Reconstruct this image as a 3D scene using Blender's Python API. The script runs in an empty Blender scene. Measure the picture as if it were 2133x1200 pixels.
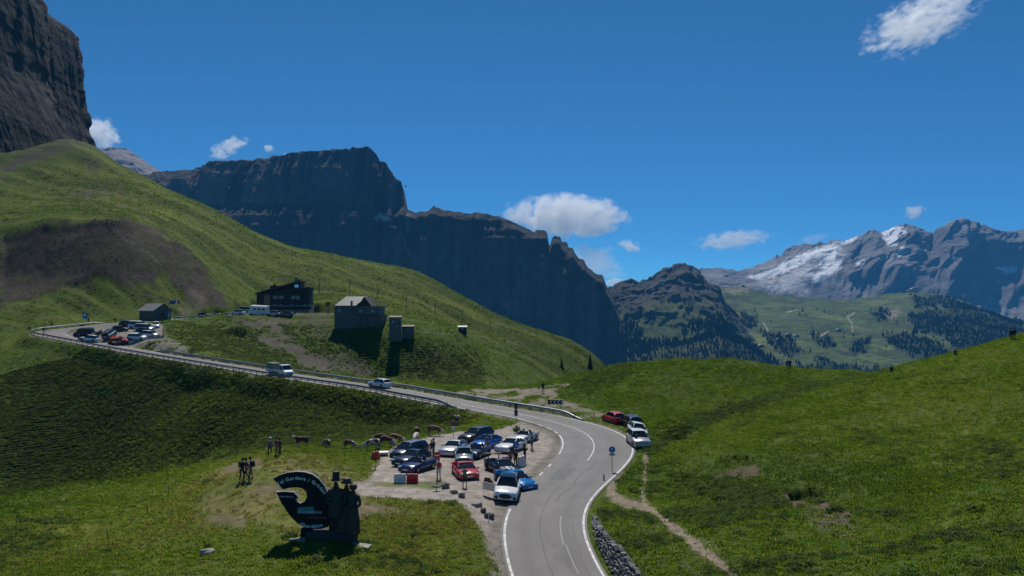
import bpy, bmesh, math, random
import numpy as np
from mathutils import Vector, Matrix
R = math.radians
random.seed(7); np.random.seed(7)
scene = bpy.context.scene
COL = scene.collection

# ------------------------------------------------------------------ camera, sky, sun, exposure
FPX, CX, CY, HORIZ = 1748.0, 1066.5, 600.0, 650.0       # picture 2133 x 1200
PITCH = math.atan((CY - HORIZ) / FPX)
CZ = 16.0
cam_d = bpy.data.cameras.new('camera'); cam = bpy.data.objects.new('camera', cam_d); COL.objects.link(cam)
cam.location = (0, 0, CZ); cam.rotation_euler = (math.pi/2 - PITCH, 0, 0)
cam_d.sensor_width = 36.0; cam_d.lens = 36.0*FPX/2133.0
cam_d.clip_start = 0.5; cam_d.clip_end = 90000
scene.camera = cam

SUN_EL, SUN_AZ = R(54), R(-4)        # azimuth from +Y towards +X
w = bpy.data.worlds.new('World'); scene.world = w; w.use_nodes = True
nt = w.node_tree; nt.nodes.clear()
wo = nt.nodes.new('ShaderNodeOutputWorld'); bg = nt.nodes.new('ShaderNodeBackground')
sk = nt.nodes.new('ShaderNodeTexSky'); sk.sky_type = 'NISHITA'; sk.sun_disc = False
sk.sun_elevation = SUN_EL; sk.sun_rotation = SUN_AZ; sk.altitude = 2600
sk.air_density = 0.6; sk.dust_density = 0.45; sk.ozone_density = 10.0
hs = nt.nodes.new('ShaderNodeMix'); hs.data_type = 'RGBA'; hs.blend_type = 'MULTIPLY'; hs.inputs['Factor'].default_value = 1.0; hs.inputs[7].default_value = (0.45, 1.03, 1.06, 1)
nt.links.new(sk.outputs[0], hs.inputs[6]); nt.links.new(hs.outputs[2], bg.inputs['Color'])
bg.inputs['Strength'].default_value = 0.096
nt.links.new(bg.outputs[0], wo.inputs['Surface'])
sl = bpy.data.lights.new('sun', 'SUN'); so = bpy.data.objects.new('sun', sl); COL.objects.link(so)
sl.energy = 4.2; sl.angle = R(0.53); sl.color = (1.0, 0.95, 0.86)
sdir = Vector((math.sin(SUN_AZ)*math.cos(SUN_EL), math.cos(SUN_AZ)*math.cos(SUN_EL), math.sin(SUN_EL)))
so.rotation_euler = sdir.to_track_quat('Z', 'Y').to_euler(); so.location = (0, 0, 300)
vs = scene.view_settings
vs.view_transform = 'Standard'; vs.look = 'None'; vs.exposure = 0.0; vs.gamma = 1.0; vs.use_curve_mapping = False
scene.render.engine = 'CYCLES'
cy = scene.cycles
cy.use_denoising = True
cy.max_bounces = 18; cy.diffuse_bounces = 2; cy.glossy_bounces = 3; cy.transmission_bounces = 4
cy.volume_bounces = 16; cy.transparent_max_bounces = 12; cy.volume_step_rate = 1.0; cy.volume_max_steps = 256
cy.sample_clamp_indirect = 6.0

# ------------------------------------------------------------------ picture <-> place
def P(px, py, d):
    """world point seen at pixel (px,py) of the photograph at forward distance d"""
    u = (px - CX)/FPX; v = (CY - py)/FPX
    yw = math.cos(PITCH) + math.sin(PITCH)*v; zw = v*math.cos(PITCH) - math.sin(PITCH)
    return Vector((u*d/yw, d, CZ + zw*d/yw))
def Pn(px, py, d):
    px = np.asarray(px, float); py = np.asarray(py, float); d = np.asarray(d, float)
    u = (px - CX)/FPX; v = (CY - py)/FPX
    yw = math.cos(PITCH) + math.sin(PITCH)*v; zw = v*math.cos(PITCH) - math.sin(PITCH)
    return np.stack([u*d/yw, d + 0*u, CZ + zw*d/yw], -1)
def to_px(X, Y, Z):
    zc = Z - CZ
    f = Y*math.cos(PITCH) - zc*math.sin(PITCH); up = Y*math.sin(PITCH) + zc*math.cos(PITCH)
    f = np.where(f > 0.1, f, 0.1)
    return CX + FPX*X/f, CY - FPX*up/f

# ------------------------------------------------------------------ noise (numpy)
def _h(ix, iy, iz, seed):
    n = (ix.astype(np.int64)*374761393 + iy.astype(np.int64)*668265263 + iz.astype(np.int64)*2147483647 + seed*1274126177) & 0xffffffff
    n = ((n ^ (n >> 13))*1274126177) & 0xffffffff
    n = ((n ^ (n >> 16))*2246822519) & 0xffffffff
    return ((n ^ (n >> 15)) & 0xffffff)/float(0xffffff)
def vnoise(x, y, z=None, seed=0):
    x = np.asarray(x, float); y = np.asarray(y, float)
    ix = np.floor(x); iy = np.floor(y); fx = x-ix; fy = y-iy
    fx = fx*fx*(3-2*fx); fy = fy*fy*(3-2*fy)
    if z is None:
        o = np.zeros_like(ix)
        a = _h(ix, iy, o, seed); b = _h(ix+1, iy, o, seed); c = _h(ix, iy+1, o, seed); d = _h(ix+1, iy+1, o, seed)
        return (a+(b-a)*fx)*(1-fy) + (c+(d-c)*fx)*fy
    z = np.asarray(z, float); iz = np.floor(z); fz = z-iz; fz = fz*fz*(3-2*fz)
    r = []
    for k in (0, 1):
        a = _h(ix, iy, iz+k, seed); b = _h(ix+1, iy, iz+k, seed); c = _h(ix, iy+1, iz+k, seed); d = _h(ix+1, iy+1, iz+k, seed)
        r.append((a+(b-a)*fx)*(1-fy) + (c+(d-c)*fx)*fy)
    return r[0]*(1-fz) + r[1]*fz
def fbm(x, y, z=None, o=4, seed=0, lac=2.03, g=0.5):
    s = 0; a = 1.0; t = 0; f = 1.0
    for k in range(o):
        s = s + a*(vnoise(x*f, y*f, None if z is None else z*f, seed+k*17)-0.5)*2; t += a; a *= g; f *= lac
    return s/t
def ridged(x, y, z=None, o=4, seed=0):
    s = 0; a = 1.0; t = 0; f = 1.0
    for k in range(o):
        n = vnoise(x*f, y*f, None if z is None else z*f, seed+k*31)
        s = s + a*(1-np.abs(2*n-1)); t += a; a *= 0.5; f *= 2.1
    return s/t
def sstep(a, b, x):
    t = np.clip((x-a)/(b-a), 0, 1); return t*t*(3-2*t)
def poly_sd(px, py, poly):
    """signed distance (inside positive) of points to a polygon"""
    P_ = np.asarray(poly, float); n = len(P_)
    best = np.full(px.shape, 1e18); inside = np.zeros(px.shape, bool)
    for i in range(n):
        a = P_[i]; b = P_[(i+1) % n]; e = b-a; L = e@e
        t = np.clip(((px-a[0])*e[0]+(py-a[1])*e[1])/max(L, 1e-9), 0, 1)
        dx = px-a[0]-t*e[0]; dy = py-a[1]-t*e[1]
        best = np.minimum(best, dx*dx+dy*dy)
        c = ((a[1] > py) != (b[1] > py))
        if abs(e[1]) > 1e-9:
            inside ^= c & (px < a[0]+(py-a[1])*e[0]/e[1])
    d = np.sqrt(best); return np.where(inside, d, -d)
def line_d(px, py, pts):
    P_ = np.asarray(pts, float); best = np.full(px.shape, 1e18)
    for i in range(len(P_)-1):
        a = P_[i]; b = P_[i+1]; e = b-a; L = e@e
        t = np.clip(((px-a[0])*e[0]+(py-a[1])*e[1])/max(L, 1e-9), 0, 1)
        best = np.minimum(best, (px-a[0]-t*e[0])**2+(py-a[1]-t*e[1])**2)
    return np.sqrt(best)

# ------------------------------------------------------------------ objects
def link(o, parent=None):
    COL.objects.link(o)
    if parent is not None: o.parent = parent
    return o
def tag(o, label=None, cat=None, group=None, kind=None):
    if label: o['label'] = label
    if cat: o['category'] = cat
    if group: o['group'] = group
    if kind: o['kind'] = kind
    return o
def empty(name, loc=(0, 0, 0), rz=0):
    o = bpy.data.objects.new(name, None); COL.objects.link(o); o.location = loc; o.rotation_euler = (0, 0, rz); o.empty_display_size = 0.3
    return o
def grid_mesh(name, V, nr, nc, closed=False):
    me = bpy.data.meshes.new(name)
    V = np.asarray(V, np.float32).reshape(-1, 3)
    r = np.arange(nr-1)[:, None]; ncc = nc if closed else nc-1
    c = np.arange(ncc)[None, :]; c1 = (c+1) % nc
    F = np.stack([r*nc+c, r*nc+c1, (r+1)*nc+c1, (r+1)*nc+c], -1).reshape(-1, 4)
    me.vertices.add(len(V)); me.vertices.foreach_set('co', V.ravel())
    me.loops.add(F.size); me.loops.foreach_set('vertex_index', F.ravel().astype(np.int32))
    me.polygons.add(len(F)); me.polygons.foreach_set('loop_start', (np.arange(len(F))*4).astype(np.int32))
    me.polygons.foreach_set('loop_total', np.full(len(F), 4, np.int32))
    me.polygons.foreach_set('use_smooth', np.ones(len(F), bool))
    me.update(calc_edges=True); return me
def set_col(me, rgb, name='Col'):
    a = me.attributes.new(name, 'FLOAT_COLOR', 'POINT')
    rgb = np.asarray(rgb, np.float32).reshape(-1, 3)
    a.data.foreach_set('color', np.concatenate([rgb, np.ones((len(rgb), 1), np.float32)], 1).ravel())
class MB:
    """collects shapes into one mesh"""
    def __init__(s): s.v = []; s.f = []; s.m = []; s.smooth = []
    def add(s, vs_, fs_, mi=0, sm=False):
        b = len(s.v); s.v += [tuple(v) for v in vs_]
        for f in fs_: s.f.append([i+b for i in f]); s.m.append(mi); s.smooth.append(sm)
    def box(s, c, d, mi=0, rz=0.0, M=None, taper=1.0):
        x, y, z = d[0]/2, d[1]/2, d[2]/2
        vs_ = []
        for sz in (-1, 1):
            t = taper if sz > 0 else 1.0
            for sx, sy in ((-1, -1), (1, -1), (1, 1), (-1, 1)): vs_.append(Vector((sx*x*t, sy*y*t, sz*z)))
        Rm = Matrix.Rotation(rz, 4, 'Z') if M is None else M
        vs_ = [Rm @ v + Vector(c) for v in vs_]
        s.add(vs_, [(3, 2, 1, 0), (4, 5, 6, 7), (0, 1, 5, 4), (1, 2, 6, 5), (2, 3, 7, 6), (3, 0, 4, 7)], mi)
    def tube(s, a, b, r, r2=None, n=8, mi=0, caps=True, sm=True):
        a = Vector(a); b = Vector(b); r2 = r if r2 is None else r2
        q = (b-a).to_track_quat('Z', 'Y'); vs_ = []
        for p, rr in ((a, r), (b, r2)):
            for k in range(n):
                t = 2*math.pi*k/n; vs_.append(p + q @ Vector((rr*math.cos(t), rr*math.sin(t), 0)))
        s.add(vs_, [(k, (k+1) % n, n+(k+1) % n, n+k) for k in range(n)], mi, sm)
        if caps:
            b0 = len(s.v)-2*n
            s.f.append([b0+k for k in reversed(range(n))]); s.m.append(mi); s.smooth.append(False)
            s.f.append([b0+n+k for k in range(n)]); s.m.append(mi); s.smooth.append(False)
    def lathe(s, prof, n=16, mi=0, c=(0, 0, 0), sx=1.0, sy=1.0, sm=True, M=None):
        vs_ = []
        for r, z in prof:
            for k in range(n):
                t = 2*math.pi*k/n; v = Vector((r*math.cos(t)*sx, r*math.sin(t)*sy, z))
                vs_.append((M @ v if M else v)+Vector(c))
        fs_ = []
        for i in range(len(prof)-1):
            for k in range(n): fs_.append((i*n+k, i*n+(k+1) % n, (i+1)*n+(k+1) % n, (i+1)*n+k))
        fs_.append(tuple(reversed(range(n)))); fs_.append(tuple((len(prof)-1)*n+k for k in range(n)))
        s.add(vs_, fs_, mi, sm)
    def prism(s, poly, d, mi=0, M=None, sm=False):
        """2-D outline (x,z) extruded along y from -d/2 to d/2"""
        n = len(poly); vs_ = [Vector((x, -d/2, z)) for x, z in poly]+[Vector((x, d/2, z)) for x, z in poly]
        if M: vs_ = [M @ v for v in vs_]
        s.add(vs_, [tuple(range(n)), tuple(reversed(range(n, 2*n)))]+[(k, n+k, n+(k+1) % n, (k+1) % n) for k in range(n)], mi, sm)
    def quad(s, a, b, c, d, mi=0): s.add([a, b, c, d], [(0, 1, 2, 3)], mi)
    def mesh(s, name, mats):
        me = bpy.data.meshes.new(name); me.from_pydata(s.v, [], s.f)
        for m in (mats if isinstance(mats, (list, tuple)) else [mats]): me.materials.append(m)
        me.polygons.foreach_set('material_index', s.m); me.polygons.foreach_set('use_smooth', s.smooth); me.update()
        return me
    def build(s, name, mats, parent=None, fix=False):
        me = s.mesh(name, mats)
        if fix:
            b = bmesh.new(); b.from_mesh(me); bmesh.ops.remove_doubles(b, verts=b.verts, dist=1e-4); bmesh.ops.recalc_face_normals(b, faces=b.faces); b.to_mesh(me); b.free()
        return link(bpy.data.objects.new(name, me), parent)
def copy_tree(o, parent=None):
    c = o.copy(); COL.objects.link(c); c.parent = parent
    for ch in list(o.children): copy_tree(ch, c)
    return c

# ------------------------------------------------------------------ materials
MATS = {}
def mat(name, col=(0.5, 0.5, 0.5), rough=0.6, metal=0.0, noise=0.0, nscale=3.0, bump=0.0, coat=0.0, spec=0.5, alpha=1.0, trans=0.0, coords='Object', emit=None):
    if name in MATS: return MATS[name]
    m = bpy.data.materials.new(name); m.use_nodes = True; nt = m.node_tree; b = nt.nodes['Principled BSDF']
    b.inputs['Base Color'].default_value = (*col, 1); b.inputs['Roughness'].default_value = rough; b.inputs['Metallic'].default_value = metal
    b.inputs['Specular IOR Level'].default_value = spec
    if coat: b.inputs['Coat Weight'].default_value = coat; b.inputs['Coat Roughness'].default_value = 0.04
    if trans: b.inputs['Transmission Weight'].default_value = trans
    if noise or bump:
        tc = nt.nodes.new('ShaderNodeTexCoord'); nz = nt.nodes.new('ShaderNodeTexNoise'); nz.inputs['Scale'].default_value = nscale; nz.inputs['Detail'].default_value = 5
        nt.links.new(tc.outputs[coords], nz.inputs['Vector'])
        if noise:
            mp = nt.nodes.new('ShaderNodeMapRange'); mp.inputs['From Min'].default_value = 0.3; mp.inputs['From Max'].default_value = 0.7
            mp.inputs['To Min'].default_value = 1-noise; mp.inputs['To Max'].default_value = 1+noise*0.6
            mx = nt.nodes.new('ShaderNodeMix'); mx.data_type = 'RGBA'; mx.blend_type = 'MULTIPLY'; mx.inputs['Factor'].default_value = 1
            mx.inputs[6].default_value = (*col, 1); nt.links.new(nz.outputs['Fac'], mp.inputs['Value']); nt.links.new(mp.outputs[0], mx.inputs[7]); nt.links.new(mx.outputs[2], b.inputs['Base Color'])
        if bump:
            bp = nt.nodes.new('ShaderNodeBump'); bp.inputs['Strength'].default_value = bump; bp.inputs['Distance'].default_value = 0.05
            nt.links.new(nz.outputs['Fac'], bp.inputs['Height']); nt.links.new(bp.outputs[0], b.inputs['Normal'])
    MATS[name] = m; return m
def vcol_mat(name, rough=0.95, scales=((1.0, 0.25),), bump=None, spec=0.1):
    """colour from the Col attribute, broken up by noise in world space; bump = [(scale, strength, distance)]"""
    m = bpy.data.materials.new(name); m.use_nodes = True; nt = m.node_tree; b = nt.nodes['Principled BSDF']
    b.inputs['Roughness'].default_value = rough; b.inputs['Specular IOR Level'].default_value = spec
    at = nt.nodes.new('ShaderNodeAttribute'); at.attribute_name = 'Col'
    ge = nt.nodes.new('ShaderNodeNewGeometry'); cur = at.outputs['Color']
    for sc, am in scales:
        nz = nt.nodes.new('ShaderNodeTexNoise'); nz.inputs['Scale'].default_value = sc; nz.inputs['Detail'].default_value = 4; nz.inputs['Roughness'].default_value = 0.6
        nt.links.new(ge.outputs['Position'], nz.inputs['Vector'])
        mp = nt.nodes.new('ShaderNodeMapRange'); mp.inputs['From Min'].default_value = 0.3; mp.inputs['From Max'].default_value = 0.7
        mp.inputs['To Min'].default_value = 1-am; mp.inputs['To Max'].default_value = 1+am
        nt.links.new(nz.outputs['Fac'], mp.inputs['Value'])
        mx = nt.nodes.new('ShaderNodeMix'); mx.data_type = 'RGBA'; mx.blend_type = 'MULTIPLY'; mx.inputs['Factor'].default_value = 1
        nt.links.new(cur, mx.inputs[6]); nt.links.new(mp.outputs[0], mx.inputs[7]); cur = mx.outputs[2]
    nt.links.new(cur, b.inputs['Base Color'])
    prev = None
    for sc, st, di in (bump or []):
        nz = nt.nodes.new('ShaderNodeTexNoise'); nz.inputs['Scale'].default_value = sc; nz.inputs['Detail'].default_value = 5; nz.inputs['Roughness'].default_value = 0.65
        nt.links.new(ge.outputs['Position'], nz.inputs['Vector'])
        bp = nt.nodes.new('ShaderNodeBump'); bp.inputs['Strength'].default_value = st; bp.inputs['Distance'].default_value = di
        nt.links.new(nz.outputs['Fac'], bp.inputs['Height'])
        if prev: nt.links.new(prev, bp.inputs['Normal'])
        prev = bp.outputs[0]
    if prev: nt.links.new(prev, b.inputs['Normal'])
    return m
# ================================================================== the ground
# road centre line (photo pixel, forward distance)
def hd(py, h): return FPX*h/(py-HORIZ)
ROADC = [(1400, 1560, hd(1560, 17.9)), (1300, 1420, hd(1420, 17.2)), (1222, 1310, hd(1310, 16.7)), (1162, 1200, hd(1200, 16.2)), (1138, 1135, hd(1135, 15.8)), (1133, 1085, hd(1085, 15.4)),
         (1150, 1040, hd(1040, 15.1)), (1190, 1000, hd(1000, 14.9)), (1222, 970, hd(970, 14.8)), (1244, 940, hd(940, 14.7)), (1240, 915, hd(915, 14.5)),
         (1214, 896, hd(896, 14.25)), (1166, 880, hd(880, 14.0)), (1105, 866, hd(866, 13.8)), (1030, 853, hd(853, 13.55)), (962, 841, hd(841, 13.3)),
         (870, 825, 131), (794, 811, 140), (690, 796, 149), (595, 782, 158), (500, 767, 168), (400, 751, 179), (300, 735, 189), (200, 717, 197.5), (132, 703, 202.5),
         (102, 696, 208), (120, 688, 214.5), (175, 680.5, 220), (240, 674, 227), (300, 669, 235), (345, 667, 242), (420, 661, 253), (480, 655.5, 259), (560, 651.5, 262), (650, 651, 264), (720, 652.5, 268)]
def catmull(pts, step):
    pts = [np.asarray(p, float) for p in pts]; out = []
    for i in range(len(pts)-1):
        p0 = pts[max(i-1, 0)]; p1 = pts[i]; p2 = pts[i+1]; p3 = pts[min(i+2, len(pts)-1)]
        n = max(2, int(np.linalg.norm(p2-p1)/step))
        for k in range(n):
            t = k/n
            out.append(0.5*((2*p1)+(-p0+p2)*t+(2*p0-5*p1+4*p2-p3)*t*t+(-p0+3*p1-3*p2+p3)*t**3))
    out.append(pts[-1]); return np.array(out)
ROAD = catmull([P(*c) for c in ROADC], 1.2)
# smooth the height profile a little
for _ in range(30): ROAD[1:-1, 2] = (ROAD[:-2, 2]+2*ROAD[1:-1, 2]+ROAD[2:, 2])/4
for _ in range(4): ROAD[1:-1, :2] = (ROAD[:-2, :2]+2*ROAD[1:-1, :2]+ROAD[2:, :2])/4
_t = np.gradient(ROAD[:, :2], axis=0); _t /= np.linalg.norm(_t, axis=1)[:, None]
ROAD_T = _t; ROAD_N = np.stack([-_t[:, 1], _t[:, 0]], 1)       # left of travel
ROAD_S = np.concatenate([[0], np.cumsum(np.linalg.norm(np.diff(ROAD[:, :2], axis=0), axis=1))])
_rpx, _rpy = to_px(ROAD[:, 0], ROAD[:, 1], ROAD[:, 2])
def road_i(px, py): return int(np.argmin((_rpx-px)**2+((_rpy-py)*2)**2))
I_WALL = road_i(1140, 1075); I_CURVE = road_i(1244, 930); I_APEX = int(np.argmin(ROAD[:, 0]))
HW = 2.75+1.0*np.exp(-((np.arange(len(ROAD))-I_CURVE)/14.0)**2)+0.9*np.exp(-((np.arange(len(ROAD))-I_APEX)/8.0)**2)
HW = np.where(np.arange(len(ROAD)) > I_CURVE, np.maximum(HW, 3.0), HW)

# control points of the terrain: (pixel x, pixel y, distance) and (pixel x, distance, z below camera)
CP = [(-300,1200,48),(-300,1050,75),(0,1200,50),(0,1060,76),(200,1200,49),(120,1110,62),(224,1120,62),(400,1200,48),(150,1010,85),(307,1062,72),(351,1025,79),(382,995,86),(420,965,94),
 (515,1000,67),(570,950,83),(450,1060,62),(665,1122,54),(600,1010,66),(700,960,80),(628,927,108),(728,937,110),(780,945,100),(0,1400,38),(500,1400,37),(900,1400,38),(1600,1500,32),(2133,1500,28),
 (0,800,180),(0,900,163),(-300,900,160),(200,800,180),(200,900,166),(100,800,181),(100,722,195),(60,716,201),(400,820,166),(400,900,150),(300,790,174),(300,900,158),(600,850,143),(600,895,135),(800,860,132),(800,896,122),(960,872,116),(1060,886,107),
 (800,1100,58),(1000,1150,53.5),(900,1200,49.5),(1020,1200,50.5),(830,1000,72.5),(900,940,86),(1000,1010,71),(1050,950,84.5),(1100,920,94),(940,903,104),(760,1025,67),(880,1050,64),(700,1050,61),(1000,1070,62.5),
 (1345,925,94),(1340,880,108),(1280,850,119),(1200,850,118),(1130,820,128),(1050,815,140),(1000,808,146),(1180,790,140),(1290,758,145),(1400,748,150),(1520,750,152),(1643,766,155),(1760,772,158),(1830,778,150),
 (1400,800,130),(1400,870,105),(1550,800,135),(1550,838,121),(1420,920,92),(1420,1000,74.5),(1700,800,140),(1350,965,84),(1500,880,98),(1600,850,103),(1700,820,110),(1830,782,120),(1990,738,125),(2133,698,130),(2300,660,130),
 (1350,1050,67),(1300,1120,56.5),(1340,1200,47.5),(1265,1060,65),(1310,985,77.5),(1500,1200,46),(1700,1200,43),(2133,1200,38),(2133,1000,55),(2133,850,80),(2400,1000,50),(1500,1050,62),(1500,960,76),(1700,1050,58),(1700,950,75),(1900,900,80),(1900,1050,54),(1400,1300,41),(1500,1400,37),
 (350,735,187),(450,700,222),(450,668,240),(500,662,246),(500,720,217),(560,740,216),(620,760,215),(650,660,249),(700,662,246),(560,657,249),(700,720,229),(700,770,217),(780,686,236),(780,740,228),(780,790,219),(880,698,236),(880,760,225),(880,800,215),
 (960,690,250),(960,760,230),(980,800,212),(1050,760,260),(1050,795,233),(1150,790,280),(1200,780,300),
 (0,672,232),(-300,660,240),(100,664,234),(200,663,240),(300,658,246),(400,652,260),(0,580,265),(0,490,290),(100,465,282),(230,452,278),(350,490,292),(430,560,288),(475,625,272),(200,560,258),(350,580,268),(100,580,258),
 (0,440,345),(0,360,430),(-300,400,430),(-300,250,520),(100,400,400),(140,292,490),(60,315,490),(230,420,360),(200,312,495),(330,390,470),(480,470,450),(640,540,425),(710,556,415),(780,562,410),(900,591,400),(1000,650,385),(1100,700,370),(1200,735,355),(1260,761,340),
 (480,560,330),(480,610,285),(640,600,320),(640,640,272),(780,620,310),(780,650,265),(900,660,290),(900,625,340),(1000,720,285),(1000,690,320),(1100,750,290),(560,645,268)]
CW = [(0,122,-30),(0,146,-31),(200,128,-29),(200,150,-31),(350,125,-26),(400,140,-26),(500,125,-21),(500,138,-23),(620,126,-19.3),(-300,130,-30),
 (1290,200,-30),(1400,200,-28),(1640,205,-30),(1830,200,-28),(2000,190,-24),(2133,190,-18),(1180,190,-25),(1100,200,-24),(1420,99,-15.7),(1500,108,-15.1),(1600,114,-14.1),(1700,121,-13.2),(1990,160,-12),(2133,160,-9),(2300,170,-6),
 (700,182,-15.6),(900,172,-17),(550,180,-12.8),(330,560,20),(480,530,0),(640,500,-20),(780,490,-25),(900,480,-40),(1000,470,-60),(1100,450,-70),(1260,420,-70),(200,620,70),(0,600,105),(-300,650,110),
 (1400,350,-90),(1700,350,-90),(2133,350,-70),(2500,300,-40),(1260,600,-150),(600,700,-120),(1000,700,-150),(2133,700,-150),(200,850,60),(-300,900,100),(1500,850,-200),(800,900,-200)]
pts = [P(*c) for c in CP]
for px, d, z in CW:
    pts.append(Vector(((px-CX)/FPX*d, d, CZ+z)))
for i in range(0, len(ROAD), 8): pts.append(Vector(ROAD[i]))
for a in range(-60, 61, 20):
    for r_, z_ in ((8, -19), (22, -17.5)): pts.append(Vector((r_*math.sin(R(a)), r_*math.cos(R(a)), CZ+z_+a*0.03)))
pts = np.array([tuple(p) for p in pts])
WARP = 2.2
def warp(X, Y):
    r = np.sqrt(X*X+Y*Y); return np.stack([np.arctan2(X, Y)*WARP, np.log(np.maximum(r, 1.0))*1.6], -1)
_q = warp(pts[:, 0], pts[:, 1]); _c2 = 0.03**2
def _phi(d2): return np.sqrt(d2+_c2)
_A = _phi(((_q[:, None, :]-_q[None, :, :])**2).sum(-1)) - np.eye(len(_q))*0.004
_n = len(_q); _M = np.zeros((_n+3, _n+3)); _M[:_n, :_n] = _A; _M[:_n, _n] = 1; _M[_n, :_n] = 1; _M[:_n, _n+1:] = _q; _M[_n+1:, :_n] = _q.T
_wt = np.linalg.solve(_M, np.concatenate([pts[:, 2], [0, 0, 0]]))
LOT = [(765,1002),(782,970),(812,930),(900,906),(960,898),(1040,893),(1085,888),(1150,905),(1172,935),(1125,992),(1085,1040),(1052,1090),(1050,1130),(1020,1120),(1000,1080),(960,1045),(860,1040),(770,1035)]
LOTW = np.array([P(x, y, hd(y, 14.6))[:2] for x, y in LOT])
# the upper car park inside the hairpin
LOT2 = [(120,697,206),(170,686,216),(240,678,224),(300,674,230),(338,678,228),(342,702,203),(268,716,196),(200,712,200),(140,703,203)]
LOT2W = np.array([P(*c)[:2] for c in LOT2])
_L2 = np.array([tuple(P(*c)) for c in LOT2]); _l2c = np.linalg.lstsq(np.c_[_L2[:, :2], np.ones(len(_L2))], _L2[:, 2], rcond=None)[0]
# the terrace in front of the inn
TERW = np.array([P(*c)[:2] for c in [(470,657,254),(500,659.5,250),(640,659.5,250),(690,661,250),(690,652,270),(660,650,285),(540,650,285),(480,655,262)]]); TERZ = CZ-1.05

def road_near(X, Y):
    """distance to road centre line, side offset (left +), road height, index"""
    sh = X.shape; X = X.ravel().astype(np.float32); Y = Y.ravel().astype(np.float32)
    D = np.full(X.shape, 1e6, np.float32); I = np.zeros(X.shape, np.int32)
    sel = np.where((Y > 20) & (Y < 320) & (np.abs(X) < 180))[0]
    rx = ROAD[:, 0].astype(np.float32); ry = ROAD[:, 1].astype(np.float32)
    for k in range(0, len(sel), 40000):
        s = sel[k:k+40000]
        d2 = (X[s, None]-rx)**2+(Y[s, None]-ry)**2
        i = np.argmin(d2, 1); I[s] = i; D[s] = np.sqrt(d2[np.arange(len(s)), i])
    off = (X-ROAD[I, 0])*ROAD_N[I, 0]+(Y-ROAD[I, 1])*ROAD_N[I, 1]
    al = (X-ROAD[I, 0])*ROAD_T[I, 0]+(Y-ROAD[I, 1])*ROAD_T[I, 1]
    slope = np.gradient(ROAD[:, 2], ROAD_S)
    RZ = ROAD[I, 2]+slope[I]*np.clip(al, -2, 2)
    return D.reshape(sh), off.reshape(sh), RZ.reshape(sh), I.reshape(sh)
def base_z(X, Y):
    sh = X.shape; X = X.ravel(); Y = Y.ravel(); out = np.zeros(X.shape)
    for k in range(0, len(X), 30000):
        q = warp(X[k:k+30000], Y[k:k+30000])
        d2 = (q[:, None, 0]-_q[None, :, 0])**2+(q[:, None, 1]-_q[None, :, 1])**2
        out[k:k+30000] = _phi(d2) @ _wt[:_n] + _wt[_n] + q @ _wt[_n+1:]
    return out.reshape(sh)
def ground_z(X, Y, detail=True, info=None):
    X = np.asarray(X, float); Y = np.asarray(Y, float); one = X.ndim == 0
    X = np.atleast_1d(X); Y = np.atleast_1d(Y)
    z = base_z(X, Y); r = np.sqrt(X*X+Y*Y)
    D, off, RZ, I = road_near(X, Y)
    lot = poly_sd(X, Y, LOTW); lot2 = poly_sd(X, Y, LOT2W); ter = poly_sd(X, Y, TERW)
    hw = HW[I]
    free = sstep(hw+0.5, hw+6, D)*sstep(0, 5, -lot)*sstep(0, 4, -lot2)*sstep(0, 4, -ter)
    if detail:
        z = z+free*(fbm(X/14, Y/14, o=3, seed=3)*0.55*np.minimum(1, r/60)+fbm(X/60, Y/60, o=3, seed=9)*1.6*sstep(120, 300, r))
        z = z+(0.25+0.75*free)*fbm(X/2.6, Y/2.6, o=3, seed=5)*0.10
        # downhill gullies and ribs on the far slopes
        z = z+free*sstep(220, 330, r)*(ridged(X/34+Y/90, Y/160, o=3, seed=21)-0.5)*3.0
    z = z*sstep(0, 5, -lot)+(1-sstep(0, 5, -lot))*(CZ-14.6+fbm(X/5, Y/5, o=2, seed=4)*0.03)
    zl2 = _l2c[0]*X+_l2c[1]*Y+_l2c[2]
    k = sstep(0, 4, -lot2); z = z*k+(1-k)*zl2
    k = sstep(0, 4, -ter); z = z*k+(1-k)*TERZ
    wk = (off < 0)*sstep(I_WALL+4, I_WALL-10, I.astype(float))
    k = sstep(0.35, 4.5-2.3*wk, D-hw)
    z = z*k+(RZ-0.06)*(1-k)
    if info is not None: info.update(D=D, off=off, I=I, lot=lot, lot2=lot2, ter=ter, free=free, hw=hw)
    return float(z[0]) if one else z
def gz(x, y): return ground_z(np.float64(x), np.float64(y))
def on_ground(px, py, d0=40, d1=500):
    """first hit of the ray through a pixel with the ground"""
    ds = np.exp(np.linspace(math.log(d0), math.log(d1), 500)); q = Pn(np.full(500, px), np.full(500, py), ds)
    g = ground_z(q[:, 0], q[:, 1]); h = np.where(q[:, 2] <= g)[0]
    if len(h) == 0: return Vector(q[-1])
    i = h[0]; a, b = (ds[max(i-1, 0)], ds[i])
    for _ in range(14):
        m = (a+b)/2; p = P(px, py, m)
        if p.z <= gz(p.x, p.y): b = m
        else: a = m
    p = P(px, py, b); return Vector((p.x, p.y, gz(p.x, p.y)))

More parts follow.
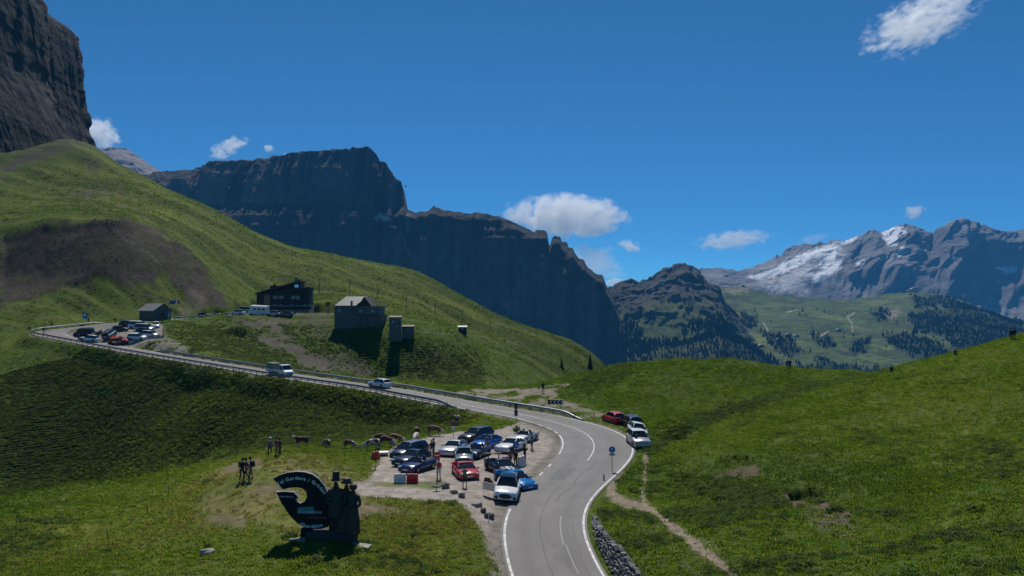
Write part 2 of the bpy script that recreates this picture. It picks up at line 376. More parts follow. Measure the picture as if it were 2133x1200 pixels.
# fan-shaped sheet round the camera, finer where the photograph looks
_a1 = np.arange(-33.5, 33.5, 0.095); _a0 = np.arange(-58, -33.5, 0.5); _a2 = np.arange(33.5, 58, 0.5)
ANG = np.radians(np.concatenate([_a0, _a1, _a2]))
RAD = np.concatenate([np.linspace(8, 34, 14)[:-1], np.exp(np.arange(math.log(34), math.log(320), 0.0040)), np.exp(np.arange(math.log(320), math.log(560), 0.005)), np.exp(np.linspace(math.log(560), math.log(1000), 30))])
GA, GR = np.meshgrid(ANG, RAD)
GX = GR*np.sin(GA); GY = GR*np.cos(GA); _in = {}
GZ = ground_z(GX, GY, info=_in)
GPX, GPY = to_px(GX, GY, GZ)
dr = np.sqrt(GX**2+GY**2)
nz1 = fbm(GX/3, GY/3, o=4, seed=41); nz2 = fbm(GX/12, GY/12, o=4, seed=51); nz3 = fbm(GX/45, GY/45, o=3, seed=61)
nzf = vnoise(GX/0.55, GY/0.55, seed=71)
def blend(c, col, k): return c*(1-k[..., None])+np.asarray(col)*k[..., None]
def pmask(poly, soft, nz=0.0, dmin=0, dmax=1e9, nzf_=None):
    sd = poly_sd(GPX, GPY, poly)+nz*(nzf_ if nzf_ is not None else nz1)
    return sstep(-soft, soft, sd)*((dr > dmin) & (dr < dmax))
def lmask(line, wd, nz=0.0, dmin=0, dmax=1e9):
    return sstep(wd, wd*0.4, line_d(GPX, GPY, line)+nz*nz1)*((dr > dmin) & (dr < dmax))
C = np.zeros(GX.shape+(3,))+np.array([0.060, 0.096, 0.014])
C = blend(C, (0.085, 0.120, 0.018), sstep(-0.2, 0.5, nz2))
C = blend(C, (0.040, 0.068, 0.012), sstep(0.0, 0.6, nz1+0.4*nz3)*0.8)
# drier, yellower grass on the knoll
kn = pmask([(0,1075),(300,985),(560,915),(800,960),(960,1040),(1040,1200),(1000,1320),(0,1320)], 30, 20, 0, 120)
C = blend(C, (0.145, 0.158, 0.028), kn*(0.35+0.5*sstep(-0.4, 0.5, nz2)))
worn = pmask([(440,985),(500,950),(600,945),(760,975),(800,1010),(770,1060),(700,1100),(560,1110),(420,1090),(400,1040)], 40, 60, 0, 120, nz2)
C = blend(C, (0.205, 0.178, 0.072), worn*sstep(-0.6, 0.3, nz1)*0.9)
# dark heather and shrub on the bowl slope
shr = pmask([(0,705),(110,715),(400,765),(800,825),(960,862),(900,890),(640,905),(480,930),(330,965),(0,1055)], 40, 35, 110, 215)
C = blend(C, (0.066, 0.102, 0.023), shr*(0.55+0.35*sstep(-0.3, 0.4, nz2)))
C = blend(C, (0.085, 0.120, 0.018), pmask([(0,730),(60,740),(110,790),(130,880),(0,850)], 25, 30, 110, 215)*0.6)
C = blend(C, (0.030, 0.046, 0.012), pmask([(330,690),(430,700),(560,760),(700,800),(980,815),(1000,790),(900,720),(700,690),(560,665),(420,680)], 15, 25, 185, 262, nz2)*sstep(-0.35, 0.35, nz1+nz2)*0.7)
ridge_g = pmask([(1190,800),(1290,755),(1400,746),(1640,764),(1830,774),(1700,815),(1500,872),(1350,950),(1330,900),(1280,860),(1180,815)], 8, 12, 85, 175)
C = blend(C, (0.050, 0.078, 0.013), ridge_g*0.6)
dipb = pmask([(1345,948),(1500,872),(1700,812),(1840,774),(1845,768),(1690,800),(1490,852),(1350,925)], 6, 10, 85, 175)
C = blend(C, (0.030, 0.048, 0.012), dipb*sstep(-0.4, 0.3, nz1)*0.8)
C = blend(C, (0.120, 0.125, 0.026), pmask([(1500,920),(1700,840),(2133,730),(2133,950),(1800,960)], 60, 60, 0, 140, nz2)*0.35)
# meadow of the spur, sunlit brightness put into the colour
C = blend(C, (0.115, 0.125, 0.022), pmask([(200,310),(480,480),(720,560),(900,600),(1260,765),(1000,700),(780,640),(640,610),(480,560),(300,470),(100,440),(0,470),(0,400)], 15, 25, 262, 700, nz2)*(0.45+0.4*sstep(-0.3, 0.4, nz3)))
C = blend(C, (0.170, 0.200, 0.020), pmask([(300,432),(345,436),(420,480),(330,458)], 6, 14, 262, 700)*0.6)
# the bare scree face above the upper road
scr = pmask([(0,492),(100,466),(230,453),(300,468),(350,492),(400,525),(430,560),(455,600),(475,640),(430,640),(395,620),(340,560),(280,590),(200,565),(120,600),(0,640)], 3, 13, 235, 330)
C = blend(C, (0.060, 0.048, 0.038), scr*(0.82+0.18*sstep(-0.3, 0.2, nz1)))
scr2 = pmask([(0,490),(230,450),(360,495),(480,640),(200,655),(0,640)], 8, 10, 235, 330)
C = blend(C, (0.058, 0.048, 0.038), scr2*sstep(-0.02, 0.22, nz1*0.6+nz2*0.6)*0.85)
C = blend(C, (0.115, 0.105, 0.090), lmask([(228,455),(260,490),(310,520),(335,545)], 2.6, 1, 235, 330)*0.9)
C = blend(C, (0.130, 0.112, 0.090), pmask([(395,600),(425,605),(430,640),(375,660),(365,650)], 6, 8, 235, 330)*0.8)
C = blend(C, (0.115, 0.098, 0.055), lmask([(0,648),(60,652),(135,662)], 1.8, 0.6, 200, 330)*0.9)
# bare earth below the inn
EARTH2 = np.zeros(GX.shape)
for poly, am in (([(508,668),(560,664),(600,700),(650,735),(700,775),(640,768),(590,730),(545,715)], 0.9), ([(490,664),(690,660),(680,672),(510,676)], 0.8), ([(650,740),(720,735),(790,775),(760,790),(690,770)], 0.6), ([(620,690),(700,680),(720,715),(660,720)], 0.4)):
    _e = pmask(poly, 8, 14, 185, 262)*sstep(-0.5, 0.1, nz1)*am; EARTH2 = np.maximum(EARTH2, _e); C = blend(C, (0.110, 0.096, 0.080), _e)
C = blend(C, (0.140, 0.125, 0.095), lmask([(770,660),(850,690),(1000,700),(1140,725)], 2.0, 0.5, 210, 420)*0.5)
C = blend(C, (0.110, 0.108, 0.060), lmask([(770,650),(860,720),(980,770),(1060,800)], 1.8, 0.8, 200, 420)*0.6)
C = blend(C, (0.070, 0.060, 0.045), pmask([(920,640),(960,650),(975,662),(935,655)], 4, 8, 260, 420)*0.7)
C = blend(C, (0.085, 0.075, 0.058), pmask([(170,395),(265,375),(260,400),(200,412),(120,415)], 8, 14, 300, 520)*0.7)
C = blend(C, (0.075, 0.070, 0.062), pmask([(0,350),(60,312),(150,288),(190,300),(120,320),(40,345),(0,375)], 8, 10, 420, 700)*0.9)
C = blend(C, (0.050, 0.048, 0.044), pmask([(178,330),(205,330),(214,352),(180,356)], 4, 6, 380, 700)*0.9)
# gravel: car parks, verges, paths
GRAV = (0.325, 0.285, 0.252)
near = (dr < 130)
g = sstep(-0.4, 0.5, _in['lot']+nz1*0.5)
g = np.maximum(g, pmask([(742,1004),(800,1004),(960,1010),(975,1040),(880,1042),(750,1034),(735,1018)], 5, 5, 0, 120))
g = np.maximum(g, pmask([(1025,1075),(1052,1085),(1052,1130),(1082,1215),(1048,1215),(1030,1160),(1022,1110)], 5, 4, 0, 120))
island = pmask([(800,1003),(930,1003),(940,1010),(900,1018),(800,1014),(770,1008)], 3, 4, 0, 120)
C = blend(C, GRAV, g*0.97*(1-island*0.8))
C = blend(C, (0.215, 0.190, 0.160), g*sstep(0.05, 0.5, nz2)*0.5)
vg = sstep(1.7, 0.9, _in['D']-_in['hw']+nz1*0.5)
C = blend(C, (0.190, 0.170, 0.145), vg*np.where(_in['I'] < I_CURVE, sstep(0.2, 1.0, _in['off']/3.0), 0.8)*0.9)
GRAVX = pmask([(930,818),(990,812),(1060,810),(1130,806),(1190,800),(1150,815),(1170,832),(1260,860),(1300,880),(1310,900),(1262,884),(1180,862),(1080,842),(1000,830)], 5, 9, 90, 175)*sstep(-0.6, 0.1, nz1)
C = blend(C, (0.225, 0.195, 0.150), pmask([(930,818),(990,812),(1060,810),(1130,806),(1190,800),(1150,815),(1170,832),(1260,860),(1300,880),(1310,900),(1262,884),(1180,862),(1080,842),(1000,830)], 5, 9, 90, 175)*sstep(-0.6, 0.1, nz1)*0.95)
C = blend(C, (0.160, 0.140, 0.105), pmask([(1505,752),(1560,747),(1640,756),(1640,768),(1560,764)], 4, 6, 120, 175)*0.8)
C = blend(C, (0.230, 0.215, 0.195), sstep(-0.5, 0.5, _in['lot2'])*0.95)
C = blend(C, (0.195, 0.180, 0.155), pmask([(305,705),(345,703),(375,712),(410,738),(400,748),(330,733),(290,722)], 4, 5, 170, 235)*0.9)
C = blend(C, (0.130, 0.120, 0.110), sstep(-0.5, 0.5, _in['ter'])*0.9)
PATH = [(1290,978),(1275,1005),(1272,1030),(1300,1050),(1345,1058),(1385,1085),(1430,1120),(1480,1160),(1545,1215)]
for ln, wd, am in ((PATH, 13, 0.95), ([(1346,945),(1342,990),(1338,1030),(1345,1058)], 8, 0.9), ([(1345,1058),(1420,1115),(1500,1165)], 22, 0.35)):
    C = blend(C, (0.250, 0.205, 0.155), lmask(ln, wd, wd*0.35, 0, 100)*am)
EARTH = np.zeros(GX.shape)
for poly, am in (([(1478,962),(1560,950),(1585,975),(1570,998),(1490,992)], 1.0), ([(1620,1030),(1715,1025),(1720,1042),(1640,1045)], 0.9), ([(1640,1040),(1740,1045),(1800,1095),(1790,1145),(1720,1120),(1645,1085)], 1.0), ([(1310,1080),(1345,1085),(1350,1120),(1320,1115)], 0.55), ([(1400,1140),(1470,1145),(1480,1180),(1420,1180)], 0.4)):
    _e = pmask(poly, 8, 14, 0, 110)*sstep(-0.5, 0.2, nz1)*am; EARTH = np.maximum(EARTH, _e); C = blend(C, (0.120, 0.086, 0.060), _e)
for poly in ([(430,1075),(510,1075),(520,1095),(450,1098)], [(520,1000),(600,1005),(610,1025),(540,1030)], [(460,975),(540,955),(545,970),(480,985)], [(600,962),(680,972),(690,982),(610,975)], [(735,1020),(800,1050),(880,1060),(870,1072),(780,1070),(735,1090)], [(555,1090),(620,1090),(640,1120),(590,1110)]):
    _e = pmask(poly, 9, 12, 0, 110)*sstep(-0.5, 0.2, nz1); EARTH = np.maximum(EARTH, _e); C = blend(C, (0.160, 0.128, 0.090), _e*0.8)
# streaks of greener and drier turf on far slopes, bright ones painted as sunlit
_u = GX*0.88-GY*0.47; _v = GX*0.47+GY*0.88
stk = fbm(_u/46, _v/5.5, o=4, seed=301); stk2 = fbm(_u/16, _v/2.2, o=3, seed=302); fs = sstep(225, 300, dr)*(1-np.clip(scr, 0, 1))
C = C*(1-0.14*fs[..., None]); C = blend(C, (0.036, 0.060, 0.012), fs*sstep(0.0, 0.4, stk+nz2*0.3)*0.8); C = blend(C, (0.115, 0.150, 0.024), fs*sstep(0.02, 0.35, -stk)*0.5); C = blend(C, (0.035, 0.050, 0.012), fs*sstep(0.2, 0.5, stk2)*0.6)
C = C*(0.82+0.36*nzf[..., None])
# dark hollows under turf edges are real steps in the sheet
step = 0
for poly, h in (([(1500,948),(1560,945),(1575,965),(1540,970),(1505,968)], 0.6), ([(1640,1020),(1720,1018),(1722,1036),(1650,1040)], 1.1), ([(590,962),(690,968),(690,978),(600,976)], 0.2), ([(740,1040),(870,1052),(870,1062),(760,1062)], 0.25)):
    step = step-h*pmask(poly, 4, 6, 0, 110)
# low shrubs and heather as relief on the shady slopes, tussocks in the meadow
rough = np.maximum(shr, pmask([(330,690),(560,670),(1000,740),(1000,815),(560,760)], 20, 20, 185, 262)*0.8)
b1 = np.maximum(0, vnoise(GX/1.15, GY/1.15, GZ/1.15, seed=81)-0.38)*1.9; b2 = np.maximum(0, vnoise(GX/0.5, GY/0.5, GZ/0.5, seed=82)-0.4)
paved = (1-np.clip(g, 0, 1))*sstep(0.3, 1.5, _in['D']-_in['hw'])*sstep(0, 2, -_in['lot2'])*sstep(0, 2, -_in['ter'])
GZ2 = GZ+step+paved*(rough*(b1*0.14+b2*0.30)+(1-rough)*(1-worn*0.6)*(b2*0.22+b1*0.12*sstep(0.1, 0.5, nz2)))
GZ2 = GZ2+fs*paved*(stk*1.1+stk2*0.45)+scr*sstep(235, 250, dr)*(ridged(GX/7, GY/30, o=3, seed=93)-0.5)*1.0
_sd = poly_sd(GPX, GPY, [(0,492),(100,466),(230,453),(300,468),(350,492),(400,525),(430,560),(455,600),(478,645),(0,680)])+nz1*7
GZ2 = GZ2-1.5*sstep(-6, 14, _sd)*sstep(640, 560, GPY)*((dr > 235) & (dr < 330))
GZ2 = GZ2+scr*fbm(GX/1.6, GY/1.6, GZ/1.6, o=3, seed=91)*0.35
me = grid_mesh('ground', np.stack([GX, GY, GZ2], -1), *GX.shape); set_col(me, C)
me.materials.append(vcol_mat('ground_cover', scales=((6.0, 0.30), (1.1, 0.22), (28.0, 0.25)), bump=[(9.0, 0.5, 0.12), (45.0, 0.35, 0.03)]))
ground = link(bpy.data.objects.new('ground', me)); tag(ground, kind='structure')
# wide low country out to the horizon
fb = MB(); N = 48
rr = [0.0, .12, .3, .5, .75, 1.0]
vv = [(6900*r*max(-1, min(1, 1.45*math.sin(2*math.pi*k/N))), 3550+4650*r*max(-1, min(1, 1.45*math.cos(2*math.pi*k/N))), CZ-330) for r in rr for k in range(N)]
fb.add(vv, [(i*N+k, i*N+(k+1) % N, (i+1)*N+(k+1) % N, (i+1)*N+k) for i in range(len(rr)-1) for k in range(N)], 0, True)
tag(fb.build('valley_floor', mat('valley_green', (0.035, 0.055, 0.02), 0.95, noise=0.5, nscale=0.002)), kind='structure')

# ------------------------------------------------------------------ road surface and its lines
ASPH = vcol_mat('asphalt', rough=0.72, scales=((0.7, 0.10), (14.0, 0.10)), bump=[(60.0, 0.15, 0.01)], spec=0.4)
def strip(name, i0, i1, offs, dz, material, col=None, parent=None, hwf=None):
    idx = np.arange(i0, i1+1); rows = []
    for i in idx:
        o = np.array([f(i) for f in offs]) if callable(offs[0]) else np.array(offs)
        p = ROAD[i, :2][None]+ROAD_N[i][None]*o[:, None]
        rows.append(np.c_[p, np.full(len(o), ROAD[i, 2]+dz)])
    V = np.array(rows); m = grid_mesh(name, V, V.shape[0], V.shape[1])
    if col is not None: set_col(m, col(V))
    m.materials.append(material); m.flip_normals()
    return link(bpy.data.objects.new(name, m), parent)
def asph_col(V):
    n = fbm(V[..., 0]/2.2, V[..., 1]/2.2, o=3, seed=5); base = np.zeros(V.shape)+np.array([0.140, 0.131, 0.127])
    nc = V.shape[1]; o = np.abs(np.linspace(-1, 1, nc))
    track = np.exp(-((o-0.48)/0.16)**2)
    base = base*(1-0.17*track)[None, :, None]*(1+0.17*n[..., None])
    edge = sstep(0.9, 1.0, o); base = base*(1-edge[None, :, None]*0.3)+np.array([0.16, 0.14, 0.12])*edge[None, :, None]*0.3
    seam = sstep(0.02, 0.0, np.abs(fbm(V[..., 0]/6, V[..., 1]/6, o=2, seed=8)))
    return base*(1-0.25*seam[..., None])
NR = len(ROAD)-1
road = strip('road', 0, NR, [(lambda i, t=t: t*(HW[i]+0.25)) for t in np.linspace(-1, 1, 41)], 0.0, ASPH, asph_col); tag(road, kind='structure')
PAINT = mat('road_paint', (0.60, 0.60, 0.58), 0.7, noise=0.5, nscale=2.2, coords='Object')
WORN = mat('worn_road_paint', (0.30, 0.30, 0.30), 0.8, noise=0.4, nscale=14.0, coords='Object')
def line(i0, i1, side, wd=0.14, m=PAINT, name='edge_line'):
    return strip(name, i0, i1, [(lambda i: side*HW[i]-wd/2), (lambda i: side*HW[i]+wd/2)], 0.006, m, parent=road)
line(0, I_APEX-6, -1, 0.17)                                         # outer line (right of travel)
iL0, iL1 = road_i(1145, 1062), road_i(1225, 965)
line(0, iL0, 1, 0.17)
line(iL1+3, I_CURVE+5, 1, 0.15); line(I_CURVE+12, I_APEX-6, 1, 0.15)
for i in (iL1-5, iL1-2, I_CURVE+6, I_CURVE+8, I_CURVE+10): line(i, i+1, 1, 0.15, name='edge_dash')
def cl(i0, i1, o=0.0, wd=0.12, m=PAINT): return strip('centre_line', i0, i1, [(lambda i: o-wd/2), (lambda i: o+wd/2)], 0.006, m, parent=road)
cl(road_i(1230, 960), road_i(960, 841), 0.35)
i = road_i(960, 841)+3
while i < I_APEX-8: cl(i, i+2, 0.1, 0.12, WORN); i += 5
cl(road_i(1138, 1130), road_i(1133, 1078), -1.15, 0.10, WORN)
cl(road_i(1160, 1200), road_i(1140, 1140), -1.3, 0.08, WORN)
SEAM = mat('asphalt_seam', (0.098, 0.094, 0.092), 0.8, noise=0.4, nscale=5.0); PATCH = mat('asphalt_patch', (0.115, 0.112, 0.112), 0.8, noise=0.25, nscale=3.0)
def seam(i0, i1, o, wd, m=SEAM, name='asphalt_seam', wig=0.12, seed=1):
    return strip(name, i0, i1, [(lambda i: o+wig*float(fbm(np.float64(i/3.0), np.float64(seed), o=2))-wd/2), (lambda i: o+wig*float(fbm(np.float64(i/3.0), np.float64(seed), o=2))+wd/2)], 0.004, m, parent=road)
seam(2, road_i(1180, 1010), 0.35, 0.07, seed=2); seam(road_i(1150, 1040), road_i(1235, 960), -0.6, 0.10, wig=0.5, seed=3); seam(road_i(1240, 930), road_i(1000, 848), -1.2, 0.06, seed=4); seam(0, road_i(1133, 1090), -2.0, 0.05, seed=5); seam(road_i(960, 841), I_APEX-10, 0.9, 0.06, seed=6)
seam(road_i(1190, 1000), road_i(1215, 978), 1.4, 1.5, PATCH, 'asphalt_patch', 0.1, 7); seam(road_i(1120, 868), road_i(1060, 858), -1.5, 1.6, PATCH, 'asphalt_patch', 0.1, 8)
# ================================================================== mountains
ROCK = vcol_mat('rock', scales=((0.02, 0.22), (0.15, 0.22)), bump=[(0.05, 0.6, 8.0), (0.3, 0.5, 1.5)])
FARROCK = vcol_mat('far_rock', scales=((0.004, 0.18), (0.03, 0.20)), bump=[(0.012, 0.8, 40.0), (0.06, 0.6, 10.0)])
def normals(V):
    a = np.gradient(V, axis=1); b = np.gradient(V, axis=0); n = np.cross(a, b)
    n = n/np.maximum(np.linalg.norm(n, axis=-1, keepdims=True), 1e-9); n = np.where(n[..., 2:3] < -0.999, -n, n); return n
def loft(name, rows, x0, x1, nc, nsub, disp, colour, material, thing_parent=None):
    xs = np.linspace(x0, x1, nc); L = []
    for r in rows:
        r = np.array(sorted(r)); L.append((np.interp(xs, r[:, 0], r[:, 1]), np.interp(xs, r[:, 0], r[:, 2])))
    V = []; T = []
    for i in range(len(L)-1):
        n = nsub[i]
        for k in range(n+(i == len(L)-2)):
            t = k/n; V.append(Pn(xs, L[i][0]*(1-t)+L[i+1][0]*t, L[i][1]*(1-t)+L[i+1][1]*t)); T.append(np.full(nc, i+t))
    V = np.array(V); T = np.array(T); XS = np.broadcast_to(xs, T.shape)
    V = V+disp(V, T, XS); n = normals(V); n = n*np.sign(n[..., 2:3]+1e-9)
    px, py = to_px(V[..., 0], V[..., 1], V[..., 2])
    me = grid_mesh(name, V, *T.shape); set_col(me, colour(V, n, T, px, py)); me.materials.append(material)
    o = link(bpy.data.objects.new(name, me), thing_parent); tag(o, kind='structure'); return o, V, n, px, py, T
def const(py, d, xs=(0, 2600)): return [(x, py, d) for x in xs]
def off(row, dy, d): return [(x, y+dy, d) for x, y, _ in row]

# --- Sass wall with its two tiers
_S3 = [(230,392,2950),(300,374,2950),(345,363,2950),(380,360,2950),(412,356,2940),(420,352,2940),(440,350,2940),(452,343,2940),(500,337,2950),(560,333,2960),(600,328,2960),(650,322,2960),(700,315,2960),(742,310,2950),(770,308,2940),(785,322,2930),(792,336,2930),(805,340,2920),(815,358,2910),(826,374,2900),(836,378,2890),(843,400,2880),(848,425,2860),(851,440,2800),
        (870,446,2740),(895,441,2740),(902,434,2740),(915,438,2740),(950,447,2740),(990,447,2740),(1020,450,2740),(1060,462,2730),(1100,480,2720),(1113,487,2720),(1117,482,2715),(1135,486,2710),(1140,492,2710),(1142,508,2705),(1146,512,2705),(1150,496,2705),(1155,493,2705),(1166,494,2700),(1170,506,2700),(1180,508,2700),(1184,518,2695),(1192,520,2690),(1204,540,2680),(1215,545,2670),(1220,556,2660),(1240,570,2650),(1254,574,2640),(1262,596,2620),(1275,618,2600),(1284,640,2580),(1291,660,2560),(1298,705,2540),(1304,750,2520),(1330,792,2500)]
SKY3 = [(x, y, d-130 if x < 850 else d) for x, y, d in _S3]
LT3 = [(x, (452 if x < 852 else y+14), 2650 if x < 852 else d-70) for x, y, d in SKY3]
LB3 = [(x, (433 if x < 846 else y+5), 2722 if x < 846 else d-25) for x, y, d in SKY3]
FT3 = [(230,540,2500),(500,610,2500),(700,680,2500),(900,722,2500),(1100,745,2490),(1200,765,2480),(1300,790,2460),(1330,800,2450)]
def disp3(V, T, XS):
    x, y, z = V[..., 0], V[..., 1], V[..., 2]
    cl = sstep(0.4, 1.0, T)*sstep(5.0, 3.6, T); up = (T > 3)
    f = (ridged(x/150, y/900, z/700, o=4, seed=3)-0.5)*150+(ridged(x/46, y/300, z/260, o=3, seed=4)-0.5)*85+(ridged(x/15, y/200, z/90, o=3, seed=44)-0.5)*20+fbm(x/18, y/60, z/30, o=3, seed=5)*9
    ledge = fbm(x/600, y/900, z/26, o=2, seed=6)*16
    o = np.zeros(V.shape); o[..., 1] = -(f+ledge)*cl
    top = np.exp(-((T-4.0)/0.25)**2)
    o[..., 2] = fbm(x/14, y/200, o=3, seed=8)*6.0*top*np.where(XS > 1100, 1.6, 0.8)+fbm(x/50, y/50, o=3, seed=7)*5*(1-cl)
    return o
def col3(V, n, T, px, py):
    x, y, z = V[..., 0], V[..., 1], V[..., 2]
    c = np.zeros(V.shape)+np.array([0.075, 0.075, 0.075]); s = fbm(x/220, y/500, z/320, o=3, seed=11)
    c = blend(c, (0.25, 0.168, 0.14), sstep(-0.05, 0.3, s)*0.85*np.where((T > 3.05) & (T < 3.8), 1.0, 0.25)); c = blend(c, (0.035, 0.036, 0.04), sstep(0.05, 0.5, fbm(x/60, y/300, z/500, o=3, seed=12)))
    c = c*(0.62+0.76*vnoise(x/13, y/120, z/170, seed=91))[..., None]*(0.8+0.4*vnoise(x/90, y/300, z/14, seed=92))[..., None]
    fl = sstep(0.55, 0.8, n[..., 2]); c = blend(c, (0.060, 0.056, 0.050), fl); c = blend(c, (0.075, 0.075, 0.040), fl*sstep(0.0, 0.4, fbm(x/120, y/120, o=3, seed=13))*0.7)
    c = c*np.where((T > 3.3) & (px > 1050), 0.38, 1.0)[..., None]*np.where((T > 1.85) & (T < 3.05), 0.8, 1.0)[..., None]  # shade painted in: right-hand rim and ledge darkened where sun would catch them
    c = blend(c, (0.50, 0.47, 0.45), pm(px, py, [(778,455),(792,446),(815,456),(812,460),(785,460)], 3)*0.9)
    c = blend(c, (0.42, 0.40, 0.39), pm(px, py, [(843,455),(850,445),(854,462),(850,490),(846,470)], 4)*0.6)
    c = blend(c, (0.36, 0.34, 0.33), pm(px, py, [(835,520),(845,505),(862,540),(850,530)], 4)*0.5)
    return c
def pm(px, py, poly, soft): return sstep(-soft, soft, poly_sd(px, py, poly)+(vnoise(px/3.0, py/3.0, seed=4)-0.5)*soft*2)
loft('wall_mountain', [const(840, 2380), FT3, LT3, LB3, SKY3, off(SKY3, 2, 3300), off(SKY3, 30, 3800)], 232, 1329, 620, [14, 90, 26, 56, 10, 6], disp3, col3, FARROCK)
# --- far dome behind it
SKY2 = [(100,360,5000),(180,330,5000),(205,315,5000),(225,308,5000),(240,306,5000),(262,310,5000),(285,322,5000),(300,333,5000),(318,345,5000),(338,357,5000),(350,366,5000),(400,390,5000),(460,420,5000)]
def disp2(V, T, XS):
    x, y, z = V[..., 0], V[..., 1], V[..., 2]; o = np.zeros(V.shape)
    o[..., 1] = -(ridged(x/200, y/400, z/120, o=4, seed=3)-0.5)*120; o[..., 2] = fbm(x/30, y/60, o=3, seed=8)*6; return o
def col2(V, n, T, px, py):
    c = np.zeros(V.shape)+np.array([0.30, 0.24, 0.22]); return blend(c, (0.18, 0.16, 0.16), sstep(0, 0.4, fbm(V[..., 0]/200, V[..., 1]/400, V[..., 2]/40, o=3, seed=3)))
loft('dome_mountain', [const(520, 4200), const(430, 4500), off(SKY2, 22, 4800), SKY2, off(SKY2, 10, 5600)], 102, 458, 150, [8, 24, 16, 8], disp2, col2, FARROCK)
# --- dark rocky peak in the middle
SKY4 = [(1180,700,3400),(1220,640,3400),(1262,602,3400),(1285,592,3400),(1300,586,3400),(1312,583,3400),(1328,590,3400),(1340,584,3400),(1355,578,3400),(1372,566,3400),(1380,560,3400),(1390,561,3400),(1400,554,3400),(1412,551,3400),(1428,553,3400),(1440,557,3400),(1454,564,3400),(1462,580,3400),(1472,592,3400),(1490,600,3400),(1500,622,3400),(1515,640,3400),(1535,660,3400),(1570,700,3400),(1620,750,3400),(1680,790,3400)]
M4M = [(1180,760,3050),(1240,690,3050),(1300,655,3050),(1350,640,3050),(1410,618,3100),(1450,622,3100),(1490,645,3050),(1535,690,3050),(1600,745,3050),(1680,795,3050)]
M4F = [(1180,790,2750),(1300,742,2750),(1400,722,2750),(1500,706,2750),(1560,730,2750),(1620,770,2750),(1680,800,2750)]
def disp4(V, T, XS):
    x, y, z = V[..., 0], V[..., 1], V[..., 2]; o = np.zeros(V.shape); k = sstep(0.8, 2.0, T)*sstep(4.2, 3.2, T)
    o[..., 1] = -((ridged(x/130, y/260, z/200, o=4, seed=23)-0.5)*150+(ridged(x/26, y/60, z/50, o=3, seed=9)-0.5)*52)*k
    o[..., 2] = (ridged(x/20, y/80, o=3, seed=8)-0.5)*17*k+(ridged(x/90, y/300, o=3, seed=2)-0.5)*26*sstep(0.3, 1.2, T)*sstep(3.0, 2.0, T); return o
def col4(V, n, T, px, py):
    x, y, z = V[..., 0], V[..., 1], V[..., 2]
    c = np.zeros(V.shape)+np.array([0.055, 0.052, 0.046]); c = blend(c, (0.095, 0.084, 0.072), sstep(0.0, 0.4, fbm(x/60, y/60, z/60, o=3, seed=3)))
    g = sstep(2.3, 1.65, T+0.5*fbm(x/90, y/90, o=3, seed=7)); c = blend(c, (0.070, 0.092, 0.030), g)
    return blend(c, (0.045, 0.050, 0.022), sstep(1.15, 0.75, T+0.3*fbm(x/60, y/60, o=3, seed=17)))
_, V4, N4, px4, py4, T4 = loft('rocky_peak', [const(830, 2300), M4F, M4M, SKY4, off(SKY4, 25, 3900)], 1182, 1678, 280, [16, 40, 70, 10], disp4, col4, ROCK)
# --- green alp with ski meadows
SKY5 = [(1380,640,4300),(1440,606,4300),(1480,602,4300),(1500,600,4300),(1530,598,4300),(1548,596,4300),(1570,602,4300),(1610,613,4300),(1680,622,4300),(1740,624,4300),(1790,620,4300),(1850,612,4300),(1900,609,4300),(1950,612,4300),(1985,619,4300),(2020,632,4250),(2050,646,4200),(2080,655,4150),(2133,668,4100),(2200,690,4000),(2320,720,4000)]
R53 = [(x, max(y+14, 658), 3700) for x, y, _ in SKY5]; R52 = [(x, max(y+26, 700), 3200) for x, y, _ in SKY5]; R51 = [(x, max(y+40, 750), 2700) for x, y, _ in SKY5]
def disp5(V, T, XS):
    x, y, z = V[..., 0], V[..., 1], V[..., 2]; o = np.zeros(V.shape)
    o[..., 2] = fbm(x/260, y/300, o=4, seed=33)*34*sstep(0, 1, T)*(1-0.8*np.exp(-((T-4)/0.4)**2))+fbm(x/60, y/60, o=3, seed=3)*4+(ridged(x/200+y/300, y/500, o=3, seed=5)-0.5)*20*sstep(3.9, 3, T)
    o[..., 2] += fbm(x/40, y/60, o=3, seed=18)*6*np.exp(-((T-4)/0.3)**2); return o
FOREST = [[(1440,690),(1520,700),(1600,735),(1640,760),(1420,770)], [(1585,690),(1650,705),(1668,735),(1640,745),(1600,712)], [(1690,695),(1730,700),(1742,722),(1720,728),(1700,712)], [(1775,705),(1812,705),(1800,735),(1775,740)],
          [(1842,700),(1900,695),(1960,720),(1985,745),(1960,760),(1905,742),(1860,725)], [(1890,655),(1950,645),(2010,650),(2060,670),(2133,700),(2250,720),(2250,800),(2030,800),(2010,740),(1960,700),(1905,690)], [(1900,620),(1960,616),(2010,632),(2080,658),(2133,672),(2133,700),(2040,670),(1960,640),(1910,640)],
          [(1300,770),(1400,745),(1560,752),(1700,765),(1840,770),(1850,800),(1300,800)], [(1812,650),(1850,645),(1858,660),(1830,668)], [(1545,655),(1575,660),(1570,685),(1545,680)], [(1905,740),(1960,750),(1970,772),(1930,775)], [(1700,745),(1760,760),(1860,770),(1850,800),(1700,800)]]
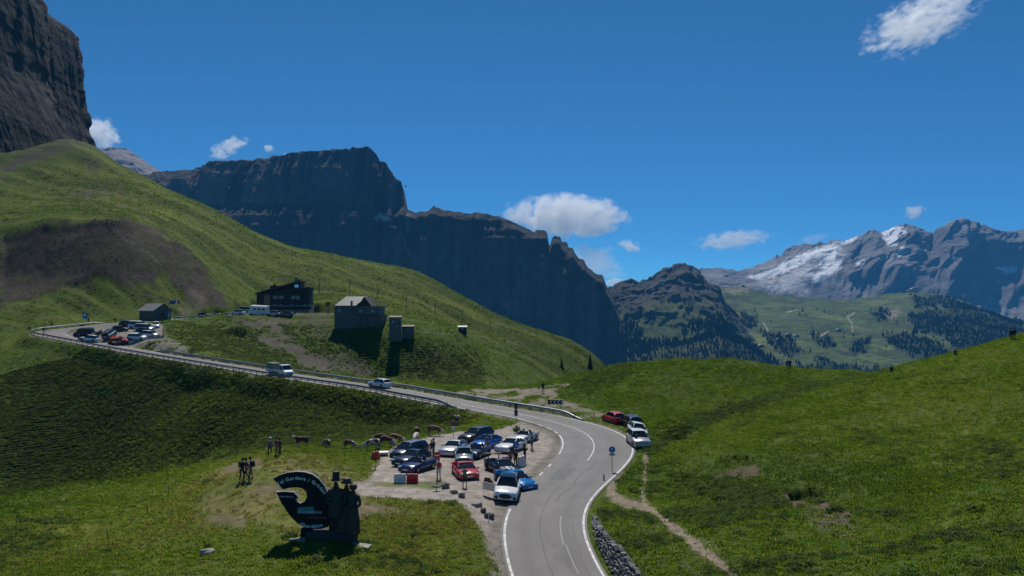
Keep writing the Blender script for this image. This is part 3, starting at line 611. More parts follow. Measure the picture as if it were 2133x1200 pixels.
def col5(V, n, T, px, py):
    x, y, z = V[..., 0], V[..., 1], V[..., 2]; c = np.zeros(V.shape)+np.array([0.085, 0.118, 0.034])
    c = blend(c, (0.120, 0.148, 0.045), sstep(-0.1, 0.4, fbm(x/150, y/200, o=4, seed=3))); c = blend(c, (0.055, 0.070, 0.028), sstep(0.1, 0.4, fbm(x/60, y/90, o=3, seed=13))*0.7)
    for p in FOREST: c = blend(c, (0.024, 0.034, 0.016), pm(px, py, p, 6)*0.9)
    c = blend(c, (0.30, 0.25, 0.19), pm(px, py, [(1505,603),(1550,597),(1562,606),(1530,612)], 4)*0.7); c = blend(c, (0.30, 0.24, 0.18), pm(px, py, [(1840,655),(1870,640),(1878,652),(1855,668)], 4)*0.6)
    for ln in ([(1765,660),(1775,675),(1776,690)], [(1765,660),(1780,652)], [(1590,672),(1600,690),(1612,697)], [(1710,700),(1725,690)], [(1640,650),(1660,645)]):
        c = blend(c, (0.36, 0.32, 0.26), sstep(2.2, 0.8, line_d(px, py, ln))*0.8)
    return c
_, V5, N5, px5, py5, T5 = loft('green_alp', [const(830, 2250), R51, R52, R53, SKY5, off(SKY5, 22, 5200)], 1382, 2318, 420, [14, 34, 34, 40, 8], disp5, col5, FARROCK)
# --- glacier mountain
SKY6 = [(1300,640,7000),(1400,580,7000),(1460,560,7000),(1485,559,7000),(1500,557,7000),(1530,566,7000),(1560,557,7000),(1600,545,7000),(1612,538,7000),(1622,540,7000),(1632,522,7000),(1660,515,7000),(1700,508,7000),(1740,498,7000),(1748,502,7000),(1785,492,7000),(1800,483,7000),(1812,481,7000),(1830,487,7000),(1848,473,7000),(1858,469,7000),(1885,470,7000),(1900,480,7000),(1918,488,7000),(1928,494,7000),(1945,477,6550),(1962,464,6550),(1980,459,6550),(2000,459,6550),(2018,466,6550),(2040,474,6550),(2060,485,6550),(2075,490,6550),(2090,489,6550),(2108,483,6550),(2120,482,6550),(2140,492,6550),(2200,500,6550),(2320,560,6550)]
M6M = [(x, y+max(22, (640-y)*0.50), 6200) for x, y, _ in SKY6]
M6H = [(x, y+max(9, (640-y)*0.16), 6650 if x < 1930 else 6420) for x, y, _ in SKY6]
def disp6(V, T, XS):
    x, y, z = V[..., 0], V[..., 1], V[..., 2]; o = np.zeros(V.shape); k = sstep(0.1, 0.8, T)*sstep(4, 2.9, T)
    gl = np.where(XS < 1760, 0.45, 1.0)
    u = x*0.80-y*0.6
    o[..., 1] = -((ridged(u/410, y/1000, z/1000, o=5, seed=13)-0.5)*410+(ridged(u/120, y/330, z/280, o=3, seed=14)-0.5)*120+(ridged(u/36, y/110, z/90, o=3, seed=15)-0.5)*34)*k*gl
    o[..., 2] = (ridged(x/74, y/270, o=4, seed=8)-0.5)*40*np.exp(-((T-3)/0.4)**2)+fbm(x/200, y/200, o=3, seed=9)*27*k; return o
SNOW = [[(1556,577),(1600,565),(1650,540),(1690,522),(1745,503),(1758,507),(1742,525),(1738,548),(1722,560),(1700,556),(1718,535),(1690,540),(1660,556),(1610,578),(1570,580)], [(1760,500),(1785,492),(1778,502),(1755,512)], [(1835,487),(1855,474),(1885,472),(1888,485),(1870,495),(1868,510),(1852,512),(1845,502)],
        [(1690,575),(1720,560),(1755,535),(1750,560),(1735,572),(1700,585)], [(1785,550),(1800,540),(1795,552)], [(2075,558),(2120,552),(2118,566),(2095,568)], [(1865,530),(1880,515),(1872,535)]]
def col6(V, n, T, px, py):
    x, y, z = V[..., 0], V[..., 1], V[..., 2]; c = np.zeros(V.shape)+np.array([0.17, 0.162, 0.168]); c = blend(c, (0.27, 0.25, 0.25), sstep(0.0, 0.4, fbm(x/200, y/300, z/200, o=4, seed=3)))
    c = blend(c, (0.58, 0.58, 0.60), pm(px, py, [(1560,575),(1740,503),(1760,530),(1745,575),(1700,612),(1600,600)], 8)*sstep(-0.45, 0.15, fbm(x/120, y/160, o=3, seed=5))*0.85)
    s = 0
    for p in SNOW: s = np.maximum(s, pm(px, py, p, 3))
    return blend(c, (0.86, 0.88, 0.92), s*0.95)
loft('glacier_mountain', [const(720, 5400), M6M, M6H, SKY6, off(SKY6, 25, 7900)], 1302, 2318, 460, [26, 60, 30, 8], disp6, col6, FARROCK)
# --- the two near rock towers on the left
def tower(name, lv, yf, yb, xl, n=430, nl=230, seed=1, d=540.0):
    zs = np.array([P(0, py, d).z for py, _ in lv])[::-1]; xr = np.array([P(px, 600, d).x for _, px in lv])[::-1]
    Z = np.linspace(zs[0], zs[-1], nl); XR = np.interp(Z, zs, xr); t = np.concatenate([np.linspace(1.30*np.pi, 2.06*np.pi, n-60, endpoint=False), np.linspace(2.06*np.pi, 3.30*np.pi, 60, endpoint=False)])
    c = np.cos(t); s = np.sin(t); e = 0.45
    ux = np.sign(c)*np.abs(c)**e; uy = np.sign(s)*np.abs(s)**e
    cy_ = (yf+yb)/2; ry = (yb-yf)/2
    lean = (Z-zs[0])/(zs[-1]-zs[0])
    X = (XR[:, None]+xl)/2+(XR[:, None]-xl)/2*ux; Y = cy_+lean[:, None]*12+ry*uy*(1-0.10*lean[:, None]); ZZ = np.broadcast_to(Z[:, None], X.shape)
    f = (ridged(X/34, Y/34, ZZ/170, o=4, seed=seed)-0.5)*20+(ridged(X/9, Y/9, ZZ/40, o=3, seed=seed+1)-0.5)*8+(ridged(X/3, Y/3, ZZ/12, o=2, seed=seed+7)-0.5)*3.2-5*sstep(.82, .97, ridged(X/22, Y/22, ZZ/120, o=2, seed=seed+9))+fbm(X/50, Y/50, ZZ/9, o=3, seed=seed+2)*4.5+fbm(X/4, Y/4, ZZ/5, o=3, seed=seed+3)*1.2
    edge = np.where(np.abs(ux) > 0.97, 0.35, 1.0)
    V = np.stack([X+f*c*0.45*edge, Y+f*s, ZZ+0*X], -1)
    cap = V[-1].copy(); rows = [V]
    for k in (0.75, 0.4, 0.05):
        q = cap.copy(); m = cap.mean(0); q = m+(cap-m)*k; q[:, 2] = cap[:, 2]+(1-k)*10+fbm(q[:, 0]/9, q[:, 1]/9, o=3, seed=4)*4; rows.append(q[None])
    V = np.concatenate(rows, 0)
    me = grid_mesh(name, V, V.shape[0], n, True); x, y, z = V[..., 0], V[..., 1], V[..., 2]
    col = np.zeros(V.shape)+np.array([0.052, 0.053, 0.054]); col = blend(col, (0.080, 0.068, 0.060), sstep(0.0, 0.4, fbm(x/30, y/30, z/60, o=3, seed=5)))
    col = blend(col, (0.022, 0.024, 0.027), sstep(0.0, 0.45, fbm(x/9, y/9, z/80, o=3, seed=6))*0.9); col = blend(col, (0.07, 0.08, 0.04), sstep(0.25, 0.5, fbm(x/12, y/12, z/8, o=3, seed=7))*0.35)
    set_col(me, col*np.array([.68, .70, .74])); me.materials.append(ROCK); o = link(bpy.data.objects.new(name, me)); tag(o, kind='structure'); return o
tower('rock_tower', [(-260,20),(-120,45),(-40,62),(0,76),(30,88),(60,92),(100,96),(150,101),(185,106),(215,116),(250,132),(275,142),(300,152),(360,170),(420,176)], 505, 640, -470, d=628)
tower('rock_tower', [(30,88),(42,105),(55,128),(68,147),(80,152),(100,158),(118,160),(140,163),(170,168),(200,172),(225,178),(250,183),(275,190),(300,196),(316,201),(380,214),(420,222)], 600, 720, -480, seed=31, d=708)

# ------------------------------------------------------------------ conifer woods on the far slopes (one mass)
def scatter(name, pts_, scl, rot, protos, kinds=None):
    """one object that instances small plants on its points (geometry nodes)"""
    me = bpy.data.meshes.new(name); me.vertices.add(len(pts_)); me.vertices.foreach_set('co', np.asarray(pts_, np.float32).ravel())
    a = me.attributes.new('scl', 'FLOAT_VECTOR', 'POINT'); a.data.foreach_set('vector', np.asarray(scl, np.float32).ravel())
    a = me.attributes.new('rot', 'FLOAT', 'POINT'); a.data.foreach_set('value', np.asarray(rot, np.float32))
    if kinds is not None: a = me.attributes.new('kind_index', 'INT', 'POINT'); a.data.foreach_set('value', np.asarray(kinds, np.int32))
    o = link(bpy.data.objects.new(name, me)); tag(o, kind='stuff')
    col = bpy.data.collections.new(name+'_kinds')
    for i_, p in enumerate(protos): p.name = '%s_%d' % (name, i_); col.objects.link(p)
    ng = bpy.data.node_groups.new(name, 'GeometryNodeTree'); ng.interface.new_socket('Geometry', in_out='INPUT', socket_type='NodeSocketGeometry'); ng.interface.new_socket('Geometry', in_out='OUTPUT', socket_type='NodeSocketGeometry')
    gi = ng.nodes.new('NodeGroupInput'); go = ng.nodes.new('NodeGroupOutput'); ip = ng.nodes.new('GeometryNodeInstanceOnPoints'); ci = ng.nodes.new('GeometryNodeCollectionInfo')
    ci.inputs['Collection'].default_value = col; ci.inputs['Separate Children'].default_value = True; ci.inputs['Reset Children'].default_value = True; ip.inputs['Pick Instance'].default_value = True
    na = ng.nodes.new('GeometryNodeInputNamedAttribute'); na.data_type = 'FLOAT_VECTOR'; na.inputs['Name'].default_value = 'scl'
    nr = ng.nodes.new('GeometryNodeInputNamedAttribute'); nr.data_type = 'FLOAT'; nr.inputs['Name'].default_value = 'rot'
    nk = ng.nodes.new('GeometryNodeInputNamedAttribute'); nk.data_type = 'INT'; nk.inputs['Name'].default_value = 'kind_index'
    cb = ng.nodes.new('ShaderNodeCombineXYZ'); ng.links.new(nr.outputs['Attribute'], cb.inputs['Z'])
    ri = ng.nodes.new('FunctionNodeRandomValue'); ri.data_type = 'INT'; ri.inputs[4].default_value = 0; ri.inputs[5].default_value = len(protos)-1
    ng.links.new(gi.outputs[0], ip.inputs['Points']); ng.links.new(ci.outputs[0], ip.inputs['Instance']); ng.links.new(na.outputs['Attribute'], ip.inputs['Scale']); ng.links.new(cb.outputs[0], ip.inputs['Rotation']); ng.links.new(ri.outputs[2] if kinds is None else nk.outputs['Attribute'], ip.inputs['Instance Index'])
    ng.links.new(ip.outputs[0], go.inputs[0])
    o.modifiers.new('scatter', 'NODES').node_group = ng
    return o
def proto(mb, name, m): return bpy.data.objects.new(name, mb.mesh(name, m))      # not linked to the scene, only instanced
CONIF = mat('conifer_needles', (0.020, 0.034, 0.016), 0.9, noise=0.4, nscale=2.0, spec=0.1)
def conifer_mb(seed, tiers=6, n=7):
    rnd = random.Random(seed); m = MB()
    for i in range(tiers):
        z0 = 0.10+0.80*i/tiers; r = 0.17*(1-i/tiers)+0.02; vs_ = [(0, 0, z0+0.26)]
        for k in range(2*n):
            a = math.pi*k/n+rnd.random(); rr_ = r*(rnd.uniform(0.85, 1.2) if k % 2 == 0 else 0.55); vs_.append((rr_*math.cos(a), rr_*math.sin(a), z0-0.03*(k % 2 == 0)+rnd.uniform(-.02, .02)))
        m.add(vs_, [(0, 1+k, 1+(k+1) % (2*n)) for k in range(2*n)], 0)
    m.tube((0, 0, -0.05), (0, 0, 0.3), 0.02, 0.012, 5); return m
cprot = [proto(conifer_mb(k), 'conifer_kind', CONIF) for k in range(3)]
def pick(V, px, py, polys, n, T=None, tmax=9, soft=4):
    s = np.full(px.shape, -1e9)
    for p in polys: s = np.maximum(s, poly_sd(px, py, p))
    s = s+(vnoise(px/7, py/5, seed=9)-0.5)*16
    ok = np.argwhere((s > 0) & (T < tmax)); k = ok[np.random.randint(0, len(ok), n)]
    return V[k[:, 0], k[:, 1]]+np.c_[np.random.uniform(-6, 6, (n, 2)), np.full(n, -1.0)]
w1 = pick(V5, px5, py5, FOREST, 6400, T5, 3.9)
w2 = pick(V4, px4, py4, [[(1262,690),(1330,705),(1400,712),(1480,690),(1530,690),(1560,715),(1640,760),(1560,775),(1200,800),(1200,745)], [(1262,690),(1300,650),(1345,690),(1330,740),(1262,740)], [(1420,690),(1440,670),(1500,660),(1540,690)]], 4200, T4, 1.9)
w3 = pick(V5, px5, py5, [[(1440,640),(2133,650),(2133,790),(1400,790)]], 90, T5, 3.6)
wp = np.concatenate([w1, w2, w3]); ws = np.random.uniform(9, 19, len(wp))
scatter('forest', wp, np.stack([ws*1.25, ws*1.25, ws], -1), np.random.uniform(0, 6.28, len(wp)), cprot)

# ------------------------------------------------------------------ clouds (volumes far behind the mountains)
def cloud_mat(name, dens, scale, seed, thr, warp_=0.25):
    m = bpy.data.materials.new(name); m.use_nodes = True; nt = m.node_tree; nt.nodes.remove(nt.nodes['Principled BSDF']); out = nt.nodes['Material Output']
    tc = nt.nodes.new('ShaderNodeTexCoord'); ln = nt.nodes.new('ShaderNodeVectorMath'); ln.operation = 'DOT_PRODUCT'
    nt.links.new(tc.outputs['Object'], ln.inputs[0]); nt.links.new(tc.outputs['Object'], ln.inputs[1])
    mp = nt.nodes.new('ShaderNodeMapping'); mp.inputs['Location'].default_value = (seed*3.7, seed*1.3, seed); mp.inputs['Scale'].default_value = scale
    nt.links.new(tc.outputs['Object'], mp.inputs['Vector'])
    nz = nt.nodes.new('ShaderNodeTexNoise'); nz.inputs['Scale'].default_value = 1.0; nz.inputs['Detail'].default_value = 6; nz.inputs['Roughness'].default_value = 0.62; nt.links.new(mp.outputs[0], nz.inputs['Vector'])
    def M(op, a, b):
        n = nt.nodes.new('ShaderNodeMath'); n.operation = op
        for i, v in enumerate((a, b)):
            if isinstance(v, (int, float)): n.inputs[i].default_value = v
            else: nt.links.new(v, n.inputs[i])
        return n.outputs[0]
    fall = M('SUBTRACT', 1.0, ln.outputs['Value'])
    v = M('ADD', M('MULTIPLY', fall, 0.75), M('MULTIPLY', M('SUBTRACT', nz.outputs['Fac'], 0.5), 2.6)); v = M('SUBTRACT', v, thr)
    v = M('MULTIPLY', v, 4.0); v = M('MAXIMUM', v, 0.0); v = M('MINIMUM', v, 1.0); v = M('MULTIPLY', v, M('MINIMUM', M('MAXIMUM', M('MULTIPLY', fall, 5.0), 0.0), 1.0))
    v = M('MULTIPLY', v, dens)
    vp = nt.nodes.new('ShaderNodeVolumePrincipled'); vp.inputs['Color'].default_value = (1, 1, 1, 1); vp.inputs['Anisotropy'].default_value = 0.5
    nt.links.new(v, vp.inputs['Density']); nt.links.new(vp.outputs[0], out.inputs['Volume']); return m
def cloud(px, py, wpx, hpx, d, dens, scale, seed, thr, tilt=0.0, label=''):
    p = P(px, py, d); bm = bmesh.new(); bmesh.ops.create_icosphere(bm, subdivisions=3, radius=1.0); me = bpy.data.meshes.new('cloud'); bm.to_mesh(me); bm.free()
    sx = wpx/2*d/FPX; sz = hpx/2*d/FPX
    m = cloud_mat('cloud_vapour', dens, scale, seed, thr); me.materials.append(m)
    o = link(bpy.data.objects.new('cloud', me)); o.location = p; o.scale = (sx, max(sz*1.2, sx*0.4), sz); o.rotation_euler = (0, R(tilt), 0)
    tag(o, label, 'cloud', 'fair-weather clouds'); return o
D_ = 15500
cloud(1180, 450, 290, 104, D_, 0.0046, (4.8, 2.4, 2.4), 1, 0.20, 2, 'large puffy white cloud just above the dark wall mountain')
cloud(1915, 48, 310, 140, D_, 0.0026, (5.0, 3.0, 4.0), 2, 0.44, -22, 'torn white cloud high in the blue sky at the upper right')
cloud(206, 278, 100, 84, D_, 0.0045, (2.8, 2.0, 2.4), 3, 0.36, 20, 'small white cloud peeping out beside the rock tower')
cloud(476, 308, 105, 50, D_, 0.004, (2.4, 1.4, 1.8), 4, 0.42, -28, 'slanting wisp of cloud over the flat-topped wall mountain')
cloud(560, 309, 26, 22, D_, 0.006, (1.4, 1.0, 1.2), 5, 0.30, 0, 'tiny puff of cloud right of the slanting wisp')
cloud(610, 324, 60, 12, D_, 0.005, (2.0, 1.0, 1.0), 6, 0.30, 0, 'low sliver of cloud touching the top of the flat wall mountain')
cloud(1528, 500, 210, 54, D_, 0.0034, (5.0, 2.4, 2.8), 7, 0.40, -6, 'flat white cloud left of the glacier mountain')
cloud(1905, 442, 60, 36, D_, 0.005, (1.8, 1.4, 1.4), 8, 0.32, -10, 'little round cloud above the glacier summit')
cloud(1312, 513, 64, 30, D_, 0.006, (2.2, 1.4, 1.4), 9, 0.32, 10, 'pair of small white puffs under the large cloud')
cloud(1235, 545, 170, 90, D_, 0.0016, (2.4, 1.4, 1.8), 10, 0.30, 15, 'thin veil of cloud behind the jagged ridge towers')
cloud(1284, 590, 60, 26, D_, 0.007, (1.8, 1.2, 1.2), 11, 0.20, 0, 'white cloud bank in the saddle beside the dark wall mountain')
cloud(1690, 500, 90, 26, D_, 0.0014, (2.2, 1.2, 1.2), 12, 0.28, -12, 'faint streak of cloud behind the glacier ridge')

# ------------------------------------------------------------------ the blue mountain air
hz = MB(); hz.box((0, 3550, 340), (14000, 9500, 1440)); hm = bpy.data.materials.new('mountain_air'); hm.use_nodes = True; nt = hm.node_tree
nt.nodes.remove(nt.nodes['Principled BSDF']); vp = nt.nodes.new('ShaderNodeVolumePrincipled'); vp.inputs['Color'].default_value = (0.11, 0.47, 1.0, 1); vp.inputs['Density'].default_value = 5.3e-5; vp.inputs['Anisotropy'].default_value = 0.0
nt.links.new(vp.outputs[0], nt.nodes['Material Output'].inputs['Volume'])
tag(hz.build('haze', hm), 'clear blue mountain air over the whole valley', kind='stuff')
# ================================================================== vehicles
def paint(name, c, rough=0.28, metal=0.0): return mat('paint_'+name, c, rough, metal, coat=0.35)
GLASS = mat('dark_car_glass', (0.012, 0.014, 0.016), 0.06, spec=0.8); TYRE = mat('tyre_rubber', (0.015, 0.015, 0.016), 0.85); RIM = mat('alloy', (0.45, 0.45, 0.47), 0.35, 0.9)
RIMB = mat('black_alloy', (0.02, 0.02, 0.022), 0.4, 0.5); TRIM = mat('black_trim', (0.018, 0.018, 0.02), 0.55); LAMP = mat('clear_lamp', (0.75, 0.78, 0.80), 0.1, spec=0.8); REDL = mat('red_lamp', (0.45, 0.01, 0.01), 0.2)
PLATE = mat('number_plate', (0.75, 0.75, 0.72), 0.5); LEATH = mat('dark_leather', (0.03, 0.027, 0.025), 0.6); CHROME = mat('chrome', (0.6, 0.6, 0.62), 0.15, 1.0)
SPECS = {   # L, W, H, hood z, belt z, tail z, windscreen base, roof front, roof rear, rear glass base, wheel r, clearance
 'hatch':  dict(L=4.0, W=1.76, H=1.48, hood=0.90, belt=0.96, tail=1.00, a=0.22, b=0.05, c=-0.36, d=-0.45, r=0.31, zb=0.20),
 'suv':    dict(L=4.75, W=1.95, H=1.68, hood=1.02, belt=1.08, tail=1.10, a=0.21, b=0.06, c=-0.33, d=-0.46, r=0.38, zb=0.25),
 'mpv':    dict(L=4.5, W=1.82, H=1.62, hood=0.95, belt=1.02, tail=1.05, a=0.30, b=0.10, c=-0.38, d=-0.47, r=0.32, zb=0.19),
 'estate': dict(L=4.75, W=1.85, H=1.50, hood=0.90, belt=0.97, tail=1.00, a=0.22, b=0.05, c=-0.38, d=-0.46, r=0.33, zb=0.18),
 'saloon': dict(L=4.5, W=1.80, H=1.42, hood=0.88, belt=0.94, tail=0.98, a=0.20, b=0.05, c=-0.22, d=-0.36, r=0.32, zb=0.18),
 'coupe':  dict(L=4.45, W=1.90, H=1.32, hood=0.84, belt=0.90, tail=0.94, a=0.14, b=-0.03, c=-0.22, d=-0.42, r=0.34, zb=0.15),
 'sports': dict(L=4.45, W=1.92, H=1.23, hood=0.74, belt=0.82, tail=0.90, a=0.22, b=0.02, c=-0.12, d=-0.36, r=0.34, zb=0.13),
 'roadster': dict(L=4.15, W=1.82, H=1.24, hood=0.80, belt=0.88, tail=0.90, a=0.15, b=0.02, c=-0.18, d=-0.30, r=0.32, zb=0.15, open=True),
 'van':    dict(L=4.95, W=1.92, H=1.96, hood=1.12, belt=1.15, tail=1.20, a=0.36, b=0.22, c=-0.46, d=-0.49, r=0.34, zb=0.20),
}
def body_mesh(S, name='body'):
    L, W = S['L'], S['W']; n = 34; m = MB(); xs = [-L/2+L*i/(n-1) for i in range(n)]; rw = S['r']; xf, xr = L*0.305, -L*0.30
    S['xf'], S['xr'] = xf, xr; ring = 14; V = []
    for x in xs:
        t = x/L; at = abs(2*t)
        w = W/2*(1-0.16*max(0, (at-0.55)/0.45)**2.2)
        def lerp(pts):
            for (x0, z0), (x1, z1) in zip(pts, pts[1:]):
                if x0 <= t <= x1: return z0+(z1-z0)*((t-x0)/(x1-x0))
            return pts[-1][1]
        zt = lerp([(-0.5, S['tail']*0.78), (-0.47, S['tail']), (S['d'], S['tail']), (-0.1, S['belt']), (S['a'], S['hood']+0.03), (0.40, S['hood']-0.05), (0.47, S['hood']-0.16), (0.5, S['hood']*0.62)])
        zb = S['zb']+0.10*max(0, (at-0.85)/0.15)
        arch = zb
        for xw in (xf, xr):
            q = (rw+0.055)**2-(x-xw)**2
            if q > 0: arch = max(arch, rw+math.sqrt(q))
        arch = min(arch, zt-0.12); mid = max(arch+0.02, zb+(zt-zb)*0.55)
        pts_ = [(0, zb), (w*0.70, zb), (w*0.72, max(zb, arch-0.01)), (w*0.985, arch), (w, mid), (w*0.965, zt-0.05), (w*0.86, zt), (0, zt+0.035)]
        full = pts_+[(-y, z) for y, z in reversed(pts_[1:-1])]
        V += [(x, y, z) for y, z in full]
    F = [(i*ring+k, i*ring+(k+1) % ring, (i+1)*ring+(k+1) % ring, (i+1)*ring+k) for i in range(n-1) for k in range(ring)]
    m.add(V, F, 0, True); m.f += [list(range(ring))[::-1], [(n-1)*ring+k for k in range(ring)]]; m.m += [0, 0]; m.smooth += [False, False]
    return m
def wheel_meshes(r, w=0.22):
    t = MB(); t.lathe([(r*0.62, -w/2), (r*0.93, -w/2), (r, -w*0.36), (r, w*0.36), (r*0.93, w/2), (r*0.62, w/2)], 18, M=Matrix.Rotation(math.pi/2, 4, 'X'))
    q = MB(); q.lathe([(r*0.63, -0.02), (r*0.66, 0.02)], 16, M=Matrix.Rotation(math.pi/2, 4, 'X'), sm=False)
    for k in range(5):
        a = 2*math.pi*k/5; q.box((r*0.34*math.cos(a), 0, r*0.34*math.sin(a)), (r*0.58, 0.07, r*0.16), M=Matrix.Rotation(-a, 4, 'Y'))
    return t, q
_W = {}
def shared(key, fn):
    if key not in _W: _W[key] = fn()
    return _W[key]
def car(kind, pm_, rim=RIM, full=True, roofm=None, wing=False, stripe=None, rack=False, interior=LEATH):
    """vehicle pointing along +X, base at the ground"""
    S = dict(SPECS[kind]); L, W, H = S['L'], S['W'], S['H']; e = empty('parked_car'); bm_ = body_mesh(S)
    body = bm_.build('body', pm_, e); zb_ = S['belt']; wb = W/2*0.86; wr = W/2*0.66
    A = (S['a']*L, S['hood']+0.02); B = (S['b']*L, H-0.03); Cc = (S['c']*L, H-0.05 if kind not in ('coupe', 'sports') else H-0.05); D = (S['d']*L, S['tail']+0.0)
    op = S.get('open')
    def q4(name, v, m): x = MB(); x.add(v, [(0, 1, 2, 3)]); x.add([(a, b, c-0.012) for a, b, c in v], [(3, 2, 1, 0)]); return x.build(name, m, e)
    wq = q4('windscreen', [(A[0], -wb*0.94, A[1]), (A[0], wb*0.94, A[1]), (B[0], wr*0.95, B[1]-0.01), (B[0], -wr*0.95, B[1]-0.01)], GLASS)
    if not op:
        q4('rear_window', [(D[0], wb*0.92, D[1]), (D[0], -wb*0.92, D[1]), (Cc[0], -wr*0.95, Cc[1]-0.01), (Cc[0], wr*0.95, Cc[1]-0.01)], GLASS)
        for s in (-1, 1):
            x = MB(); v = [(A[0]-0.05, s*wb, A[1]-0.02), (B[0], s*wr, B[1]-0.02), ((B[0]+Cc[0])/2, s*(wr+0.02), H-0.02), (Cc[0], s*wr, Cc[1]-0.02), (D[0]+0.05, s*wb, D[1]-0.02)]
            x.add(v+[(a, b*0.97, c) for a, b, c in v], [(0, 1, 2, 3, 4), (9, 8, 7, 6, 5)]); x.build('side_window', GLASS, e)
            if full:
                x = MB()
                x.tube((A[0], s*wb, A[1]-0.02), (B[0], s*wr, B[1]), 0.032, n=6); x.tube((D[0], s*wb, D[1]-0.02), (Cc[0], s*wr, Cc[1]), 0.05 if kind not in ('coupe', 'sports') else 0.09, n=6)
                xm = (A[0]+D[0])/2-0.05; x.tube((xm, s*wb*0.99, zb_-0.02), (xm-0.05, s*(wr+0.02), H-0.03), 0.028, n=6); x.build('pillar', pm_ if kind not in ('suv', 'mpv', 'van') else TRIM, e)
        x = MB(); nx, ny = 6, 7; vv_ = []
        for i in range(nx):
            t = i/(nx-1); xx = B[0]+0.04+(Cc[0]-B[0]-0.08)*t; zz = B[1]+(Cc[1]-B[1])*t+0.05*math.sin(math.pi*t)
            for j in range(ny):
                u = -1+2*j/(ny-1); vv_.append((xx, u*(wr+0.03), zz+0.035*(1-u*u)))
        F = [(i*ny+j, (i+1)*ny+j, (i+1)*ny+j+1, i*ny+j+1) for i in range(nx-1) for j in range(ny-1)]
        b0 = len(vv_); x.add(vv_+[(a, b, c-0.05) for a, b, c in vv_], F+[tuple(b0+k for k in reversed(f)) for f in F], 0, True)
        rf = x.build('roof', roofm or pm_, e)
        if rack:
            for s in (-1, 1): x = MB(); x.tube((B[0]-0.1, s*wr*0.95, H+0.07), (Cc[0]+0.1, s*wr*0.95, H+0.05), 0.022, n=6); x.build('roof_rail', CHROME, rf)
    else:
        x = MB(); x.tube((A[0], -wb*0.95, A[1]), (B[0], -wr, B[1]), 0.03, n=6); x.tube((A[0], wb*0.95, A[1]), (B[0], wr, B[1]), 0.03, n=6); x.tube((B[0], -wr, B[1]), (B[0], wr, B[1]), 0.03, n=6); x.build('windscreen_frame', pm_, e)
        x = MB(); x.box(((A[0]+D[0])/2-0.12, 0, S['belt']+0.032), (A[0]-D[0]-0.35, wb*1.75, 0.05)); x.build('cockpit', interior, e)
        for s in (-1, 1):
            x = MB(); x.box((-0.12*L, s*0.38, S['belt']+0.14), (0.16, 0.48, 0.30), taper=0.8); st = x.build('seat', interior, e)
            x = MB(); x.box((-0.125*L, s*0.38, S['belt']+0.36), (0.10, 0.26, 0.16), taper=0.8); x.build('headrest', interior, st)
        x = MB(); x.box((D[0]-0.02, 0, S['tail']+0.04), (0.32, wb*1.7, 0.09), taper=0.85); x.build('folded_hood', interior, e)
    tm, rm = shared(('wheel', S['r'], rim.name), lambda: tuple(a.mesh(nm, mm) for a, nm, mm in zip(wheel_meshes(S['r']), ('wheel', 'rim'), (TYRE, rim))))
    for xw in (S['xf'], S['xr']):
        for s in (-1, 1):
            wo_ = link(bpy.data.objects.new('wheel', tm), e); wo_.location = (xw, s*(W/2-0.115), S['r'])
            ro = link(bpy.data.objects.new('rim', rm), wo_); ro.location = (0, s*0.085, 0)
    if full:
        hz_ = S['hood']-0.17
        for s in (-1, 1):
            x = MB(); x.box((L*0.472, s*W*0.36, hz_), (0.16, 0.34, 0.13), rz=-s*0.42, taper=0.8); x.build('headlight', LAMP, e)
            x = MB(); x.box((-L*0.486, s*W*0.36, S['tail']-0.14), (0.10, 0.36, 0.13), rz=s*0.25); x.build('tail_light', REDL, e)
            x = MB(); x.box((A[0]-0.16, s*(wb+0.19), A[1]+0.08), (0.10, 0.20, 0.13), taper=0.8); x.tube((A[0]-0.13, s*wb, A[1]+0.03), (A[0]-0.16, s*(wb+0.12), A[1]+0.05), 0.02, n=5); x.build('mirror', pm_, e)
        x = MB(); x.box((L*0.490, 0, S['zb']+0.30), (0.06, W*0.55, 0.20), taper=0.9); x.build('grille', TRIM, e)
        x = MB(); x.box((L*0.478, 0, S['zb']+0.08), (0.10, W*0.78, 0.12)); x.build('front_bumper', TRIM, e)
        x = MB(); x.box((L*0.525-0.10, 0, S['zb']+0.24), (0.03, 0.50, 0.11)); x.build('number_plate', PLATE, e)
        x = MB(); x.box((-L*0.497, 0, S['tail']-0.35), (0.03, 0.50, 0.11)); x.build('number_plate', PLATE, e)
        for s in (-1, 1):
            x = MB(); x.box((0.0, s*(W/2-0.005), S['zb']+0.07), (L*0.36, 0.03, 0.08)); x.build('sill_trim', TRIM, e)
            x = MB(); x.box((-L*0.035, s*(W/2-0.012), S['belt']-0.17), (0.17, 0.035, 0.03)); x.build('door_handle', pm_, e)
    if wing:
        x = MB(); x.box((-L*0.455, 0, H+0.16), (0.34, W*0.92, 0.04)); wg = x.build('rear_wing', TRIM, e)
        for s in (-1, 1): x = MB(); x.box((-L*0.43, s*W*0.28, (H+S['tail'])/2+0.07), (0.12, 0.04, H-S['tail']+0.18)); x.build('wing_stay', TRIM, wg)
    if stripe:
        for s in (-1, 1):
            v = []
            for t in np.linspace(S['a']+0.015, 0.455, 8):
                zt = np.interp(t, [S['a'], 0.40, 0.47], [S['hood']+0.03, S['hood']-0.05, S['hood']-0.16])+0.05
                v += [(t*L, s*0.10, zt), (t*L, s*0.34, zt-0.012)]
            x = MB(); x.add(v, [(2*k, 2*k+1, 2*k+3, 2*k+2) if s < 0 else (2*k+2, 2*k+3, 2*k+1, 2*k) for k in range(7)], 0, True); x.build('bonnet_stripe', stripe, e)
    return e
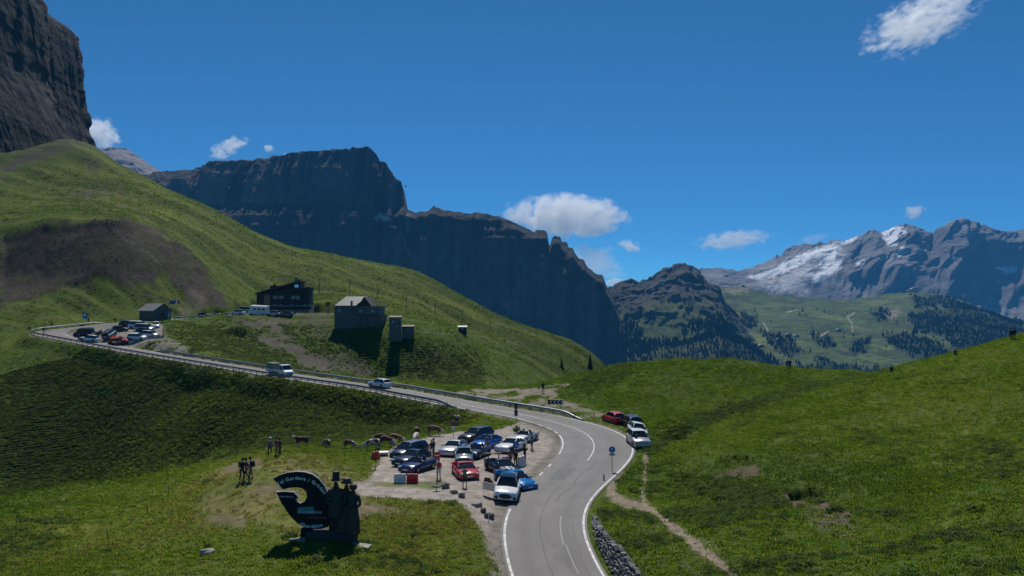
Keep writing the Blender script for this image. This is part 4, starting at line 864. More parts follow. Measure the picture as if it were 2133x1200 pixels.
def tilt_to_ground(e, p, hdg, half=1.4):
    """stand a vehicle on the ground at p, pointing at hdg degrees, following the slope"""
    a = R(hdg); f = Vector((math.cos(a), math.sin(a), 0)); l = Vector((-math.sin(a), math.cos(a), 0))
    zf = gz(p[0]+f.x*half, p[1]+f.y*half); zr = gz(p[0]-f.x*half, p[1]-f.y*half); zl = gz(p[0]+l.x*0.8, p[1]+l.y*0.8); zrr = gz(p[0]-l.x*0.8, p[1]-l.y*0.8)
    F = (f*2*half+Vector((0, 0, zf-zr))).normalized(); U = F.cross((l*1.6+Vector((0, 0, zl-zrr))).normalized()).normalized(); Lf = U.cross(F)
    M = Matrix((F, Lf, U)).transposed().to_4x4(); M.translation = Vector((p[0], p[1], (zf+zr+zl+zrr)/4-0.01))
    e.location = M.translation; e.rotation_euler = M.to_euler()
def put(e, px, py, hdg, name, label, cat='car', group=None, d0=40, lift=0.0):
    p = on_ground(px, py, d0); e.name = name; tag(e, label, cat, group); tilt_to_ground(e, p, hdg)
    e.location.z += lift
    return e
def on_road(e, px, py, offs, rev, name, label, cat='car', group=None):
    i = road_i(px, py); t = ROAD_T[i]*(-1 if rev else 1); p = ROAD[i, :2]+ROAD_N[i]*offs; e.name = name; tag(e, label, cat, group)
    F = Vector((t[0], t[1], (ROAD[i+2, 2]-ROAD[i-2, 2])/(ROAD_S[i+2]-ROAD_S[i-2])*(-1 if rev else 1))).normalized(); Lf = Vector((-t[1], t[0], 0)); U = F.cross(Lf)
    M = Matrix((F, U.cross(F), U)).transposed().to_4x4(); e.location = (p[0], p[1], ROAD[i, 2]+0.005); e.rotation_euler = M.to_euler(); return e
# ================================================================== people and cattle (one skin each)
SKIN = mat('skin', (0.42, 0.25, 0.17), 0.6)
def skin_body(verts, edges, root, sub=1):
    """verts: name -> (pos, radius); edges: list of (a, b, zone); returns mesh data, zone per face"""
    names = list(verts); idx = {k: i for i, k in enumerate(names)}
    me = bpy.data.meshes.new('b'); me.from_pydata([verts[k][0] for k in names], [(idx[a], idx[b]) for a, b, _ in edges], [])
    o = bpy.data.objects.new('b', me); COL.objects.link(o)
    o.modifiers.new('s', 'SKIN').use_smooth_shade = True
    sv = me.skin_vertices[0].data
    for k in names: r = verts[k][1]; sv[idx[k]].radius = (r, r) if not isinstance(r, tuple) else r; sv[idx[k]].use_root = (k == root)
    ss = o.modifiers.new('u', 'SUBSURF'); ss.levels = sub; ss.render_levels = sub
    dg = bpy.context.evaluated_depsgraph_get(); dg.update(); ev = o.evaluated_get(dg); out = bpy.data.meshes.new_from_object(ev)
    bpy.data.objects.remove(o); bpy.data.meshes.remove(me)
    n = len(out.polygons); cen = np.zeros(n*3); out.polygons.foreach_get('center', cen); cen = cen.reshape(-1, 3)
    best = np.full(n, 1e9); zone = np.zeros(n, int)
    for a, b, zn in edges:
        A = np.array(verts[a][0]); B = np.array(verts[b][0]); e_ = B-A; t = np.clip(((cen-A)@e_)/max(e_@e_, 1e-9), 0, 1)
        d = np.linalg.norm(cen-A-t[:, None]*e_, axis=1)
        k = d < best; best[k] = d[k]; zone[k] = zn
    out.polygons.foreach_set('use_smooth', np.ones(n, bool)); return out, zone
# zones: 0 trousers, 1 shirt, 2 skin(head/hands), 3 shoes, 4 lower arm, 5 lower leg
POSES = {
 'stand': dict(la=((.24,.02,1.10),(.25,-.06,.86)), ra=((-.24,.02,1.10),(-.25,-.06,.86)), ll=((.11,-.02,.48),(.12,.02,.08)), rl=((-.11,-.02,.48),(-.13,.03,.08)), hd=(0,-.02,0)),
 'photo': dict(la=((.26,-.10,1.16),(.10,-.30,1.42)), ra=((-.26,-.10,1.16),(-.10,-.30,1.42)), ll=((.12,-.02,.48),(.14,.02,.08)), rl=((-.12,-.02,.48),(-.15,.03,.08)), hd=(0,-.03,0)),
 'hips': dict(la=((.36,.06,1.16),(.20,-.08,.98)), ra=((-.36,.06,1.16),(-.20,-.08,.98)), ll=((.12,-.02,.48),(.16,.02,.08)), rl=((-.12,-.02,.48),(-.16,.03,.08)), hd=(.02,-.03,0)),
 'walk': dict(la=((.24,.12,1.12),(.22,.06,.88)), ra=((-.24,-.10,1.12),(-.20,-.28,.95)), ll=((.10,-.20,.50),(.10,-.22,.09)), rl=((-.10,.06,.48),(-.10,.28,.13)), hd=(0,-.05,-.01)),
 'poles': dict(la=((.28,-.04,1.12),(.32,-.26,1.04)), ra=((-.28,-.04,1.12),(-.32,-.22,1.02)), ll=((.10,-.10,.49),(.10,-.06,.08)), rl=((-.10,.06,.48),(-.10,.16,.09)), hd=(0,-.04,-.01)),
 'reach': dict(la=((.24,.02,1.10),(.22,-.10,.88)), ra=((-.36,-.10,1.30),(-.30,-.32,1.44)), ll=((.12,-.02,.48),(.14,.02,.08)), rl=((-.12,-.06,.48),(-.12,-.04,.08)), hd=(-.03,-.04,0)),
 'sit': dict(la=((.26,-.08,.68),(.14,-.28,.58)), ra=((-.26,-.08,.68),(-.14,-.28,.58)), ll=((.16,-.42,.42),(.14,-.52,.08)), rl=((-.16,-.42,.42),(-.14,-.50,.08)), hd=(0,-.06,0), dz=-0.62),
}
_PM = {}
def person_mesh(pose):
    if pose in _PM: return _PM[pose]
    q = POSES[pose]; dz = q.get('dz', 0.0); V = {}; E = []
    def z(p): return (p[0], p[1], p[2]+dz)
    V['pel'] = (z((0, 0, .96)), (.155, .12)); V['bel'] = (z((0, -.01, 1.12)), (.15, .115)); V['che'] = (z((0, 0, 1.32)), (.175, .125)); V['nkb'] = (z((0, .01, 1.45)), (.075, .075)); V['nk'] = (z((0, .0, 1.53)), .055)
    h = q['hd']; V['hd'] = (z((h[0], -.015+h[1]*.5, 1.62+h[2])), (.082, .098)); V['hd2'] = (z((h[0]*1.4, -.02+h[1], 1.72+h[2])), (.075, .092))
    V['nose'] = (z((h[0]*1.2, -.135+h[1], 1.63+h[2])), .014)
    E += [('pel', 'bel', 1), ('bel', 'che', 1), ('che', 'nkb', 1), ('nkb', 'nk', 2), ('nk', 'hd', 2), ('hd', 'hd2', 2), ('hd', 'nose', 2)]
    for s, arm, leg, t in ((1, 'la', 'll', 'L'), (-1, 'ra', 'rl', 'R')):
        el, wr = q[arm]; kn, an = q[leg]
        V['sh'+t] = (z((.19*s, .01, 1.40)), .068); V['el'+t] = (el, .047); V['wr'+t] = (wr, .031)
        w = Vector(wr); dr_ = (w-Vector(el)).normalized(); V['pa'+t] = (tuple(w+dr_*.07), (.040, .022))
        E += [('che', 'sh'+t, 1), ('sh'+t, 'el'+t, 1), ('el'+t, 'wr'+t, 4), ('wr'+t, 'pa'+t, 2)]
        side = dr_.cross(Vector((1, 0, 0))).normalized() if abs(dr_.x) < .9 else Vector((0, 1, 0)); bend = dr_.cross(side)
        for k in range(4):
            b0 = w+dr_*.105+side*(.028-.019*k); ln_ = (.065, .075, .070, .055)[k]
            V['f%d%s' % (k, t)] = (tuple(b0), .0095); V['g%d%s' % (k, t)] = (tuple(b0+dr_*ln_*.8+bend*ln_*.35*s), .008); E += [('pa'+t, 'f%d%s' % (k, t), 2), ('f%d%s' % (k, t), 'g%d%s' % (k, t), 2)]
        b0 = w+dr_*.045+side*.042; V['t0'+t] = (tuple(b0), .011); V['t1'+t] = (tuple(b0+dr_*.035+side*.028), .009); E += [('pa'+t, 't0'+t, 2), ('t0'+t, 't1'+t, 2)]
        hp = z((.10*s, 0, .90)); V['hp'+t] = (hp, .098)
        if dz: V['hp'+t] = ((.10*s, -.04, .14+.10), .098)
        V['kn'+t] = (kn, .062); V['an'+t] = (an, .042); V['to'+t] = ((an[0]+.02*s, an[1]-.17, max(an[2]-.045, .035)), .038); V['he'+t] = ((an[0], an[1]+.05, max(an[2]-.045, .035)), .036)
        E += [('pel', 'hp'+t, 0), ('hp'+t, 'kn'+t, 0), ('kn'+t, 'an'+t, 5), ('an'+t, 'to'+t, 3), ('an'+t, 'he'+t, 3)]
    if dz:
        for k in ('pel', 'bel', 'che', 'nkb', 'nk', 'hd', 'hd2', 'nose', 'shL', 'shR'): pass
    _PM[pose] = skin_body(V, E, 'pel'); return _PM[pose]
def person(px, py, pose, face, shirt, trousers, label, hair=(0.03, 0.02, 0.015), sleeves=False, shorts=False, shoes=(0.03, 0.03, 0.03), pack=None, hat=None, sc=1.0, group='people', d0=40, pos=None, poles=False, long_hair=False, sink=0.0):
    base, zone = person_mesh(pose); me = base.copy()
    cl = lambda nm, c: mat('cloth_%s_%d_%d_%d' % (nm, *[int(v*999) for v in c]), c, 0.85)
    ms = [cl('t', trousers), cl('s', shirt), SKIN, cl('b', shoes)]
    zmap = np.array([0, 1, 2, 3, 1 if sleeves else 2, 2 if shorts else 0])
    for m in ms: me.materials.append(m)
    me.polygons.foreach_set('material_index', zmap[zone].astype(np.int32))
    p = Vector(pos) if pos is not None else on_ground(px, py, d0)
    o = link(bpy.data.objects.new('person', me)); o.location = (p.x, p.y, p.z-0.01-sink); o.rotation_euler = (0, 0, R(face)); o.scale = (sc,)*3     # face: 0 looks towards the camera
    tag(o, label, 'person', group); q = POSES[pose]; dz = q.get('dz', 0); h = q['hd']; hx, hy, hz_ = h[0]*1.4, -.02+h[1], 1.72+h[2]+dz
    m = MB(); m.lathe([(.090, -.10), (.104, -.04), (.104, .03), (.085, .09), (.04, .125), (.005, .132)], 14, c=(hx, hy+.02, hz_), sx=.92, sy=1.08)
    if long_hair: m.lathe([(.05, -.30), (.085, -.2), (.09, -.05)], 10, c=(hx, hy+.07, hz_), sy=0.6)
    hm_ = m.build('hair', mat('hair_%d' % int(hair[0]*999), hair, 0.7), o)
    if hat: m = MB(); m.lathe([(.16, .03), (.165, .045), (.105, .05), (.10, .14), (.05, .16)], 14, c=(hx, hy, hz_)); m.build('hat', cl('h', hat), o)
    if pack:
        m = MB(); m.lathe([(.11, 0), (.165, .06), (.17, .25), (.15, .42), (.08, .48)], 12, c=(0, .20, 1.0+dz), sx=1.0, sy=.72); m.build('backpack', cl('p', pack), o)
    if poles:
        for s, a in ((1, 'la'), (-1, 'ra')):
            w_ = q[a][1]; m = MB(); m.tube((w_[0], w_[1]-.02, w_[2]+.10), (w_[0]+.05*s, w_[1]-.15, 0.02), .012, n=5); m.build('walking_pole', TRIM, o)
    return o
def cow_mesh(graze):
    V = {}; E = []
    def v(k, p, r): V[k] = (p, r)
    v('rump', (-.72, 0, 1.12), (.26, .27)); v('bel', (-.25, 0, 1.02), (.34, .36)); v('mid', (.15, 0, 1.04), (.33, .36)); v('sho', (.55, 0, 1.12), (.24, .30))
    if graze: v('nk', (.90, 0, .92), (.15, .18)); v('hd', (1.16, .04, .46), (.12, .13)); v('mu', (1.30, .05, .16), (.085, .08))
    else: v('nk', (.90, 0, 1.28), (.15, .18)); v('hd', (1.18, .03, 1.42), (.13, .13)); v('mu', (1.48, .05, 1.26), (.085, .085))
    v('tl0', (-.98, 0, 1.20), .05); v('tl1', (-1.06, .02, .80), .025); v('tl2', (-1.05, .03, .45), .045)
    E += [('rump', 'bel', 0), ('bel', 'mid', 0), ('mid', 'sho', 0), ('sho', 'nk', 0), ('nk', 'hd', 1), ('hd', 'mu', 1), ('rump', 'tl0', 0), ('tl0', 'tl1', 0), ('tl1', 'tl2', 1)]
    for s in (1, -1):
        f = .06*s
        v('fs%d' % s, (.52+f, .17*s, .80), (.13, .12)); v('fk%d' % s, (.56+f, .17*s, .44), .065); v('ff%d' % s, (.54+f, .17*s, .10), .05); v('fh%d' % s, (.60+f, .17*s, .03), .055)
        v('hs%d' % s, (-.68, .17*s, .82), (.19, .14)); v('hk%d' % s, (-.84-f, .17*s, .46), .068); v('hf%d' % s, (-.76-f, .17*s, .11), .05); v('hh%d' % s, (-.70-f, .17*s, .03), .055)
        E += [('sho', 'fs%d' % s, 0), ('fs%d' % s, 'fk%d' % s, 0), ('fk%d' % s, 'ff%d' % s, 1), ('ff%d' % s, 'fh%d' % s, 2), ('rump', 'hs%d' % s, 0), ('hs%d' % s, 'hk%d' % s, 0), ('hk%d' % s, 'hf%d' % s, 1), ('hf%d' % s, 'hh%d' % s, 2)]
    me, zone = skin_body(V, E, 'bel'); me.polygons.foreach_set('material_index', zone.astype(np.int32)); return me
def hide_mat(name, brown, white_amt, seed):
    m = bpy.data.materials.new(name); m.use_nodes = True; nt = m.node_tree; b = nt.nodes['Principled BSDF']; b.inputs['Roughness'].default_value = 0.8
    tc = nt.nodes.new('ShaderNodeTexCoord'); mp = nt.nodes.new('ShaderNodeMapping'); mp.inputs['Location'].default_value = (seed*3.1, seed*1.7, seed*.3); nz = nt.nodes.new('ShaderNodeTexNoise'); nz.inputs['Scale'].default_value = 1.9; nz.inputs['Detail'].default_value = 2
    cr = nt.nodes.new('ShaderNodeValToRGB'); cr.color_ramp.interpolation = 'EASE'; cr.color_ramp.elements[0].position = white_amt-.14; cr.color_ramp.elements[1].position = white_amt-.10
    cr.color_ramp.elements[0].color = (0.62, 0.56, 0.48, 1); cr.color_ramp.elements[1].color = (*brown, 1)
    nt.links.new(tc.outputs['Object'], mp.inputs[0]); nt.links.new(mp.outputs[0], nz.inputs['Vector']); nt.links.new(nz.outputs['Fac'], cr.inputs[0]); nt.links.new(cr.outputs[0], b.inputs['Base Color']); return m
HOOF = mat('hoof', (0.03, 0.025, 0.02), 0.7); HORN = mat('horn', (0.55, 0.48, 0.36), 0.5); UDDER = mat('udder', (0.55, 0.32, 0.26), 0.6); WHITEH = mat('white_hide', (0.62, 0.56, 0.48), 0.8)
_COW = {}
def cow(px, py, face, graze, brown, white_amt, seed, label, d0=60, sc=.91):
    if graze not in _COW: _COW[graze] = cow_mesh(graze)
    me = _COW[graze].copy()
    for m in (hide_mat('hide', brown, white_amt, seed), WHITEH, HOOF): me.materials.append(m)
    p = on_ground(px, py, d0); o = link(bpy.data.objects.new('cow', me)); o.location = (p.x, p.y, p.z-.02); o.rotation_euler = (0, 0, R(face)); o.scale = (sc,)*3; tag(o, label, 'cow', 'cattle grazing below the road')
    hx, hz_ = (1.13, .62) if graze else (1.14, 1.53)
    for s in (1, -1):
        m = MB(); m.tube((hx, .10*s+.03, hz_), (hx+.02, .24*s+.03, hz_+.10), .025, .018, 6); m.tube((hx+.02, .24*s+.03, hz_+.10), (hx+.06, .27*s+.03, hz_+.24), .018, .005, 6); m.build('horn', HORN, o)
        m = MB(); m.add([(hx-.03, .12*s+.03, hz_-.04), (hx-.08, .30*s+.03, hz_-.02), (hx-.03, .33*s+.03, hz_-.07), (hx+.02, .26*s+.03, hz_-.13), (hx-.06, .26*s+.03, hz_-.08)], [(0, 1, 4), (1, 2, 4), (2, 3, 4), (3, 0, 4), (0, 3, 2, 1)]); m.build('ear', me.materials[0], o)
    m = MB(); m.lathe([(.05, -.16), (.14, -.10), (.17, .02), (.12, .10)], 10, c=(-.52, 0, .68), sx=1.2); m.build('udder', UDDER, o)
    return o
# ================================================================== along the road: crash barriers, stone wall, signs
STEEL = mat('galvanised_steel', (0.30, 0.33, 0.36), 0.45, 0.75, noise=0.25, nscale=4.0); DSTEEL = mat('weathered_steel', (0.13, 0.14, 0.15), 0.6, 0.5, noise=0.3, nscale=5.0); WSTEEL = mat('pale_steel', (0.55, 0.56, 0.56), 0.5, 0.3)
POLE = mat('grey_pole', (0.28, 0.29, 0.30), 0.5, 0.6); DARKP = mat('dark_sign_back', (0.025, 0.027, 0.03), 0.6); WHITEP = mat('sign_white', (0.75, 0.75, 0.74), 0.5); REDP = mat('sign_red', (0.55, 0.02, 0.02), 0.45); BLUEP = mat('sign_blue', (0.02, 0.12, 0.45), 0.45); BLACKP = mat('sign_black', (0.012, 0.012, 0.013), 0.5); YELP = mat('sign_yellow', (0.75, 0.5, 0.02), 0.5)
def guard_rail(i0, i1, side, out, label, m=STEEL, pm_=DSTEEL, hgt=0.78, step=2.0, dips=(True, True), lower=True):
    s0, s1 = ROAD_S[i0], ROAD_S[i1]; e = empty('guard_rail', ROAD[i0]+np.r_[ROAD_N[i0]*side*(HW[i0]+out), 0]); o0 = Vector(e.location)
    def at(s):
        x = np.array([np.interp(s, ROAD_S, ROAD[:, k]) for k in range(3)]); n = np.array([np.interp(s, ROAD_S, ROAD_N[:, k]) for k in range(2)]); hw = np.interp(s, ROAD_S, HW)
        n /= np.linalg.norm(n); return Vector((x[0]+n[0]*side*(hw+out), x[1]+n[1]*side*(hw+out), x[2]))-o0, Vector((n[0]*side, n[1]*side, 0))
    prof = [(0.0, 0.16), (0.06, 0.11), (0.06, 0.06), (0.0, 0.02), (0.0, -0.02), (0.06, -0.06), (0.06, -0.11), (0.0, -0.16)]
    S_ = np.arange(s0, s1, 1.0); V = []; lowV = []
    for s in S_:
        p, n = at(s); dz = 0
        if dips[0]: dz -= 0.62*(1-sstep(0, 4.5, s-s0))
        if dips[1]: dz -= 0.62*(1-sstep(0, 4.5, s1-s))
        for a, b in prof: V.append(p-n*a+Vector((0, 0, hgt-0.16+b+dz)))
        if lower:
            for a, b in ((0.0, 0.05), (0.03, 0.05), (0.03, -0.05), (0.0, -0.05)): lowV.append(p-n*a+Vector((0, 0, max(0.06, 0.30+dz)+b)))
    me = grid_mesh('beam', [tuple(v) for v in V], len(S_), len(prof)); me.materials.append(m); b_ = link(bpy.data.objects.new('beam', me), e)
    md = b_.modifiers.new('t', 'SOLIDIFY'); md.thickness = 0.012
    if lower: me = grid_mesh('lower_rail', [tuple(v) for v in lowV], len(S_), 4, True); me.materials.append(pm_); link(bpy.data.objects.new('lower_rail', me), e)
    pmsh = shared(('post', pm_.name), lambda: (lambda q: (q.box((0, 0, -0.15), (0.10, 0.06, 1.75)), q.mesh('post', pm_))[1])(MB()))
    for s in np.arange(s0+2, s1-1.5, step):
        p, n = at(s); o = link(bpy.data.objects.new('post', pmsh), e); o.location = p+n*0.075; o.rotation_euler = (0, 0, math.atan2(n.y, n.x))
    tag(e, label, 'guard rail', 'steel guard rails'); return e
iA = road_i(985, 846); iB = road_i(1168, 880)
guard_rail(iA, I_APEX-1, 1, 0.45, 'long steel guard rail on the valley side of the lower road', dips=(True, False))
guard_rail(I_APEX-1, road_i(238, 674), 1, 0.45, 'pale guard rail round the outside of the hairpin bend', m=WSTEEL, dips=(False, True), step=3.0, lower=False)  # paler steel puts the sunlight on this stretch of rail into the colour
guard_rail(iB, road_i(290, 733), -1, 0.45, 'long steel guard rail on the slope side of the lower road')
guard_rail(road_i(345, 667), road_i(490, 655), -1, 0.5, 'short guard rail on the upper road between the flags and the inn', dips=(False, False))
# --- stone retaining wall with single stones
WALLS = [mat('wall_stone_%d' % k, c, 0.9, noise=0.35, nscale=4.0, bump=0.4) for k, c in enumerate([(0.12, 0.118, 0.118), (0.17, 0.165, 0.16), (0.08, 0.08, 0.085), (0.27, 0.26, 0.25)])]
def stone_mesh(seed, name='stone', sub=2, rough=0.16):
    bm = bmesh.new(); bmesh.ops.create_icosphere(bm, subdivisions=sub, radius=0.5); rnd = np.random.RandomState(seed)
    off_ = rnd.uniform(0, 50, 3)
    for v in bm.verts:
        c = v.co.normalized(); q = Vector([math.copysign(abs(a)**0.6, a) for a in c]); n = float(fbm(np.float64(c.x*1.7+off_[0]), np.float64(c.y*1.7+off_[1]), np.float64(c.z*1.7+off_[2]), o=2)); v.co = q*0.42*(1+n*rough*2.2)
    me = bpy.data.meshes.new(name); bm.to_mesh(me); bm.free(); return me
wbase = stone_mesh(3, sub=1)
wall = empty('retaining_wall', ROAD[I_WALL]); wo3 = Vector(wall.location); tag(wall, 'dark dry-stone retaining wall along the inside of the near bend', 'wall')
WST = []
for k in range(6):
    me = stone_mesh(k+10, sub=1); me.materials.append(WALLS[k % 4]); WST.append(me)
rnd = random.Random(4); n_st = 0; backing = []; s_end = ROAD_S[road_i(1185, 1250)]; s_top = ROAD_S[I_WALL]
def wall_at(s):
    f = min(1.0, max(0, (s_top-s)/11.0)); hgt = 0.10+1.05*f; i = int(np.searchsorted(ROAD_S, s)); t = (s-ROAD_S[i-1])/(ROAD_S[i]-ROAD_S[i-1]); c = Vector(ROAD[i-1]*(1-t)+ROAD[i]*t)
    n = Vector((-ROAD_N[i][0], -ROAD_N[i][1], 0)); return c+n*(HW[i]+0.60), n, hgt, math.atan2(ROAD_T[i][1], ROAD_T[i][0])
z0 = 0.0; row = 0
while z0 < 1.40:
    h = rnd.uniform(0.20, 0.30); s = s_top-rnd.uniform(0, .3)
    while s > s_end and n_st < 300:
        wd = rnd.uniform(0.26, 0.62); c, n, hgt, tz = wall_at(s-wd/2)
        if z0 < hgt:
            hh = h*rnd.uniform(.9, 1.25); o = link(bpy.data.objects.new('stone', rnd.choice(WST)), wall); zz = z0+h*.5+rnd.uniform(-.05, .05); o.location = c+n*(0.12+zz*0.42+rnd.uniform(-.05, .04))+Vector((0, 0, zz))-wo3
            o.scale = (wd*1.22, rnd.uniform(.38, .5), hh*1.3); o.rotation_euler = (rnd.uniform(-.3, .3), rnd.uniform(-.35, .35), tz+rnd.uniform(-.3, .3)); n_st += 1
        s -= wd
    z0 += h*.92
for s in np.arange(s_top, s_end, -.5):
    c, n, hgt, tz = wall_at(s); backing.append((c+n*0.20-wo3, c+n*(0.22+hgt*0.42)+Vector((0, 0, hgt))-wo3, c+n*(0.6+hgt*0.5)+Vector((0, 0, hgt-0.25))-wo3))
bk = MB(); bk.add([tuple(v) for t in backing for v in t], [(3*k+j, 3*k+j+1, 3*k+3+j+1, 3*k+3+j) for k in range(len(backing)-1) for j in range(2)], 0); bk.build('wall_core', WALLS[2], wall)

def pole_sign(px, py, h, label, name='road_sign', cat='road sign', r=0.035, rz=0.0, d0=40, base=False, pos=None):
    p = Vector(pos) if pos else on_ground(px, py, d0); e = empty(name, (p.x, p.y, p.z), rz); tag(e, label, cat)
    m = MB(); m.tube((0, 0, -0.2), (0, 0, h), r, n=8); m.build('pole', POLE, e)
    if base: m = MB(); m.lathe([(0.34, 0), (0.34, 0.07), (0.30, 0.10)], 16); m.build('foot', TRIM, e)
    return e
def disc(e, z, r, m_, name='sign_plate', y=-0.05, n=28, thick=0.02):
    m = MB(); m.lathe([(r, -thick/2), (r, thick/2)], n, M=Matrix.Rotation(math.pi/2, 4, 'X'), c=(0, y, z), sm=False); return m.build(name, m_, e)
def plate(e, x, z, w, h, m_, name='sign_plate', y=-0.05, t=0.02): m = MB(); m.box((x, y, z), (w, t, h)); return m.build(name, m_, e)
def arrow_up(e, z, s, m_, y, ang=0.0):
    m = MB(); Mx = Matrix.Translation((0, y, z)) @ Matrix.Rotation(ang, 4, 'Y'); m.prism([(-.05*s, -.4*s), (.05*s, -.4*s), (.05*s, .1*s), (.2*s, .1*s), (0, .42*s), (-.2*s, .1*s), (-.05*s, .1*s)], 0.012, M=Mx); return m.build('arrow', m_, e)
e = pole_sign(910, 1014, 2.95, 'red round no-entry sign on a tall pole in the gravel', base=True, rz=R(4)); d_ = disc(e, 2.62, 0.30, REDP); plate(d_, 0, 2.62, 0.42, 0.10, WHITEP, 'white_bar', y=-0.07)
e = pole_sign(1075, 973, 2.40, 'blue round sign with white slanting arrow among the sports cars', rz=R(-5)); d_ = disc(e, 2.08, 0.30, BLUEP); arrow_up(d_, 2.08, 0.6, WHITEP, -0.07, R(135))
e = pole_sign(944, 919, 2.3, 'pole with a round sign back and small white plate beside the cows', rz=R(10)); disc(e, 1.98, 0.30, mat('sign_dull_red', (0.16, 0.05, 0.05), 0.6)); plate(e, 0, 1.45, 0.46, 0.40, WHITEP); plate(e, 0, 1.45, 0.30, 0.05, BLACKP, 'lettering_bar', y=-0.063)
e = pole_sign(1075, 893, 3.1, 'tall narrow sign seen from behind at the inside of the bend', rz=R(-8)); plate(e, 0, 2.75, 0.42, 0.75, DARKP); plate(e, 0, 1.95, 0.42, 0.75, DARKP)
e = pole_sign(1275, 982, 2.35, 'blue round straight-ahead sign at the outer edge of the bend', rz=R(3)); d_ = disc(e, 2.02, 0.30, BLUEP); arrow_up(d_, 2.02, 0.55, WHITEP, -0.07); plate(e, 0, 1.58, 0.52, 0.22, mat('sign_grey', (0.30, 0.31, 0.32), 0.5))
e = pole_sign(1326, 938, 1.7, 'small dark sign back on a short post beside the silver car', rz=R(10)); plate(e, 0, 1.45, 0.34, 0.45, DARKP, y=0.05)
# chevron board
p = on_ground(1157, 852, 90); e = empty('chevron_board', p, R(-12)); tag(e, 'long black board with white chevrons behind the guard rail', 'road sign')
for x in (-0.75, 0.75): m = MB(); m.tube((x, 0.03, -0.3), (x, 0.03, 1.1), 0.03, n=6); m.build('pole', POLE, e)
pl = plate(e, 0, 0.95, 2.15, 0.62, BLACKP, 'board', y=-0.03)
for k in range(4):
    m = MB(); x = -0.80+0.52*k; m.prism([(x, 0.95), (x+.26, 1.22), (x+.44, 1.22), (x+.18, .95), (x+.44, .68), (x+.26, .68)], 0.012, M=Matrix.Translation((0, -.05, 0))); m.build('chevron', WHITEP, pl)
for px, py, lb in ((61, 700, 'small white chevron marker left of the hairpin'), (108, 690, 'small white chevron marker behind the hairpin rail')):
    p = on_ground(px, py, 150); e = empty('chevron_marker', p); tag(e, lb, 'road sign', 'hairpin chevron markers'); m = MB(); m.tube((0, 0, -.3), (0, 0, 1.7), .03, n=6); m.build('pole', POLE, e); pl = plate(e, 0, 1.85, 0.75, 0.75, BLACKP)
    m = MB(); m.prism([(-.2, 2.1), (0, 2.1), (.22, 1.85), (0, 1.6), (-.2, 1.6), (.02, 1.85)], .012, M=Matrix.Translation((0, -.07, 0))); m.build('chevron', WHITEP, pl)
# warning triangle on the embankment
e = pole_sign(522, 738, 2.4, 'triangular warning sign on the bank above the lower road', d0=150); m = MB(); m.prism([(-.5, 1.55), (.5, 1.55), (0, 2.42)], .03, M=Matrix.Translation((0, -.05, 0))); t_ = m.build('sign_plate', REDP, e); m = MB(); m.prism([(-.32, 1.65), (.32, 1.65), (0, 2.2)], .012, M=Matrix.Translation((0, -.075, 0))); m.build('sign_face', WHITEP, t_)
# blue signs by the upper car park
for px, py, w_, h_, hh, lb in ((177, 676, 1.35, 1.5, 3.0, 'large blue parking sign on two poles behind the upper car park'), (352, 668, 0.9, 0.9, 1.9, 'small blue sign below the flagpoles')):
    p = on_ground(px, py, 200); e = empty('parking_sign', p); tag(e, lb, 'road sign')
    for x in (-w_*.35, w_*.35): m = MB(); m.tube((x, 0, -.3), (x, 0, hh), .04, n=6); m.build('pole', POLE, e)
    pl = plate(e, 0, hh-h_/2+.1, w_, h_, BLUEP); m = MB(); zc = hh-h_/2+.1; a = w_*.28
    m.prism([(-a, zc-a*1.2), (-a*.5, zc-a*1.2), (-a*.5, zc-a*.1), (a*.4, zc-a*.1), (a, zc+a*.5), (a*.4, zc+a*1.2), (-a, zc+a*1.2)], .012, M=Matrix.Translation((0, -.07, 0))); m.build('letter_p', WHITEP, pl)
# flags
def flag(px, py, h, cols, label, star=False):
    p = on_ground(px, py, 200); e = empty('flag', p); tag(e, label, 'flag', 'flags at the upper car park'); m = MB(); m.tube((0, 0, -.3), (0, 0, h), .05, .035, 8); m.build('flagpole', WSTEEL, e)
    nx, nz = 13, 5; W_, H_ = 1.5, 1.0
    for b, c in enumerate(cols):
        x0, x1 = W_*b/len(cols), W_*(b+1)/len(cols); V = []
        for i in range(nx):
            x = x0+(x1-x0)*i/(nx-1)
            for j in range(nz): V.append((x, math.sin(x*4)*.10*x, h-.05-H_*j/(nz-1)-.10*x*x))
        m = MB(); m.add(V, [(i*nz+j, i*nz+j+1, (i+1)*nz+j+1, (i+1)*nz+j) for i in range(nx-1) for j in range(nz-1)], 0, True); f = m.build('cloth', c, e); f.modifiers.new('t', 'SOLIDIFY').thickness = .006
    if star:
        for k in range(12):
            a = 2*math.pi*k/12; m = MB(); m.prism([(.75+.30*math.cos(a)+.06*math.cos(t)*(1 if q % 2 == 0 else .45), h-.58+.30*math.sin(a)+.06*math.sin(t)*(1 if q % 2 == 0 else .45)) for q, t in enumerate([math.pi/2+math.pi*z/5 for z in range(10)])], .25); m.build('star', YELP, e)
flag(352, 672, 6.2, [mat('flag_blue', (0.015, 0.06, 0.32), .8)], 'blue flag with a ring of yellow stars on a tall pole', True)
flag(362, 671, 6.2, [mat('flag_green', (0.02, 0.28, 0.08), .8), mat('flag_white', (.7, .7, .68), .8), mat('flag_red', (.5, .03, .03), .8)], 'green white and red flag on a tall pole')
